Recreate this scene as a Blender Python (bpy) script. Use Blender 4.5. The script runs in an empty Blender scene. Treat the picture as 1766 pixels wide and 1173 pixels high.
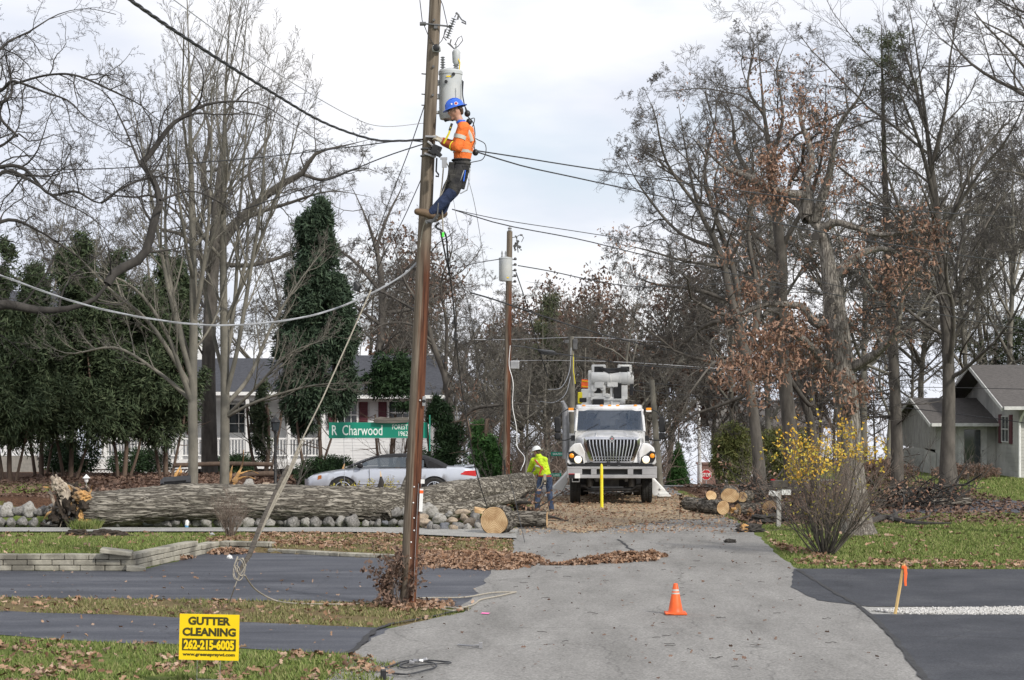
import bpy, bmesh, math, random
import numpy as np
from mathutils import Vector, Matrix, Euler, noise
R_ = math.radians
random.seed(7)
scn = bpy.context.scene
C = scn.collection
# ---------------------------------------------------------------- camera, sky, sun, exposure
F, CX, HY, H = 3400.0, 883.0, 690.0, 3.0      # focal length in photo pixels, image centre, eye level row, eye height
cd = bpy.data.cameras.new('camera'); cam = bpy.data.objects.new('camera', cd); C.objects.link(cam)
cam.location = (0, 0, H); cam.rotation_euler = (R_(90), 0, 0)
cd.sensor_width = 36; cd.lens = F/1766*36; cd.shift_y = (HY-586.5)/1766
cd.clip_start = 0.5; cd.clip_end = 6000
scn.camera = cam
SUN_EL, SUN_AZ = 36, 138          # azimuth clockwise from +Y: behind the camera's right shoulder
w = bpy.data.worlds.new('World'); scn.world = w; w.use_nodes = True
nt = w.node_tree; nt.nodes.clear()
def wn(t): return nt.nodes.new(t)
sky = wn('ShaderNodeTexSky'); sky.sky_type = 'NISHITA'; sky.sun_disc = False
sky.sun_elevation = R_(SUN_EL); sky.sun_rotation = R_(SUN_AZ)
b1 = wn('ShaderNodeBackground'); b1.inputs['Strength'].default_value = 0.13
nt.links.new(sky.outputs[0], b1.inputs['Color'])
b2 = wn('ShaderNodeBackground'); b2.inputs['Strength'].default_value = 1.0
tc = wn('ShaderNodeTexCoord'); mp = wn('ShaderNodeMapping'); mp.inputs['Scale'].default_value = (1.4, 1.4, 4.5)
mp.inputs['Location'].default_value = (3.1, 0.4, 0.9)
n1 = wn('ShaderNodeTexNoise'); n1.inputs['Scale'].default_value = 2.6; n1.inputs['Detail'].default_value = 6
n1.inputs['Roughness'].default_value = 0.5
cr = wn('ShaderNodeValToRGB'); cr.color_ramp.elements[0].position = .40; cr.color_ramp.elements[0].color = (.79, .83, .93, 1)
cr.color_ramp.elements[1].position = .58; cr.color_ramp.elements[1].color = (1.03, 1.03, 1.06, 1)
n2 = wn('ShaderNodeTexNoise'); n2.inputs['Scale'].default_value = 2.3; n2.inputs['Detail'].default_value = 7
cr2 = wn('ShaderNodeValToRGB'); cr2.color_ramp.elements[0].position = .34; cr2.color_ramp.elements[0].color = (0.6, 0.6, 0.6, 1)
cr2.color_ramp.elements[1].position = .46; cr2.color_ramp.elements[1].color = (1, 1, 1, 1)
mx = wn('ShaderNodeMixShader'); wo = wn('ShaderNodeOutputWorld')
L = nt.links.new
L(tc.outputs['Generated'], mp.inputs[0]); L(mp.outputs[0], n1.inputs['Vector']); L(mp.outputs[0], n2.inputs['Vector'])
L(n1.outputs[0], cr.inputs[0]); L(cr.outputs[0], b2.inputs['Color']); L(n2.outputs[0], cr2.inputs[0])
L(cr2.outputs[0], mx.inputs[0]); L(b1.outputs[0], mx.inputs[1]); L(b2.outputs[0], mx.inputs[2]); L(mx.outputs[0], wo.inputs[0])
sl = bpy.data.lights.new('sun', 'SUN'); sl.energy = 3.4; sl.angle = R_(4); sl.color = (1, .95, .87)
so = bpy.data.objects.new('sun', sl); C.objects.link(so); so.location = (20, -20, 40)
az, el = R_(SUN_AZ), R_(SUN_EL)
sd = Vector((math.sin(az)*math.cos(el), math.cos(az)*math.cos(el), math.sin(el)))
so.rotation_euler = sd.to_track_quat('Z', 'Y').to_euler()
scn.view_settings.view_transform = 'Standard'; scn.view_settings.look = 'None'
scn.view_settings.exposure = 0.08; scn.view_settings.gamma = 1.0
scn.render.resolution_x, scn.render.resolution_y = 1024, 680

def P(px, py, d): return Vector(((px-CX)/F*d, d, H+(HY-py)/F*d))
def DD(py, z=0): return F*(H-z)/(py-HY)
def G(px, py, z=0):
    d = DD(py, z); return Vector(((px-CX)/F*d, d, z))
def ss(a, b, x):
    if a == b: return float(x > a)
    t = min(1, max(0, (x-a)/(b-a))); return t*t*(3-2*t)
def interp(x, xs, ys): return float(np.interp(x, xs, ys))

# ---------------------------------------------------------------- materials
def srgb(r, g, b):
    f = lambda c: (c/255/12.92) if c/255 <= .04045 else ((c/255+.055)/1.055)**2.4
    return (f(r), f(g), f(b), 1)
def c4(c): return (c[0], c[1], c[2], 1)
MATS = {}
def pm(name, c1, c2=None, scale=5, rough=.7, bump=0, stretch=(1, 1, 1), metal=0, detail=6, bscale=None, lo=.35, hi=.65, c3=None, s3=1.0, spec=.4, coat=0, emit=0, trans=0, bdist=.02):
    """noise-mixed two (three) colour material with bump"""
    if name in MATS: return MATS[name]
    m = bpy.data.materials.new(name); m.use_nodes = True; t = m.node_tree; N = t.nodes; k = t.links.new
    bs = N['Principled BSDF']; bs.inputs['Roughness'].default_value = rough; bs.inputs['Metallic'].default_value = metal
    bs.inputs['Specular IOR Level'].default_value = spec; bs.inputs['Coat Weight'].default_value = coat
    if trans: bs.inputs['Transmission Weight'].default_value = trans
    tcn = N.new('ShaderNodeTexCoord'); mpn = N.new('ShaderNodeMapping'); mpn.inputs['Scale'].default_value = stretch
    k(tcn.outputs['Object'], mpn.inputs[0])
    nn = N.new('ShaderNodeTexNoise'); nn.inputs['Scale'].default_value = scale; nn.inputs['Detail'].default_value = detail
    nn.inputs['Roughness'].default_value = .6
    k(mpn.outputs[0], nn.inputs['Vector'])
    if c2 is None: c2 = tuple(x*.88 for x in c1[:3])
    r = N.new('ShaderNodeValToRGB'); r.color_ramp.elements[0].position = lo; r.color_ramp.elements[1].position = hi
    r.color_ramp.elements[0].color = c4(c1); r.color_ramp.elements[1].color = c4(c2)
    k(nn.outputs[0], r.inputs[0]); out = r.outputs[0]
    if c3 is not None:
        n3 = N.new('ShaderNodeTexNoise'); n3.inputs['Scale'].default_value = s3; n3.inputs['Detail'].default_value = 5
        k(tcn.outputs['Object'], n3.inputs['Vector'])
        r3 = N.new('ShaderNodeValToRGB'); r3.color_ramp.elements[0].position = .45; r3.color_ramp.elements[1].position = .62
        k(n3.outputs[0], r3.inputs[0])
        mxn = N.new('ShaderNodeMixRGB'); k(r3.outputs[0], mxn.inputs[0]); k(out, mxn.inputs[1]); mxn.inputs[2].default_value = c4(c3)
        out = mxn.outputs[0]
    k(out, bs.inputs['Base Color'])
    if emit:
        k(out, bs.inputs['Emission Color']); bs.inputs['Emission Strength'].default_value = emit
    if bump:
        nb = N.new('ShaderNodeTexNoise'); nb.inputs['Scale'].default_value = bscale or scale*2; nb.inputs['Detail'].default_value = 8
        k(mpn.outputs[0], nb.inputs['Vector'])
        bn = N.new('ShaderNodeBump'); bn.inputs['Strength'].default_value = bump; bn.inputs['Distance'].default_value = bdist
        k(nb.outputs[0], bn.inputs['Height']); k(bn.outputs[0], bs.inputs['Normal'])
    MATS[name] = m; return m
def island(name, cols, rough=.75, trans=.0):
    """colour varies from leaf to leaf (one mesh island each)"""
    m = bpy.data.materials.new(name); m.use_nodes = True; t = m.node_tree; N = t.nodes; k = t.links.new
    bs = N['Principled BSDF']; bs.inputs['Roughness'].default_value = rough; bs.inputs['Specular IOR Level'].default_value = .25
    g = N.new('ShaderNodeNewGeometry'); r = N.new('ShaderNodeValToRGB'); e = r.color_ramp.elements
    e[0].position = 0; e[0].color = c4(cols[0]); e[1].position = 1; e[1].color = c4(cols[-1])
    for i, c in enumerate(cols[1:-1]):
        x = e.new((i+1)/(len(cols)-1)); x.color = c4(c)
    k(g.outputs['Random Per Island'], r.inputs[0]); k(r.outputs[0], bs.inputs['Base Color'])
    return m
def bark(name, c1, c2, ax='z', sc=9, bump=.9, elong=.16, moss=None):
    """furrowed bark: stretched voronoi ridges + noise"""
    m = bpy.data.materials.new(name); m.use_nodes = True; t = m.node_tree; N = t.nodes; k = t.links.new
    bs = N['Principled BSDF']; bs.inputs['Roughness'].default_value = .9; bs.inputs['Specular IOR Level'].default_value = .15
    tcn = N.new('ShaderNodeTexCoord'); mpn = N.new('ShaderNodeMapping')
    s = [sc, sc, sc]; s['xyz'.index(ax)] = sc*elong; mpn.inputs['Scale'].default_value = s
    nw = N.new('ShaderNodeTexNoise'); nw.inputs['Scale'].default_value = 2.2; nw.inputs['Detail'].default_value = 3
    k(tcn.outputs['Object'], nw.inputs['Vector'])
    ad = N.new('ShaderNodeMixRGB'); ad.blend_type = 'LINEAR_LIGHT'; ad.inputs[0].default_value = .025
    k(tcn.outputs['Object'], ad.inputs[1]); k(nw.outputs['Color'], ad.inputs[2]); k(ad.outputs[0], mpn.inputs[0])
    ab = []
    for so_, de in ((.62, 3), (1.1, 4)):      # furrows follow the level lines of two stretched noises
        v = N.new('ShaderNodeTexNoise'); v.inputs['Scale'].default_value = so_; v.inputs['Detail'].default_value = de; v.inputs['Distortion'].default_value = .5; k(mpn.outputs[0], v.inputs['Vector'])
        s1 = N.new('ShaderNodeMath'); s1.operation = 'SUBTRACT'; k(v.outputs[0], s1.inputs[0]); s1.inputs[1].default_value = .5
        s2 = N.new('ShaderNodeMath'); s2.operation = 'ABSOLUTE'; k(s1.outputs[0], s2.inputs[0]); ab.append(s2.outputs[0])
    mn = N.new('ShaderNodeMath'); mn.operation = 'MINIMUM'; k(ab[0], mn.inputs[0]); k(ab[1], mn.inputs[1]); vd = mn.outputs[0]
    r = N.new('ShaderNodeValToRGB'); r.color_ramp.elements[0].position = .004; r.color_ramp.elements[1].position = .05
    r.color_ramp.elements[0].color = c4(c1); r.color_ramp.elements[1].color = c4(c2); k(vd, r.inputs[0])  # crevice shade is put into the colour as dark furrow lines
    n3 = N.new('ShaderNodeTexNoise'); n3.inputs['Scale'].default_value = 1.3; n3.inputs['Detail'].default_value = 8; k(mpn.outputs[0], n3.inputs['Vector'])
    mxn = N.new('ShaderNodeMixRGB'); mxn.blend_type = 'MULTIPLY'; mxn.inputs[0].default_value = .65
    k(r.outputs[0], mxn.inputs[1])
    r4 = N.new('ShaderNodeValToRGB'); r4.color_ramp.elements[0].position = .25; r4.color_ramp.elements[0].color = (.45, .43, .4, 1)
    r4.color_ramp.elements[1].position = .7; r4.color_ramp.elements[1].color = (1.25, 1.25, 1.25, 1)
    k(n3.outputs[0], r4.inputs[0]); k(r4.outputs[0], mxn.inputs[2]); out = mxn.outputs[0]
    if moss:
        n5 = N.new('ShaderNodeTexNoise'); n5.inputs['Scale'].default_value = 1.1; n5.inputs['Detail'].default_value = 6; k(tcn.outputs['Object'], n5.inputs['Vector'])
        r5 = N.new('ShaderNodeValToRGB'); r5.color_ramp.elements[0].position = .5; r5.color_ramp.elements[1].position = .66; k(n5.outputs[0], r5.inputs[0])
        m5 = N.new('ShaderNodeMixRGB'); k(r5.outputs[0], m5.inputs[0]); k(out, m5.inputs[1]); m5.inputs[2].default_value = c4(moss); out = m5.outputs[0]
    k(out, bs.inputs['Base Color'])
    ma = N.new('ShaderNodeMath'); ma.operation = 'MULTIPLY_ADD'; k(n3.outputs[0], ma.inputs[0]); ma.inputs[1].default_value = .06
    cl = N.new('ShaderNodeClamp'); cl.inputs['Max'].default_value = .06; k(vd, cl.inputs[0]); k(cl.outputs[0], ma.inputs[2])
    bn = N.new('ShaderNodeBump'); bn.inputs['Strength'].default_value = bump; bn.inputs['Distance'].default_value = .5
    k(ma.outputs[0], bn.inputs['Height']); k(bn.outputs[0], bs.inputs['Normal'])
    MATS[name] = m; return m

M = {}
M['bark_log'] = bark('bark_log', (.10, .088, .074), (.31, .287, .247), 'x', 13, 1.0, .08)
M['bark_oak'] = bark('bark_oak', (.12, .108, .095), (.31, .285, .255), 'z', 22, .8, .12)
M['bark_grey'] = pm('bark_grey', (.13, .12, .098), (.215, .20, .168), 6, .9, .35, (1, 1, .35), c3=(.11, .105, .09), s3=1.4)
M['bark_dark'] = pm('bark_dark', (.028, .025, .023), (.06, .055, .05), 6, .9, .5, (1, 1, .3))
M['bark_mid'] = pm('bark_mid', (.055, .049, .042), (.12, .108, .094), 6, .9, .5, (1, 1, .3))
M['bark_cedar'] = pm('bark_cedar', (.075, .052, .040), (.14, .10, .075), 7, .9, .6, (1, 1, .15))
M['twig'] = pm('twig', (.06, .053, .048), (.10, .09, .08), 4, .9)
M['twig_dark'] = pm('twig_dark', (.035, .031, .03), (.065, .058, .054), 4, .9)
M['twig_brown'] = pm('twig_brown', (.15, .115, .095), (.22, .175, .145), 4, .9)
M['twig_light'] = pm('twig_light', (.075, .068, .06), (.13, .118, .10), 4, .9)
M['wood_cut'] = pm('wood_cut', (.60, .40, .20), (.78, .58, .34), 3, .8, .2, c3=(.50, .31, .15), s3=2.5)
M['leaf_rust'] = island('leaf_rust', [(.15, .085, .06), (.25, .14, .095), (.32, .20, .14), (.20, .115, .08), (.38, .26, .19)])
M['leaf_brown'] = island('leaf_brown', [(.11, .07, .052), (.16, .10, .075), (.13, .088, .066), (.21, .135, .10)])
M['leaf_ground'] = island('leaf_ground', [(.10, .06, .04), (.27, .155, .095), (.36, .235, .155), (.20, .11, .065), (.42, .30, .22), (.16, .10, .07)])
M['leaf_yellow'] = island('leaf_yellow', [(.60, .40, .04), (.55, .30, .03), (.66, .48, .07), (.40, .38, .06), (.62, .33, .06)])
M['leaf_olive'] = island('leaf_olive', [(.30, .26, .05), (.50, .42, .07), (.20, .20, .05), (.42, .33, .08)])
M['ever'] = island('ever', [(.022, .036, .018), (.045, .066, .032), (.07, .095, .046), (.034, .05, .026), (.095, .115, .06)])
M['ever_blue'] = island('ever_blue', [(.022, .040, .024), (.040, .066, .040), (.060, .09, .052), (.03, .05, .032)])
M['ever_yew'] = island('ever_yew', [(.014, .030, .013), (.025, .050, .02), (.035, .07, .025)])
M['ever_bright'] = island('ever_bright', [(.02, .06, .015), (.04, .10, .025), (.06, .13, .035)])
M['ever_olive'] = island('ever_olive', [(.07, .08, .02), (.12, .13, .04), (.05, .07, .02), (.15, .14, .05)])
M['needles'] = island('needles', [(.05, .065, .035), (.09, .10, .05), (.07, .085, .045)])
M['grass'] = island('grass_blades', [(.08, .12, .028), (.13, .185, .04), (.18, .22, .065), (.26, .25, .11), (.11, .16, .035)])
M['grass_dry'] = island('grass_dry', [(.25, .21, .11), (.13, .15, .045), (.30, .25, .14), (.10, .13, .035), (.20, .17, .08)])
M['white'] = pm('white_paint', (.78, .78, .77), (.70, .70, .69), 3, .5)
M['siding'] = pm('white_siding', (.74, .745, .745), (.66, .665, .67), 2, .55)
M['siding_grey'] = pm('grey_siding', (.49, .485, .46), (.39, .385, .365), 1.5, .7, c3=(.31, .31, .295), s3=.9)
M['trim_grey'] = pm('aged_trim', (.60, .60, .58), (.45, .45, .44), 5, .6)
M['boards_grey'] = pm('weathered_boards', (.42, .41, .39), (.27, .26, .25), 6, .85, .3, (6, 1, .3))
M['shingle_dark'] = pm('dark_shingles', (.035, .037, .045), (.065, .068, .08), 14, .9, .6, (.5, 1, 3))
M['shingle_brown'] = pm('brown_shingles', (.065, .06, .057), (.115, .105, .10), 14, .9, .6, (.5, 1, 3))
M['maroon'] = pm('maroon_paint', (.10, .03, .04), (.13, .045, .055), 5, .6)
M['glass_dark'] = pm('dark_glass', (.02, .025, .03), (.05, .06, .07), 2, .06, spec=.8)
M['foundation'] = pm('foundation', (.30, .28, .25), (.22, .21, .19), 8, .9, .3)
M['brick'] = pm('brick', (.25, .14, .11), (.16, .10, .085), 12, .9, .4, (1, 1, 3))
M['black'] = pm('black_plastic', (.012, .012, .013), (.022, .022, .024), 6, .45)
M['rubber'] = pm('rubber', (.018, .018, .018), (.035, .034, .032), 8, .85, .2)
M['chrome'] = pm('chrome', (.72, .72, .73), (.6, .6, .62), 3, .16, metal=1)
M['steel'] = pm('steel', (.42, .42, .43), (.32, .32, .33), 7, .45, metal=.7)
M['steel_dark'] = pm('steel_dark', (.10, .10, .105), (.17, .17, .17), 7, .55, metal=.5)
M['truck_white'] = pm('truck_white', (.80, .80, .81), (.74, .745, .76), 2, .25, coat=.4, c3=(.58, .575, .56), s3=2.2)
M['boom_white'] = pm('boom_white', (.74, .74, .72), (.64, .64, .63), 3, .4)
M['silver'] = pm('silver_paint', (.50, .53, .60), (.55, .58, .64), 1, .28, metal=.35, coat=.7)
M['softtop'] = pm('soft_top', (.008, .008, .010), (.014, .014, .016), 10, .85)
M['amber'] = pm('amber_lens', (.85, .30, .02), (.8, .26, .02), 3, .2, emit=.25)
M['lamp_on'] = pm('lit_headlight', (1, .84, .55), (1, .9, .7), 3, .2, emit=.9)
M['amber_dim'] = pm('amber_dim', (.45, .16, .05), (.40, .14, .04), 3, .2)
M['red_lens'] = pm('red_lens', (.50, .02, .02), (.40, .02, .02), 3, .15)
M['lens_clear'] = pm('clear_lens', (.55, .57, .6), (.7, .72, .75), 9, .08, spec=.8)
M['yellow_paint'] = pm('yellow_paint', (.80, .68, .03), (.74, .62, .03), 5, .5)
M['orange_plastic'] = pm('orange_plastic', (.82, .13, .025), (.70, .105, .02), 6, .5, c3=(.68, .10, .02), s3=5)
M['orange_glow'] = pm('fluorescent_orange', (.95, .16, .04), (.85, .14, .03), 6, .7)
M['reflect'] = pm('reflective_band', (.55, .53, .46), (.42, .41, .38), 6, .35)
M['grey_paint'] = pm('grey_paint', (.46, .48, .49), (.40, .42, .43), 3, .45, c3=(.50, .51, .50), s3=2)
M['porcelain'] = pm('porcelain', (.24, .25, .26), (.32, .33, .34), 3, .25)
M['sign_green'] = pm('sign_green', (.0, .215, .14), (.005, .19, .125), 3, .45)
M['sign_white'] = pm('sign_white', (.72, .78, .74), (.66, .72, .68), 9, .5)
M['sign_yellow'] = pm('sign_yellow', (.86, .60, .005), (.83, .57, .005), 2, .5)
M['ink'] = pm('sign_ink', (.055, .05, .01), (.045, .04, .01), 4, .6)
M['sign_red'] = pm('sign_red', (.50, .02, .03), (.45, .02, .03), 4, .5)
M['rope'] = pm('rope', (.40, .365, .30), (.28, .255, .215), 30, .9, .4)
M['wire_grey'] = pm('wire_grey', (.32, .33, .35), (.45, .46, .48), 20, .5, metal=.4)
M['wire_black'] = pm('wire_black', (.02, .021, .024), (.05, .052, .058), 20, .6)
M['stone'] = pm('stone', (.15, .145, .135), (.25, .24, .23), 3, .85, .5, c3=(.11, .105, .10), s3=4)  # boulder colours darkened to carry the shade below the trunk
M['stone_pale'] = pm('stone_pale', (.27, .26, .24), (.36, .35, .33), 3, .85, .5, c3=(.2, .19, .17), s3=4)
M['stone_tan'] = pm('stone_tan', (.32, .25, .18), (.42, .35, .26), 3, .85, .5, c3=(.24, .19, .15), s3=4)
M['stone_blue'] = pm('stone_blue', (.10, .105, .12), (.17, .175, .19), 3, .85, .4)
M['block'] = pm('wall_block', (.27, .255, .21), (.38, .36, .30), 7, .95, .7, c3=(.16, .15, .125), s3=2.3)
M['soil'] = pm('soil', (.022, .016, .012), (.05, .038, .028), 9, .95, 1.0)
M['plank'] = pm('weathered_plank', (.17, .15, .13), (.08, .072, .065), 8, .95, .7, (.4, 3, 6))
M['stake_wood'] = pm('stake_wood', (.48, .33, .13), (.58, .42, .2), 8, .8, .2, (3, 3, .3))
M['skin'] = pm('skin', (.50, .29, .21), (.45, .25, .18), 6, .55)
M['hair'] = pm('hair', (.05, .03, .02), (.09, .055, .035), 30, .6)
M['shirt_orange'] = pm('orange_shirt', (.86, .20, .04), (.78, .16, .03), 5, .8, .7, bdist=.06, detail=3)
M['cuff_rust'] = pm('rust_sleeve', (.36, .075, .025), (.26, .05, .02), 8, .85, .3)
M['jeans'] = pm('jeans', (.028, .048, .095), (.065, .09, .15), 5, .9, .8, bdist=.05)
M['navy'] = pm('navy_cloth', (.010, .018, .045), (.022, .035, .085), 5, .85, .8, bdist=.05)
M['black_cloth'] = pm('black_cloth', (.010, .010, .013), (.035, .034, .034), 6, .85, .8, bdist=.04, c3=(.05, .047, .042), s3=5)
M['hivis'] = pm('hivis_yellow', (.62, .84, .03), (.50, .70, .03), 9, .8, 1., bdist=.05)
M['glove'] = pm('leather_glove', (.42, .38, .30), (.30, .27, .21), 14, .85, .4)
M['leather'] = pm('brown_leather', (.10, .065, .04), (.15, .10, .06), 10, .7, .4)
M['blue_helmet'] = pm('blue_helmet', (.035, .13, .62), (.03, .12, .55), 3, .3)
M['white_helmet'] = pm('white_helmet', (.80, .81, .79), (.75, .76, .74), 3, .35)
M['red_strap'] = pm('red_strap', (.45, .06, .03), (.38, .05, .03), 6, .7)
M['green_tag'] = pm('green_tag', (.12, .85, .08), (.1, .8, .08), 6, .5)
M['pink'] = pm('pink_paint', (.85, .15, .45), (.9, .25, .5), 6, .8)
M['tar'] = pm('tar', (.022, .022, .024), (.045, .045, .047), 9, .8, .5)
M['blue_bit'] = pm('blue_plastic', (.12, .32, .55), (.15, .36, .6), 6, .6)

# ---------------------------------------------------------------- mesh builders
ORG = {}
def tag(o, label=None, cat=None, group=None, kind=None):
    if label: o['label'] = label
    if cat: o['category'] = cat
    if group: o['group'] = group
    if kind: o['kind'] = kind
    return o
def thing(name, label, cat, loc=(0, 0, 0), rz=0, group=None):
    o = bpy.data.objects.new(name, None); C.objects.link(o); o.location = loc; o.rotation_euler = (0, 0, rz)
    o.empty_display_size = .2; ORG[o] = Vector(loc)
    return tag(o, label, cat, group)
def org(o):
    while o.parent: o = o.parent
    return ORG.get(o, Vector((0, 0, 0)))
def link(name, me, parent, mats):
    o = bpy.data.objects.new(name, me); C.objects.link(o)
    for m in (mats if isinstance(mats, (list, tuple)) else [mats]): me.materials.append(m)
    if parent: o.parent = parent
    return o
class MB:
    def __init__(s): s.v = []; s.f = []; s.m = []
    def add(s, vs, fs, mi=0):
        k = len(s.v); s.v += [tuple(v) for v in vs]; s.f += [tuple(i+k for i in f) for f in fs]; s.m += [mi]*len(fs); return s
    def box(s, c, d, rot=None, mi=0):
        c = Vector(c); a, b, e = d[0]/2, d[1]/2, d[2]/2
        vs = [Vector((x*a, y*b, z*e)) for z in (-1, 1) for x, y in ((-1, -1), (1, -1), (1, 1), (-1, 1))]
        if rot is not None:
            m = rot if isinstance(rot, Matrix) else Euler(rot).to_matrix(); vs = [m @ v for v in vs]
        return s.add([c+v for v in vs], [(3, 2, 1, 0), (4, 5, 6, 7), (0, 1, 5, 4), (1, 2, 6, 5), (2, 3, 7, 6), (3, 0, 4, 7)], mi)
    def tube(s, pts, rad, n=8, mi=0, caps=True, side=None, round_=False):
        pts = [Vector(p) for p in pts]
        if not isinstance(rad, (list, tuple)): rad = [rad]*len(pts)
        rad = [r if isinstance(r, (list, tuple)) else (r, r) for r in rad]
        if round_:
            d0 = (pts[0]-pts[1]).normalized(); d1 = (pts[-1]-pts[-2]).normalized(); a0, b0 = rad[0]; a1, b1 = rad[-1]
            m0, m1 = min(a0, b0), min(a1, b1)
            pts = [pts[0]+d0*m0*.92, pts[0]+d0*m0*.6]+pts+[pts[-1]+d1*m1*.6, pts[-1]+d1*m1*.92]
            rad = [(a0*.38, b0*.38), (a0*.8, b0*.8)]+rad+[(a1*.8, b1*.8), (a1*.38, b1*.38)]
        ring = []; prev = None
        for i, p in enumerate(pts):
            t = (pts[min(i+1, len(pts)-1)]-pts[max(i-1, 0)])
            t = t.normalized() if t.length > 1e-9 else Vector((0, 0, 1))
            if side is not None: u = Vector(side)
            elif prev is not None: u = prev
            else: u = Vector((1, 0, 0)) if abs(t.x) < .9 else Vector((0, 1, 0))
            u = (u-t*u.dot(t))
            if u.length < 1e-6: u = t.orthogonal()
            u.normalize(); prev = u; w_ = t.cross(u); a, b = rad[i]
            ring.append([p+u*(math.cos(2*math.pi*j/n)*a)+w_*(math.sin(2*math.pi*j/n)*b) for j in range(n)])
        vs = [v for r in ring for v in r]; fs = []
        for i in range(len(ring)-1):
            for j in range(n):
                fs.append((i*n+j, i*n+(j+1) % n, (i+1)*n+(j+1) % n, (i+1)*n+j))
        if caps: fs.append(tuple(range(n-1, -1, -1))); fs.append(tuple((len(ring)-1)*n+j for j in range(n)))
        return s.add(vs, fs, mi)
    def lathe(s, prof, c=(0, 0, 0), n=24, axis='z', mi=0, M4=None, caps=True):
        vs = []
        for r, z in prof:
            for j in range(n):
                a = 2*math.pi*j/n; x, y = r*math.cos(a), r*math.sin(a)
                v = Vector((x, y, z)) if axis == 'z' else Vector((z, x, y)) if axis == 'x' else Vector((y, z, x))
                vs.append((M4 @ v) if M4 is not None else v+Vector(c))
        fs = []
        for i in range(len(prof)-1):
            for j in range(n): fs.append((i*n+j, i*n+(j+1) % n, (i+1)*n+(j+1) % n, (i+1)*n+j))
        if caps: fs.append(tuple(range(n-1, -1, -1))); fs.append(tuple((len(prof)-1)*n+j for j in range(n)))
        return s.add(vs, fs, mi)
    def prism(s, poly, vec, mi=0):
        vec = Vector(vec); n = len(poly); a = [Vector(p) for p in poly]
        vs = a+[p+vec for p in a]
        fs = [tuple(range(n-1, -1, -1)), tuple(range(n, 2*n))]+[(j, (j+1) % n, n+(j+1) % n, n+j) for j in range(n)]
        return s.add(vs, fs, mi)
    def ball(s, c, r, n=12, m=8, mi=0):
        if not isinstance(r, (list, tuple)): r = (r, r, r)
        vs = [(c[0], c[1], c[2]-r[2])]
        for i in range(1, m):
            p = math.pi*i/m
            for j in range(n):
                a = 2*math.pi*j/n; vs.append((c[0]+r[0]*math.sin(p)*math.cos(a), c[1]+r[1]*math.sin(p)*math.sin(a), c[2]-r[2]*math.cos(p)))
        vs.append((c[0], c[1], c[2]+r[2])); fs = []
        for j in range(n): fs.append((0, 1+(j+1) % n, 1+j))
        for i in range(m-2):
            for j in range(n): fs.append((1+i*n+j, 1+i*n+(j+1) % n, 1+(i+1)*n+(j+1) % n, 1+(i+1)*n+j))
        k = 1+(m-2)*n; t = len(vs)-1
        for j in range(n): fs.append((k+j, k+(j+1) % n, t))
        return s.add(vs, fs, mi)
    def mesh(s, name, o=Vector((0, 0, 0)), smooth=False):
        me = bpy.data.meshes.new(name); me.from_pydata([(v[0]-o[0], v[1]-o[1], v[2]-o[2]) for v in s.v], [], s.f)
        me.polygons.foreach_set('material_index', s.m)
        me.update()
        bm = bmesh.new(); bm.from_mesh(me); bmesh.ops.recalc_face_normals(bm, faces=bm.faces); bm.to_mesh(me); bm.free()
        if smooth: me.polygons.foreach_set('use_smooth', [True]*len(me.polygons)); 
        return me
    def build(s, name, mats, parent=None, world=True, smooth=False, bevel=0, sharp=40, remesh=0, sm=3):
        o_ = org(parent) if (parent and world) else Vector((0, 0, 0))
        me = s.mesh(name, o_, smooth); o = link(name, me, parent, mats)
        if bevel:
            b = o.modifiers.new('b', 'BEVEL'); b.width = bevel; b.segments = 2; b.limit_method = 'ANGLE'; b.angle_limit = R_(35)
        if remesh:
            r = o.modifiers.new('r', 'REMESH'); r.mode = 'VOXEL'; r.voxel_size = remesh; r.use_smooth_shade = True
            q = o.modifiers.new('s', 'SMOOTH'); q.iterations = sm; q.factor = .5
            dg = bpy.context.evaluated_depsgraph_get(); nm = bpy.data.meshes.new_from_object(o.evaluated_get(dg))
            o.modifiers.clear(); old = o.data; o.data = nm
            nm.polygons.foreach_set('use_smooth', [True]*len(nm.polygons))
        elif smooth:
            try: me.set_sharp_from_angle(angle=R_(sharp))
            except Exception: pass
        return o
def npmesh(name, V, faces, parent, mats, mi=None, smooth=False, o=None):
    """V (n,3); faces list of int arrays (m,k)"""
    if o is None: o = org(parent) if parent else Vector((0, 0, 0))
    V = np.asarray(V, dtype=np.float32)-np.array(o, dtype=np.float32)
    me = bpy.data.meshes.new(name); me.vertices.add(len(V)); me.vertices.foreach_set('co', V.ravel())
    faces = [f for f in faces if len(f)]
    tot = sum(f.size for f in faces); npoly = sum(len(f) for f in faces)
    me.loops.add(tot); me.polygons.add(npoly)
    me.loops.foreach_set('vertex_index', np.concatenate([f.ravel() for f in faces]).astype(np.int32))
    st = []; k = 0
    for f in faces:
        st.append(k+np.arange(len(f))*f.shape[1]); k += f.size
    me.polygons.foreach_set('loop_start', np.concatenate(st).astype(np.int32))
    if mi is not None: me.polygons.foreach_set('material_index', np.asarray(mi, dtype=np.int32))
    if smooth: me.polygons.foreach_set('use_smooth', np.ones(npoly, dtype=bool))
    me.update(calc_edges=True); me.validate()
    return link(name, me, parent, mats)
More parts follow.
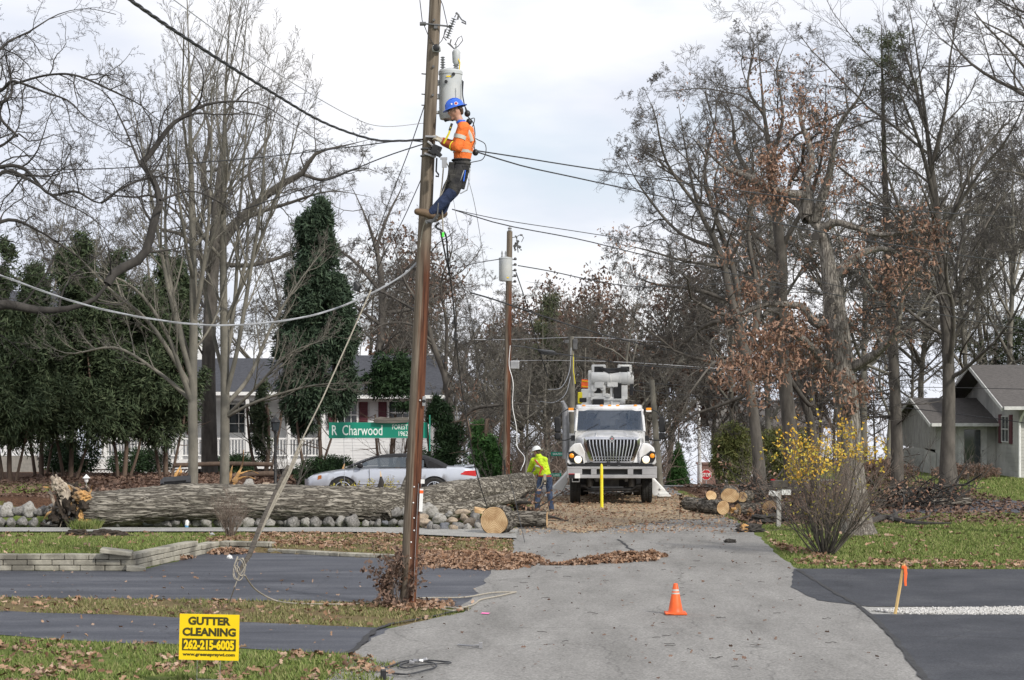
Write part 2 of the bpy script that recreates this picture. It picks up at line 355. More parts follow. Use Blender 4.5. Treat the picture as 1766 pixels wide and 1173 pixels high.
def nptubes(Pp, Rr, n):
    """batch of tubes Pp (N,K,3), Rr (N,K)"""
    N, K, _ = Pp.shape
    T = np.gradient(Pp, axis=1); T /= np.linalg.norm(T, axis=2, keepdims=True)+1e-9
    mean = Pp[:, -1]-Pp[:, 0]; ref = np.zeros((N, 3)); ax = np.argmin(np.abs(mean), axis=1); ref[np.arange(N), ax] = 1
    U = ref[:, None, :]-T*np.sum(T*ref[:, None, :], axis=2, keepdims=True); U /= np.linalg.norm(U, axis=2, keepdims=True)+1e-9
    W = np.cross(T, U); a = np.arange(n)*2*np.pi/n
    V = Pp[:, :, None, :]+Rr[:, :, None, None]*(U[:, :, None, :]*np.cos(a)[None, None, :, None]+W[:, :, None, :]*np.sin(a)[None, None, :, None])
    idx = np.arange(N*K*n).reshape(N, K, n); nx = np.roll(idx, -1, axis=2)
    Fq = np.stack([idx[:, :-1], nx[:, :-1], nx[:, 1:], idx[:, 1:]], axis=-1).reshape(-1, 4)
    return V.reshape(-1, 3), Fq
def merge(parts):
    Vs, Fs, k = [], [], 0
    for V, Fq in parts: Vs.append(V); Fs.append(Fq+k); k += len(V)
    return np.concatenate(Vs), Fs
def catmull(pts, K):
    p = np.array(pts, dtype=float); n = len(p)
    if n == 2: 
        t = np.linspace(0, 1, K)[:, None]; return p[0]*(1-t)+p[1]*t
    q = np.vstack([2*p[0]-p[1], p, 2*p[-1]-p[-2]])
    seg = np.linalg.norm(np.diff(p[:, :3], axis=0), axis=1)+1e-6; cum = np.concatenate([[0], np.cumsum(seg)])
    out = []
    for s_ in np.linspace(0, cum[-1], K):
        i = min(n-2, max(0, int(np.searchsorted(cum, s_, side='right')-1))); t = (s_-cum[i])/seg[i]
        a, b, c_, d = q[i], q[i+1], q[i+2], q[i+3]
        out.append(.5*((2*b)+(-a+c_)*t+(2*a-5*b+4*c_-d)*t*t+(-a+3*b-3*c_+d)*t**3))
    return np.array(out)
def leaves(rng, Cn, size, flat=0., aspect=.55, mode='leaf', droop=None, elong=1.):
    """batch of little folded leaves centred at Cn"""
    N = len(Cn)
    d = rng.normal(size=(N, 3)); 
    if droop is not None: d = d*droop[1]+droop[0]
    d[:, 2] *= (1-flat); d /= np.linalg.norm(d, axis=1, keepdims=True)+1e-9
    r = rng.normal(size=(N, 3)); 
    if flat: r[:, 2] *= (1-flat*.8)
    s = r-d*np.sum(r*d, axis=1, keepdims=True); s /= np.linalg.norm(s, axis=1, keepdims=True)+1e-9
    up = np.cross(d, s)
    L_ = (size*rng.uniform(.6, 1.25, N))[:, None]*elong; Wd = L_*aspect/elong*rng.uniform(.7, 1.2, N)[:, None]; f = L_*.18*rng.normal(size=(N, 1))
    if mode == 'quad':
        V = np.stack([Cn-d*L_*.5, Cn+s*Wd*.5+up*f*.5, Cn+d*L_*.5, Cn-s*Wd*.5+up*f*.5], axis=1)
        return V.reshape(-1, 3), np.arange(4*N).reshape(N, 4)
    V = np.stack([Cn-d*L_*.5, Cn-d*L_*.18+s*Wd*.45+up*f, Cn+d*L_*.02+s*Wd*.22+up*f*.6, Cn+d*L_*.25+s*Wd*.5+up*f*1.2, Cn+d*L_*.5,
                  Cn+d*L_*.25-s*Wd*.5+up*f*.8, Cn+d*L_*.02-s*Wd*.22+up*f*.5, Cn-d*L_*.18-s*Wd*.45+up*f*1.1], axis=1)
    b = (np.arange(N)*8)[:, None]
    return V.reshape(-1, 3), np.concatenate([b+np.array([0, 1, 2, 3, 4])[None], b+np.array([0, 4, 5, 6, 7])[None]])
# ---------------------------------------------------------------- terrain
WALLX = [-14, -6.59, -5.8, -2.1, -1.9]; WALLY = [34.62, 34.62, 39.25, 37.15, 37.1]
def hgt(X, Y):
    # road crest and the fall behind it; the yards either side stay level longer
    y0 = 66+32*(1-ss(-10, -2, X))+32*ss(9, 15, X)*(1-ss(96, 128, Y))
    z = -.052*max(0, Y-y0)*ss(0, 12, Y-y0)
    # terrace behind the block wall, raised yard behind the boulders
    if X < -1.9:
        wy = interp(X, WALLX, WALLY)+(.45 if -6.8 < X < -5.6 else .2)
        hw = interp(X, [-14, -6.6, -5.8, -2.2, -1.9], [.27, .26, .13, .07, 0])
        bh = (Y > 34.82 and X < -6.85+(Y-34.62)*.173) or (X > -5.8 and Y > wy) if Y < 39.5 else Y > interp(max(X, -5.8), WALLX, WALLY)+.2
        z += hw*(1-ss(38, 44, Y))*bh
    yh = interp(X, [-40, -8.5, -6, -1.5, -.3], [.62, .60, .16, .12, 0])
    z += yh*ss(47.1, 48.3, Y)*(1-ss(62, 76, Y))
    return z
def grid_axis():
    xs = list(np.arange(-60, -16, 4))+list(np.arange(-16, 16.01, .25))+list(np.arange(18, 60, 3))+list(np.arange(60, 700, 80))
    xs = list(np.arange(-700, -60, 80))+xs
    ys = list(np.arange(-10, 20, 3))+list(np.arange(20, 60, .25))+list(np.arange(60, 110, 1))+list(np.arange(110, 300, 10))+list(np.arange(300, 2001, 100))
    return xs, ys
xs, ys = grid_axis()
V = []; attr = []
for y in ys:
    for x in xs:
        V.append((x, y, hgt(x, y)))
        mulch = ss(47.4, 48.2, y+.25*math.sin(x*2.1))*(1-ss(80, 90, y))*(1 if x < -1 else 0)*(1-(1 if (x < -12.2 and 51 < y < 56) else 0))
        mulch = max(mulch, .85*ss(47, 49, y+.4*math.sin(x*3))*(1-ss(51.5, 53, y))*ss(5.4, 5.9, x)*(1-ss(12, 13.5, x)))
        mulch = max(mulch, ss(53.5, 55, y)*(1-ss(69, 71, y))*ss(5.4, 6, x)*(1-ss(14.5, 15.5, x)))
        mulch = max(mulch, ss(64, 67, y)*(1 if x > -2 and x < 12 else 0), ss(88, 92, y))
        dry = 0.0
        if x < -1.0 and y > 26 and y < 34.6: dry = .75
        if x < 0.2 and 36 < y < 45: dry = .35+.6*ss(-6.5, -4.5, x)
        attr.append((mulch, dry, 0, 1))
nx_, ny_ = len(xs), len(ys)
ii = np.arange(nx_*ny_).reshape(ny_, nx_)
Fq = np.stack([ii[:-1, :-1], ii[:-1, 1:], ii[1:, 1:], ii[1:, :-1]], -1).reshape(-1, 4)
def ground_mat():
    m = bpy.data.materials.new('ground_turf'); m.use_nodes = True; t = m.node_tree; N = t.nodes; k = t.links.new
    bs = N['Principled BSDF']; bs.inputs['Roughness'].default_value = .95; bs.inputs['Specular IOR Level'].default_value = .1
    at = N.new('ShaderNodeAttribute'); at.attribute_name = 'zone'; sp = N.new('ShaderNodeSeparateColor'); k(at.outputs['Color'], sp.inputs[0])
    tcn = N.new('ShaderNodeTexCoord')
    def nz(s, d=6):
        n = N.new('ShaderNodeTexNoise'); n.inputs['Scale'].default_value = s; n.inputs['Detail'].default_value = d; n.inputs['Roughness'].default_value = .65; k(tcn.outputs['Object'], n.inputs['Vector']); return n.outputs[0]
    def ramp(f, *st):
        r = N.new('ShaderNodeValToRGB'); e = r.color_ramp.elements; e[0].position = st[0][0]; e[0].color = c4(st[0][1]); e[1].position = st[-1][0]; e[1].color = c4(st[-1][1])
        for p, c in st[1:-1]: q = e.new(p); q.color = c4(c)
        k(f, r.inputs[0]); return r.outputs[0]
    def mix(f, a, b):
        x = N.new('ShaderNodeMixRGB'); k(f, x.inputs[0]); k(a, x.inputs[1]); k(b, x.inputs[2]); return x.outputs[0]
    def thr(a, noise_, gain=3.):       # zone + noise -> ragged edge
        s = N.new('ShaderNodeMath'); s.operation = 'ADD'; k(a, s.inputs[0]); k(noise_, s.inputs[1])
        q = N.new('ShaderNodeMapRange'); q.inputs[1].default_value = .85; q.inputs[2].default_value = 1.1; k(s.outputs[0], q.inputs[0]); return q.outputs[0]
    g = ramp(nz(5), (.3, (.075, .11, .026)), (.5, (.13, .17, .045)), (.7, (.20, .21, .08)))
    gb = ramp(nz(60, 3), (.3, (.5, .5, .5)), (.7, (1.4, 1.4, 1.3)))
    mu = N.new('ShaderNodeMixRGB'); mu.blend_type = 'MULTIPLY'; mu.inputs[0].default_value = .8; k(g, mu.inputs[1]); k(gb, mu.inputs[2])
    dr = ramp(nz(14), (.3, (.09, .075, .03)), (.5, (.20, .15, .085)), (.7, (.11, .12, .035)))
    ml = ramp(nz(22), (.3, (.035, .020, .014)), (.52, (.10, .055, .035)), (.72, (.17, .10, .065)))
    o_ = mix(thr(sp.outputs[1], nz(2.2)), mu.outputs[0], dr); o_ = mix(thr(sp.outputs[0], nz(3.3)), o_, ml)
    k(o_, bs.inputs['Base Color'])
    bn = N.new('ShaderNodeBump'); bn.inputs['Strength'].default_value = .8; bn.inputs['Distance'].default_value = .05; k(nz(40, 5), bn.inputs['Height']); k(bn.outputs[0], bs.inputs['Normal'])
    return m
gr = npmesh('ground', V, [Fq], None, ground_mat(), smooth=True)
ca = gr.data.color_attributes.new('zone', 'FLOAT_COLOR', 'POINT'); ca.data.foreach_set('color', np.array(attr, dtype=np.float32).ravel())
tag(gr, 'lawn and leaf-strewn ground of the yards', None, None, 'structure')

def asphalt(name, c1, c2, c3, s3=.7, streak=(1, 1, 1), rough=.85, patch=None):
    m = bpy.data.materials.new(name); m.use_nodes = True; t = m.node_tree; N = t.nodes; k = t.links.new
    bs = N['Principled BSDF']; bs.inputs['Roughness'].default_value = rough; bs.inputs['Specular IOR Level'].default_value = .3
    tcn = N.new('ShaderNodeTexCoord'); mpn = N.new('ShaderNodeMapping'); mpn.inputs['Scale'].default_value = streak; k(tcn.outputs['Object'], mpn.inputs[0])
    def nz(s, d=6, src=None):
        n = N.new('ShaderNodeTexNoise'); n.inputs['Scale'].default_value = s; n.inputs['Detail'].default_value = d; n.inputs['Roughness'].default_value = .6; k(src or mpn.outputs[0], n.inputs['Vector']); return n.outputs[0]
    r = N.new('ShaderNodeValToRGB'); e = r.color_ramp.elements; e[0].position = .3; e[0].color = c4(c1); e[1].position = .7; e[1].color = c4(c3); q = e.new(.5); q.color = c4(c2)
    k(nz(s3), r.inputs[0])
    fine = N.new('ShaderNodeValToRGB'); fe = fine.color_ramp.elements; fe[0].position = .32; fe[0].color = (.5, .5, .5, 1); fe[1].position = .68; fe[1].color = (1.5, 1.5, 1.5, 1)
    k(nz(38, 4, tcn.outputs['Object']), fine.inputs[0])
    mu = N.new('ShaderNodeMixRGB'); mu.blend_type = 'MULTIPLY'; mu.inputs[0].default_value = .8; k(r.outputs[0], mu.inputs[1]); k(fine.outputs[0], mu.inputs[2])
    # thin cracks
    v = N.new('ShaderNodeTexVoronoi'); v.feature = 'DISTANCE_TO_EDGE'; v.inputs['Scale'].default_value = .33
    wv = N.new('ShaderNodeMixRGB'); wv.blend_type = 'LINEAR_LIGHT'; wv.inputs[0].default_value = .25
    nn = N.new('ShaderNodeTexNoise'); nn.inputs['Scale'].default_value = 1.8; nn.inputs['Detail'].default_value = 6; k(tcn.outputs['Object'], nn.inputs['Vector'])
    k(tcn.outputs['Object'], wv.inputs[1]); k(nn.outputs['Color'], wv.inputs[2]); k(wv.outputs[0], v.inputs['Vector'])
    vr = N.new('ShaderNodeValToRGB'); vr.color_ramp.elements[0].color = (.55, .55, .55, 1); vr.color_ramp.elements[0].position = .0; vr.color_ramp.elements[1].position = .006; vr.color_ramp.elements[1].color = (1, 1, 1, 1)
    k(v.outputs['Distance'], vr.inputs[0])
    m2 = N.new('ShaderNodeMixRGB'); m2.blend_type = 'MULTIPLY'; m2.inputs[0].default_value = .8; k(mu.outputs[0], m2.inputs[1]); k(vr.outputs[0], m2.inputs[2])
    k(m2.outputs[0], bs.inputs['Base Color'])
    bn = N.new('ShaderNodeBump'); bn.inputs['Strength'].default_value = .35; bn.inputs['Distance'].default_value = .01; k(nz(90, 4, tcn.outputs['Object']), bn.inputs['Height']); k(bn.outputs[0], bs.inputs['Normal'])
    return m
M['road'] = asphalt('road_surface', (.165, .160, .150), (.216, .209, .198), (.262, .254, .241), .8, (1.6, .4, 1))
M['drive'] = asphalt('sealed_asphalt', (.030, .033, .044), (.056, .060, .074), (.10, .104, .118), 1.1, (.35, 1.5, 1), .6)
M['drive_new'] = asphalt('fresh_asphalt', (.028, .031, .038), (.044, .047, .056), (.066, .069, .077), .8, (1, 1, 1), .8)
M['path'] = asphalt('pale_concrete', (.24, .235, .22), (.29, .285, .27), (.33, .325, .31), .9)

def jag(pts, step=.25, amp=.05, seed=1):
    """subdivide a world outline and roughen it"""
    out = []; n = len(pts)
    for i in range(n):
        a, b = Vector(pts[i][:2]), Vector(pts[(i+1) % n][:2]); k_ = max(1, int((b-a).length/step)); 
        nrm = Vector((-(b-a).y, (b-a).x)).normalized() if (b-a).length > 0 else Vector((0, 0))
        for j in range(k_):
            p = a.lerp(b, j/k_); q = noise.noise(Vector((p.x*1.3, p.y*1.3, seed)))*amp*1.2+noise.noise(Vector((p.x*5, p.y*5, seed+9)))*amp*.8
            out.append((p.x+nrm.x*q, p.y+nrm.y*q))
    return out
def sheet(name, pts, z, mat, amp=.05, seed=1, label=None, lift=None, step=.25):
    o_ = jag(pts, step, amp, seed) if amp else [(p[0], p[1]) for p in pts]
    bm = bmesh.new(); vs = [bm.verts.new((x, y, z)) for x, y in o_]; f = bm.faces.new(vs); f.normal_update()
    if f.normal.z < 0: f.normal_flip()
    bmesh.ops.triangulate(bm, faces=bm.faces[:], ngon_method='EAR_CLIP')
    me = bpy.data.meshes.new(name); bm.to_mesh(me); bm.free()
    o = link(name, me, None, mat); return tag(o, label, None, None, 'structure')
g2 = lambda *a: [G(px, py) for px, py in a]
# road: straight strip that follows the crest, with flared edges near the camera
road_l = [(-2.2, 19), (-2.0, 21.2), (-1.87, 23.3), (-1.62, 25.8), (-.75, 27.6), (-.55, 31), (-.3, 35), (.02, 39), (.06, 45.4), (.55, 50), (.7, 56), (.75, 64), (.8, 66)]
road_r = [(4.4, 19), (4.45, 21), (4.72, 24), (5.0, 27.7), (5.06, 31), (5.05, 34.6), (5.12, 38), (5.35, 42), (5.55, 47), (5.45, 52), (5.4, 58), (5.4, 64), (5.4, 66)]
M_seed = 3
vs = []; stn = []
yy = list(np.arange(19, 66, .25))+list(np.arange(66, 110, 1))+list(np.arange(110, 201, 10))
for y in yy:
    xl = interp(y, [p[1] for p in road_l], [p[0] for p in road_l]); xr = interp(y, [p[1] for p in road_r], [p[0] for p in road_r])
    xl += noise.noise(Vector((0, y*1.2, 5)))*.14+noise.noise(Vector((0, y*5, 5)))*.06; xr += noise.noise(Vector((7, y*1.2, 5)))*.08+noise.noise(Vector((7, y*5, 5)))*.03
    vs += [(xl, y, hgt(2.5, y)+.012), (xr, y, hgt(2.5, y)+.012)]
ff = np.array([(2*i, 2*i+1, 2*i+3, 2*i+2) for i in range(len(yy)-1)])
tag(npmesh('road', vs, [ff], None, M['road']), 'worn pale grey asphalt lane running up to the crest', None, None, 'structure')
cs = [(x, y, hgt(2.5, y)+.02) for y in (67.6, 73.5) for x in (-1.9, 5, 11.5)]
cs = [(x, y, hgt(x, y)+.03) for y in np.arange(68, 74.1, 1) for x in np.arange(-2, 12.1, 1)]
ii = np.arange(len(cs)).reshape(-1, 15)
tag(npmesh('cross_street', cs, [np.stack([ii[:-1, :-1], ii[:-1, 1:], ii[1:, 1:], ii[1:, :-1]], -1).reshape(-1, 4)], None, M['road']), 'cross street beyond the crest', None, None, 'structure')
# driveways
sheet('driveway', [(-14, 34.6), (-6.6, 34.6), (-5.85, 39.2), (-2.2, 37.15), (-1.1, 36.2), (-.2, 35), (.1, 33.2), (-.45, 29.5), (-.7, 28.1), (-1.35, 29), (-2.3, 29.2), (-4.2, 29.5), (-8, 30.0), (-14, 30.1)], .006, M['drive'], .07, 2, 'dark sealed driveway beside the block wall')
sheet('driveway', [(-12, 28.2), (-7.3, 28.0), (-4.9, 27.3), (-3.7, 26.6), (-1.75, 25.95), (-1.3, 25.8), (-1.5, 23.1), (-2.6, 23.5), (-4.0, 24.1), (-5.6, 24.6), (-6.6, 25.2), (-12, 25.6)], .006, M['drive'], .06, 4, 'narrow dark driveway behind the yellow yard sign')
sheet('driveway', [(5.0, 34.9), (7, 34.8), (15, 34.6), (15, 28.45), (7.3, 28.45), (5.15, 28.5), (4.55, 29.4), (4.45, 31.5), (4.7, 33)], .0175, M['drive_new'], .04, 6, 'fresh black driveway with the survey stake')
sheet('driveway', [(4.95, 27.45), (15, 27.2), (15, 18), (4.15, 18), (4.4, 21), (4.72, 24)], .0175, M['drive_new'], .035, 8, 'fresh black driveway in the right corner')
sheet('far_driveway', [(8.4, 51.5), (9.0, 52.0), (15, 52.6), (15, 60), (12.5, 58), (10.5, 53.9), (8.6, 53)], .006, M['drive'], .06, 9, 'dark driveway between the oak and the grey house')
def seam(name, pts, wd, mat, z=.024, seed=1, label=None):
    vs = []; pl = catmull([(p[0], p[1], 0) for p in pts], 60)
    for i, p in enumerate(pl):
        a = pl[max(0, i-1)]; b = pl[min(59, i+1)]; t = (b-a)/np.linalg.norm(b-a); nrm = np.array([-t[1], t[0]])
        w_ = wd*(.55+.9*abs(noise.noise(Vector((p[0]*4, p[1]*4, seed)))))
        q = noise.noise(Vector((p[0]*2, p[1]*2, seed+4)))*.05
        vs += [(p[0]+nrm[0]*(w_+q), p[1]+nrm[1]*(w_+q), z), (p[0]-nrm[0]*(w_-q), p[1]-nrm[1]*(w_-q), z)]
    ff = np.array([(2*i, 2*i+1, 2*i+3, 2*i+2) for i in range(59)])
    return tag(npmesh(name, vs, [ff], None, mat), label, None, None, 'structure')
seam('tar_seam', [(5.02, 34.6), (5.0, 31), (5.0, 28), (4.72, 24), (4.42, 21), (4.3, 18)], .05, M['tar'], .024, 1, 'black tar seam where the right driveways meet the lane')
seam('tar_seam', [(-.72, 28), (-1.0, 27.4), (-1.72, 25.8), (-1.9, 23.2)], .05, M['tar'], .024, 5, 'dark broken edge where the narrow driveway meets the lane')
seam('road_crack', [(.1, 39.6), (1.8, 39.3), (3.5, 39.9), (5.3, 40.2)], .012, M['tar'], .022, 7, 'thin crack right across the lane')
seam('road_crack', [(2.38, 39.0), (2.33, 40.3), (2.30, 42.2)], .035, M['tar'], .022, 9, 'short tarred crack in the middle of the lane')
seam('road_crack', [(3.9, 44.6), (4.8, 45.0), (5.5, 45.1)], .02, M['tar'], .022, 12, 'short crack at the right edge of the lane near the mailbox')
seam('road_crack', [(5.0, 24.9), (7, 24.6), (9, 24.6)], .010, M['tar'], .024, 14, 'joint across the corner driveway')
# pale path in front of the fallen trunk
sheet('path', [(-14, 44.5), (-6, 44.55), (-3.2, 44.3), (-1.0, 42.8), (.1, 42.4), (.15, 45.6), (-3, 46.0), (-8, 45.9), (-14, 45.9)], .035, M['path'], .04, 11, 'pale path in front of the boulder wall')
# sawdust
M['sawdust'] = asphalt('sawdust', (.25, .19, .125), (.34, .26, .17), (.20, .17, .14), 2.2)
sheet('sawdust', [(.75, 45.6), (1.6, 44.4), (2.4, 46.5), (3.6, 48.5), (4.9, 49.7), (5.6, 53), (5.3, 57), (5.4, 62), (2.5, 63), (.6, 61), (.4, 55), (.2, 50)], .024, M['sawdust'], .5, 13, 'tan sawdust spread over the lane under the truck', step=.15)
# pink survey mark
sheet('paint_mark', [(-.44, 27.5), (-.33, 27.45), (-.30, 27.6), (-.42, 27.65)], .022, M['pink'], .02, 5, 'pink survey paint spot on the lane edge', step=.04)

rng = np.random.default_rng(5)
def inpoly(X, Y, poly):
    px_ = np.array([p[0] for p in poly]); py_ = np.array([p[1] for p in poly]); c = np.zeros(len(X), bool); j = len(poly)-1
    for i in range(len(poly)):
        cond = ((py_[i] > Y) != (py_[j] > Y)) & (X < (px_[j]-px_[i])*(Y-py_[i])/(py_[j]-py_[i]+1e-12)+px_[i]); c ^= cond; j = i
    return c
def scatter(poly, n):
    xs_ = [p[0] for p in poly]; ys_ = [p[1] for p in poly]; X = rng.uniform(min(xs_), max(xs_), n*3); Y = rng.uniform(min(ys_), max(ys_), n*3)
    k_ = inpoly(X, Y, poly); return X[k_][:n], Y[k_][:n]
hv = np.vectorize(hgt)
def grass(name, poly, n, h, mat, label, bare=.0):
    X, Y = scatter(poly, n)
    if bare:
        q = np.array([noise.noise(Vector((x*.9, y*.9, 3)))+.5*noise.noise(Vector((x*3, y*3, 8))) for x, y in zip(X, Y)]); k_ = q > bare-.5; X, Y = X[k_], Y[k_]
    n = len(X); Z = hv(X, Y); a = rng.uniform(0, np.pi, n); hh = h*rng.uniform(.4, 1.3, n); wd = .006+.004*rng.random(n)+Y*.00016
    lx, ly = rng.normal(size=n)*.45*hh, rng.normal(size=n)*.45*hh
    V = np.stack([np.stack([X-np.cos(a)*wd, Y-np.sin(a)*wd, Z-.005], 1), np.stack([X+np.cos(a)*wd, Y+np.sin(a)*wd, Z-.005], 1), np.stack([X+lx, Y+ly, Z+hh], 1)], 1).reshape(-1, 3)
    o = npmesh(name, V, [np.arange(3*n).reshape(n, 3)], None, mat); return tag(o, label, 'grass', None, 'stuff')
NEAR = [(-7.2, 20.5), (-1.3, 20.5), (-1.25, 22.2), (-2.0, 23.2), (-2.7, 23.45), (-4.1, 24.0), (-5.7, 24.5), (-7.5, 25.2)]
STRIP = [(-8.5, 30.0), (-4.2, 29.5), (-2.3, 29.15), (-1.35, 28.95), (-.6, 28.2), (-.72, 27.55), (-1.75, 25.95), (-3.7, 26.65), (-5, 27.4), (-8.5, 28.1)]
VERGE = [(-6.2, 39.6), (-5.75, 39.3), (-2.1, 37.3), (-1.0, 36.3), (0, 36), (.02, 42), (-1.0, 42.6), (-3.2, 44.1), (-6.2, 44.3)]
TERR = [(-12.2, 34.9), (-6.85, 34.95), (-6.1, 39.6), (-6, 44.3), (-12.2, 44.3)]
RLAWN = [(5.1, 35.0), (13, 34.75), (13, 52.2), (8.7, 51.4), (6.0, 47), (5.5, 43), (5.2, 38)]
grass('grass', NEAR, 24000, .055, M['grass'], 'green grass of the near lawn around the yellow sign', .25)
grass('grass', STRIP, 13000, .05, M['grass_dry'], 'half dry grass strip between the two left driveways', .3)
grass('grass', VERGE, 9000, .06, M['grass_dry'], 'dry grass verge under the drifted leaves', .35)
grass('grass', TERR, 22000, .05, M['grass'], 'grass terrace above the block wall')
grass('grass', RLAWN, 50000, .05, M['grass'], 'green lawn around the big oak')
grass('grass', [(-16, 50.5), (-12, 50.8), (-12, 56), (-16, 56)], 5000, .05, M['grass'], 'strip of green lawn behind the boulder wall')
grass('grass', [(10.8, 60.5), (15, 58.5), (19.4, 60), (19.4, 75.8), (14.6, 76)], 14000, .07, M['grass'], 'green lawn before the grey house')
def litter(name, X, Y, size, mat, label, lift=.02, flat=.8, Z0=None, cat='leaves', mode='leaf', aspect=.6):
    Z = hv(X, Y)+lift+rng.random(len(X))*.02 if Z0 is None else Z0
    V, Fs = leaves(rng, np.stack([X, Y, Z], 1), size, flat, aspect, mode)
    V[:, 2] = np.maximum(V[:, 2], .026 if mode == 'leaf' and lift < .1 and False else -9)
    o = npmesh(name, V, [Fs], None, mat); return tag(o, label, cat, None, 'stuff')
def clump(poly, n, thr=0, sc=1.2, seed=0):
    X, Y = scatter(poly, n*2); q = np.array([noise.noise(Vector((x*sc, y*sc, seed)))+.6*noise.noise(Vector((x*sc*3, y*sc*3, seed+5))) for x, y in zip(X, Y)])
    k_ = q+rng.normal(size=len(X))*.15 > thr; return X[k_][:n], Y[k_][:n]
litter('fallen_leaves', *clump(NEAR, 1100, .1, 1.5, 1), .10, M['leaf_ground'], 'brown oak leaves scattered on the near lawn', .035, .55)
litter('fallen_leaves', *clump(STRIP, 420, .15, 1.3, 2), .09, M['leaf_ground'], 'brown leaves on the strip between the left driveways', .03, .6)
litter('fallen_leaves', *clump(VERGE, 3400, .08, 1.2, 3), .095, M['leaf_ground'], 'brown leaves covering the verge before the fallen trunk', .03, .6)
litter('fallen_leaves', *clump(TERR, 450, .2, .9, 4), .11, M['leaf_ground'], 'few brown leaves on the grass terrace', .035, .6)
litter('fallen_leaves', *clump(RLAWN, 480, .1, .8, 5), .11, M['leaf_ground'], 'brown leaves dotted over the right lawn', .035, .6)
litter('fallen_leaves', *clump([(5.1, 35.0), (12, 34.8), (12, 36), (6.2, 36.8), (5.4, 42), (5.3, 38)], 700, -.1, 1.2, 5), .11, M['leaf_ground'], 'brown leaves gathered along the front edge of the right lawn', .035, .6)
litter('fallen_leaves', *scatter([(-15, 48.3), (-1, 48.3), (-1, 72), (-15, 72)], 9000), .14, M['leaf_brown'], 'russet leaf mulch in the raised yard', .03, .6)
litter('fallen_leaves', *scatter([(5.5, 46.8), (12.5, 48), (15, 55), (15, 72), (6, 72), (5.6, 50)], 6000), .14, M['leaf_brown'], 'brown leaves under the trees on the right', .03, .6)
litter('fallen_leaves', *scatter([(.3, 44), (5.5, 44), (5.5, 66), (.3, 66)], 2600), .085, M['leaf_ground'], 'brown leaves and chips on the sawdust round the truck', .045, .75)
M['chips'] = island('chips', [(.38, .28, .17), (.47, .36, .23), (.28, .20, .14)])
litter('sawdust_chips', *scatter([(-.1, 43.6), (3, 43.8), (5.9, 48), (5.9, 62), (0, 62), (-.3, 50)], 7000), .05, M['chips'], 'tan wood chips sprinkled round the sawdust', .03, .85, cat='wood chips', mode='quad')
litter('road_litter', *scatter([(-1.5, 21), (4.3, 21), (4.9, 34), (5, 44), (.2, 44), (-.2, 34), (-1.4, 26)], 260), .055, M['leaf_brown'], 'crumbs of leaf and bark scattered on the lane', .03, .85)
litter('driveway_litter', *scatter([(-8, 25.3), (-2.2, 24), (-.6, 29), (-.3, 34.5), (-8, 34.3)], 200), .06, M['leaf_ground'], 'few leaves on the left driveways', .03, .85)
# drifted leaf piles with height
def pile(poly_c, n, size, label, hmax, seed):
    """poly_c: list of (x, y, rx, ry, h) mounds"""
    Cn = []
    for (x, y, rx, ry, h) in poly_c:
        k_ = int(n*(rx*ry)/sum(a[2]*a[3] for a in poly_c)); r = np.sqrt(rng.random(k_))*(1+.12*rng.normal(size=k_)); a = rng.random(k_)*2*np.pi
        X = x+rx*r*np.cos(a); Y = y+ry*r*np.sin(a); top = h*np.clip(1-r**2, 0, 1)
        lump = np.array([.7+.6*noise.noise(Vector((q*3, w_*3, seed))) for q, w_ in zip(X, Y)])
        Cn.append(np.stack([X, Y, .03+top*lump*(1-.35*rng.random(k_)**2)], 1))
    V, Fs = leaves(rng, np.concatenate(Cn), size, .35, .6)
    return tag(npmesh('leaf_pile', V, [Fs], None, M['leaf_ground']), label, 'leaf pile', None, 'stuff')
pile([(-1.0, 36.6, .9, 1.5, .16), (-.45, 36.2, .8, 1.4, .22), (-1.7, 37.6, .6, 1.0, .12), (.15, 36.5, .45, .7, .14), (-.3, 35.3, .5, .6, .12)], 8500, .10, 'broad drift of brown leaves at the end of the block wall', .2, 1)
pile([(2.15, 36.9, .55, .5, .16), (1.7, 36.4, .5, .35, .14), (1.25, 35.9, .3, .2, .07), (2.6, 37.6, .35, .3, .10), (.9, 35.7, .35, .12, .03)], 1900, .11, 'small ridge of brown leaves in the middle of the lane', .15, 2)
pile([(-5.55, 38.6, .4, .45, .08)], 260, .11, 'little heap of brown leaves in the wall corner', .1, 3)
pile([(-6.5, 37.2, .45, .5, .10)], 260, .11, 'small clump of brown leaves on the grass terrace', .1, 4)
# gravel strip
X, Y = scatter([(5.05, 27.9), (5.6, 27.45), (10, 27.3), (10, 28.4), (7.5, 28.4), (5.6, 28.2)], 9000)
sheet('gravel_strip', [(4.5, 28.8), (4.5, 27.1), (15, 27.0), (15, 28.7)], .009, M['path'], .02, 21, 'pale gravel bed between the two fresh driveways')
n = len(X); s_ = rng.uniform(.010, .024, n); Cn = np.stack([X, Y, .012+rng.random(n)*.02], 1)
oct_ = np.array([(1, 0, 0), (0, 1, 0), (-1, 0, 0), (0, -1, 0), (0, 0, .7), (0, 0, -.7)], float)
V = Cn[:, None, :]+(oct_[None]*s_[:, None, None]*rng.uniform(.6, 1.3, (n, 6, 1))); b = (np.arange(n)*6)[:, None, None]
of = np.array([(0, 1, 4), (1, 2, 4), (2, 3, 4), (3, 0, 4), (1, 0, 5), (2, 1, 5), (3, 2, 5), (0, 3, 5)])
M['gravel'] = island('gravel', [(.38, .37, .35), (.52, .51, .49), (.62, .61, .59), (.28, .27, .26)])
tag(npmesh('gravel', V.reshape(-1, 3), [(b+of[None]).reshape(-1, 3)], None, M['gravel']), 'pale crushed gravel filling the gap by the survey stake', 'gravel', None, 'stuff')

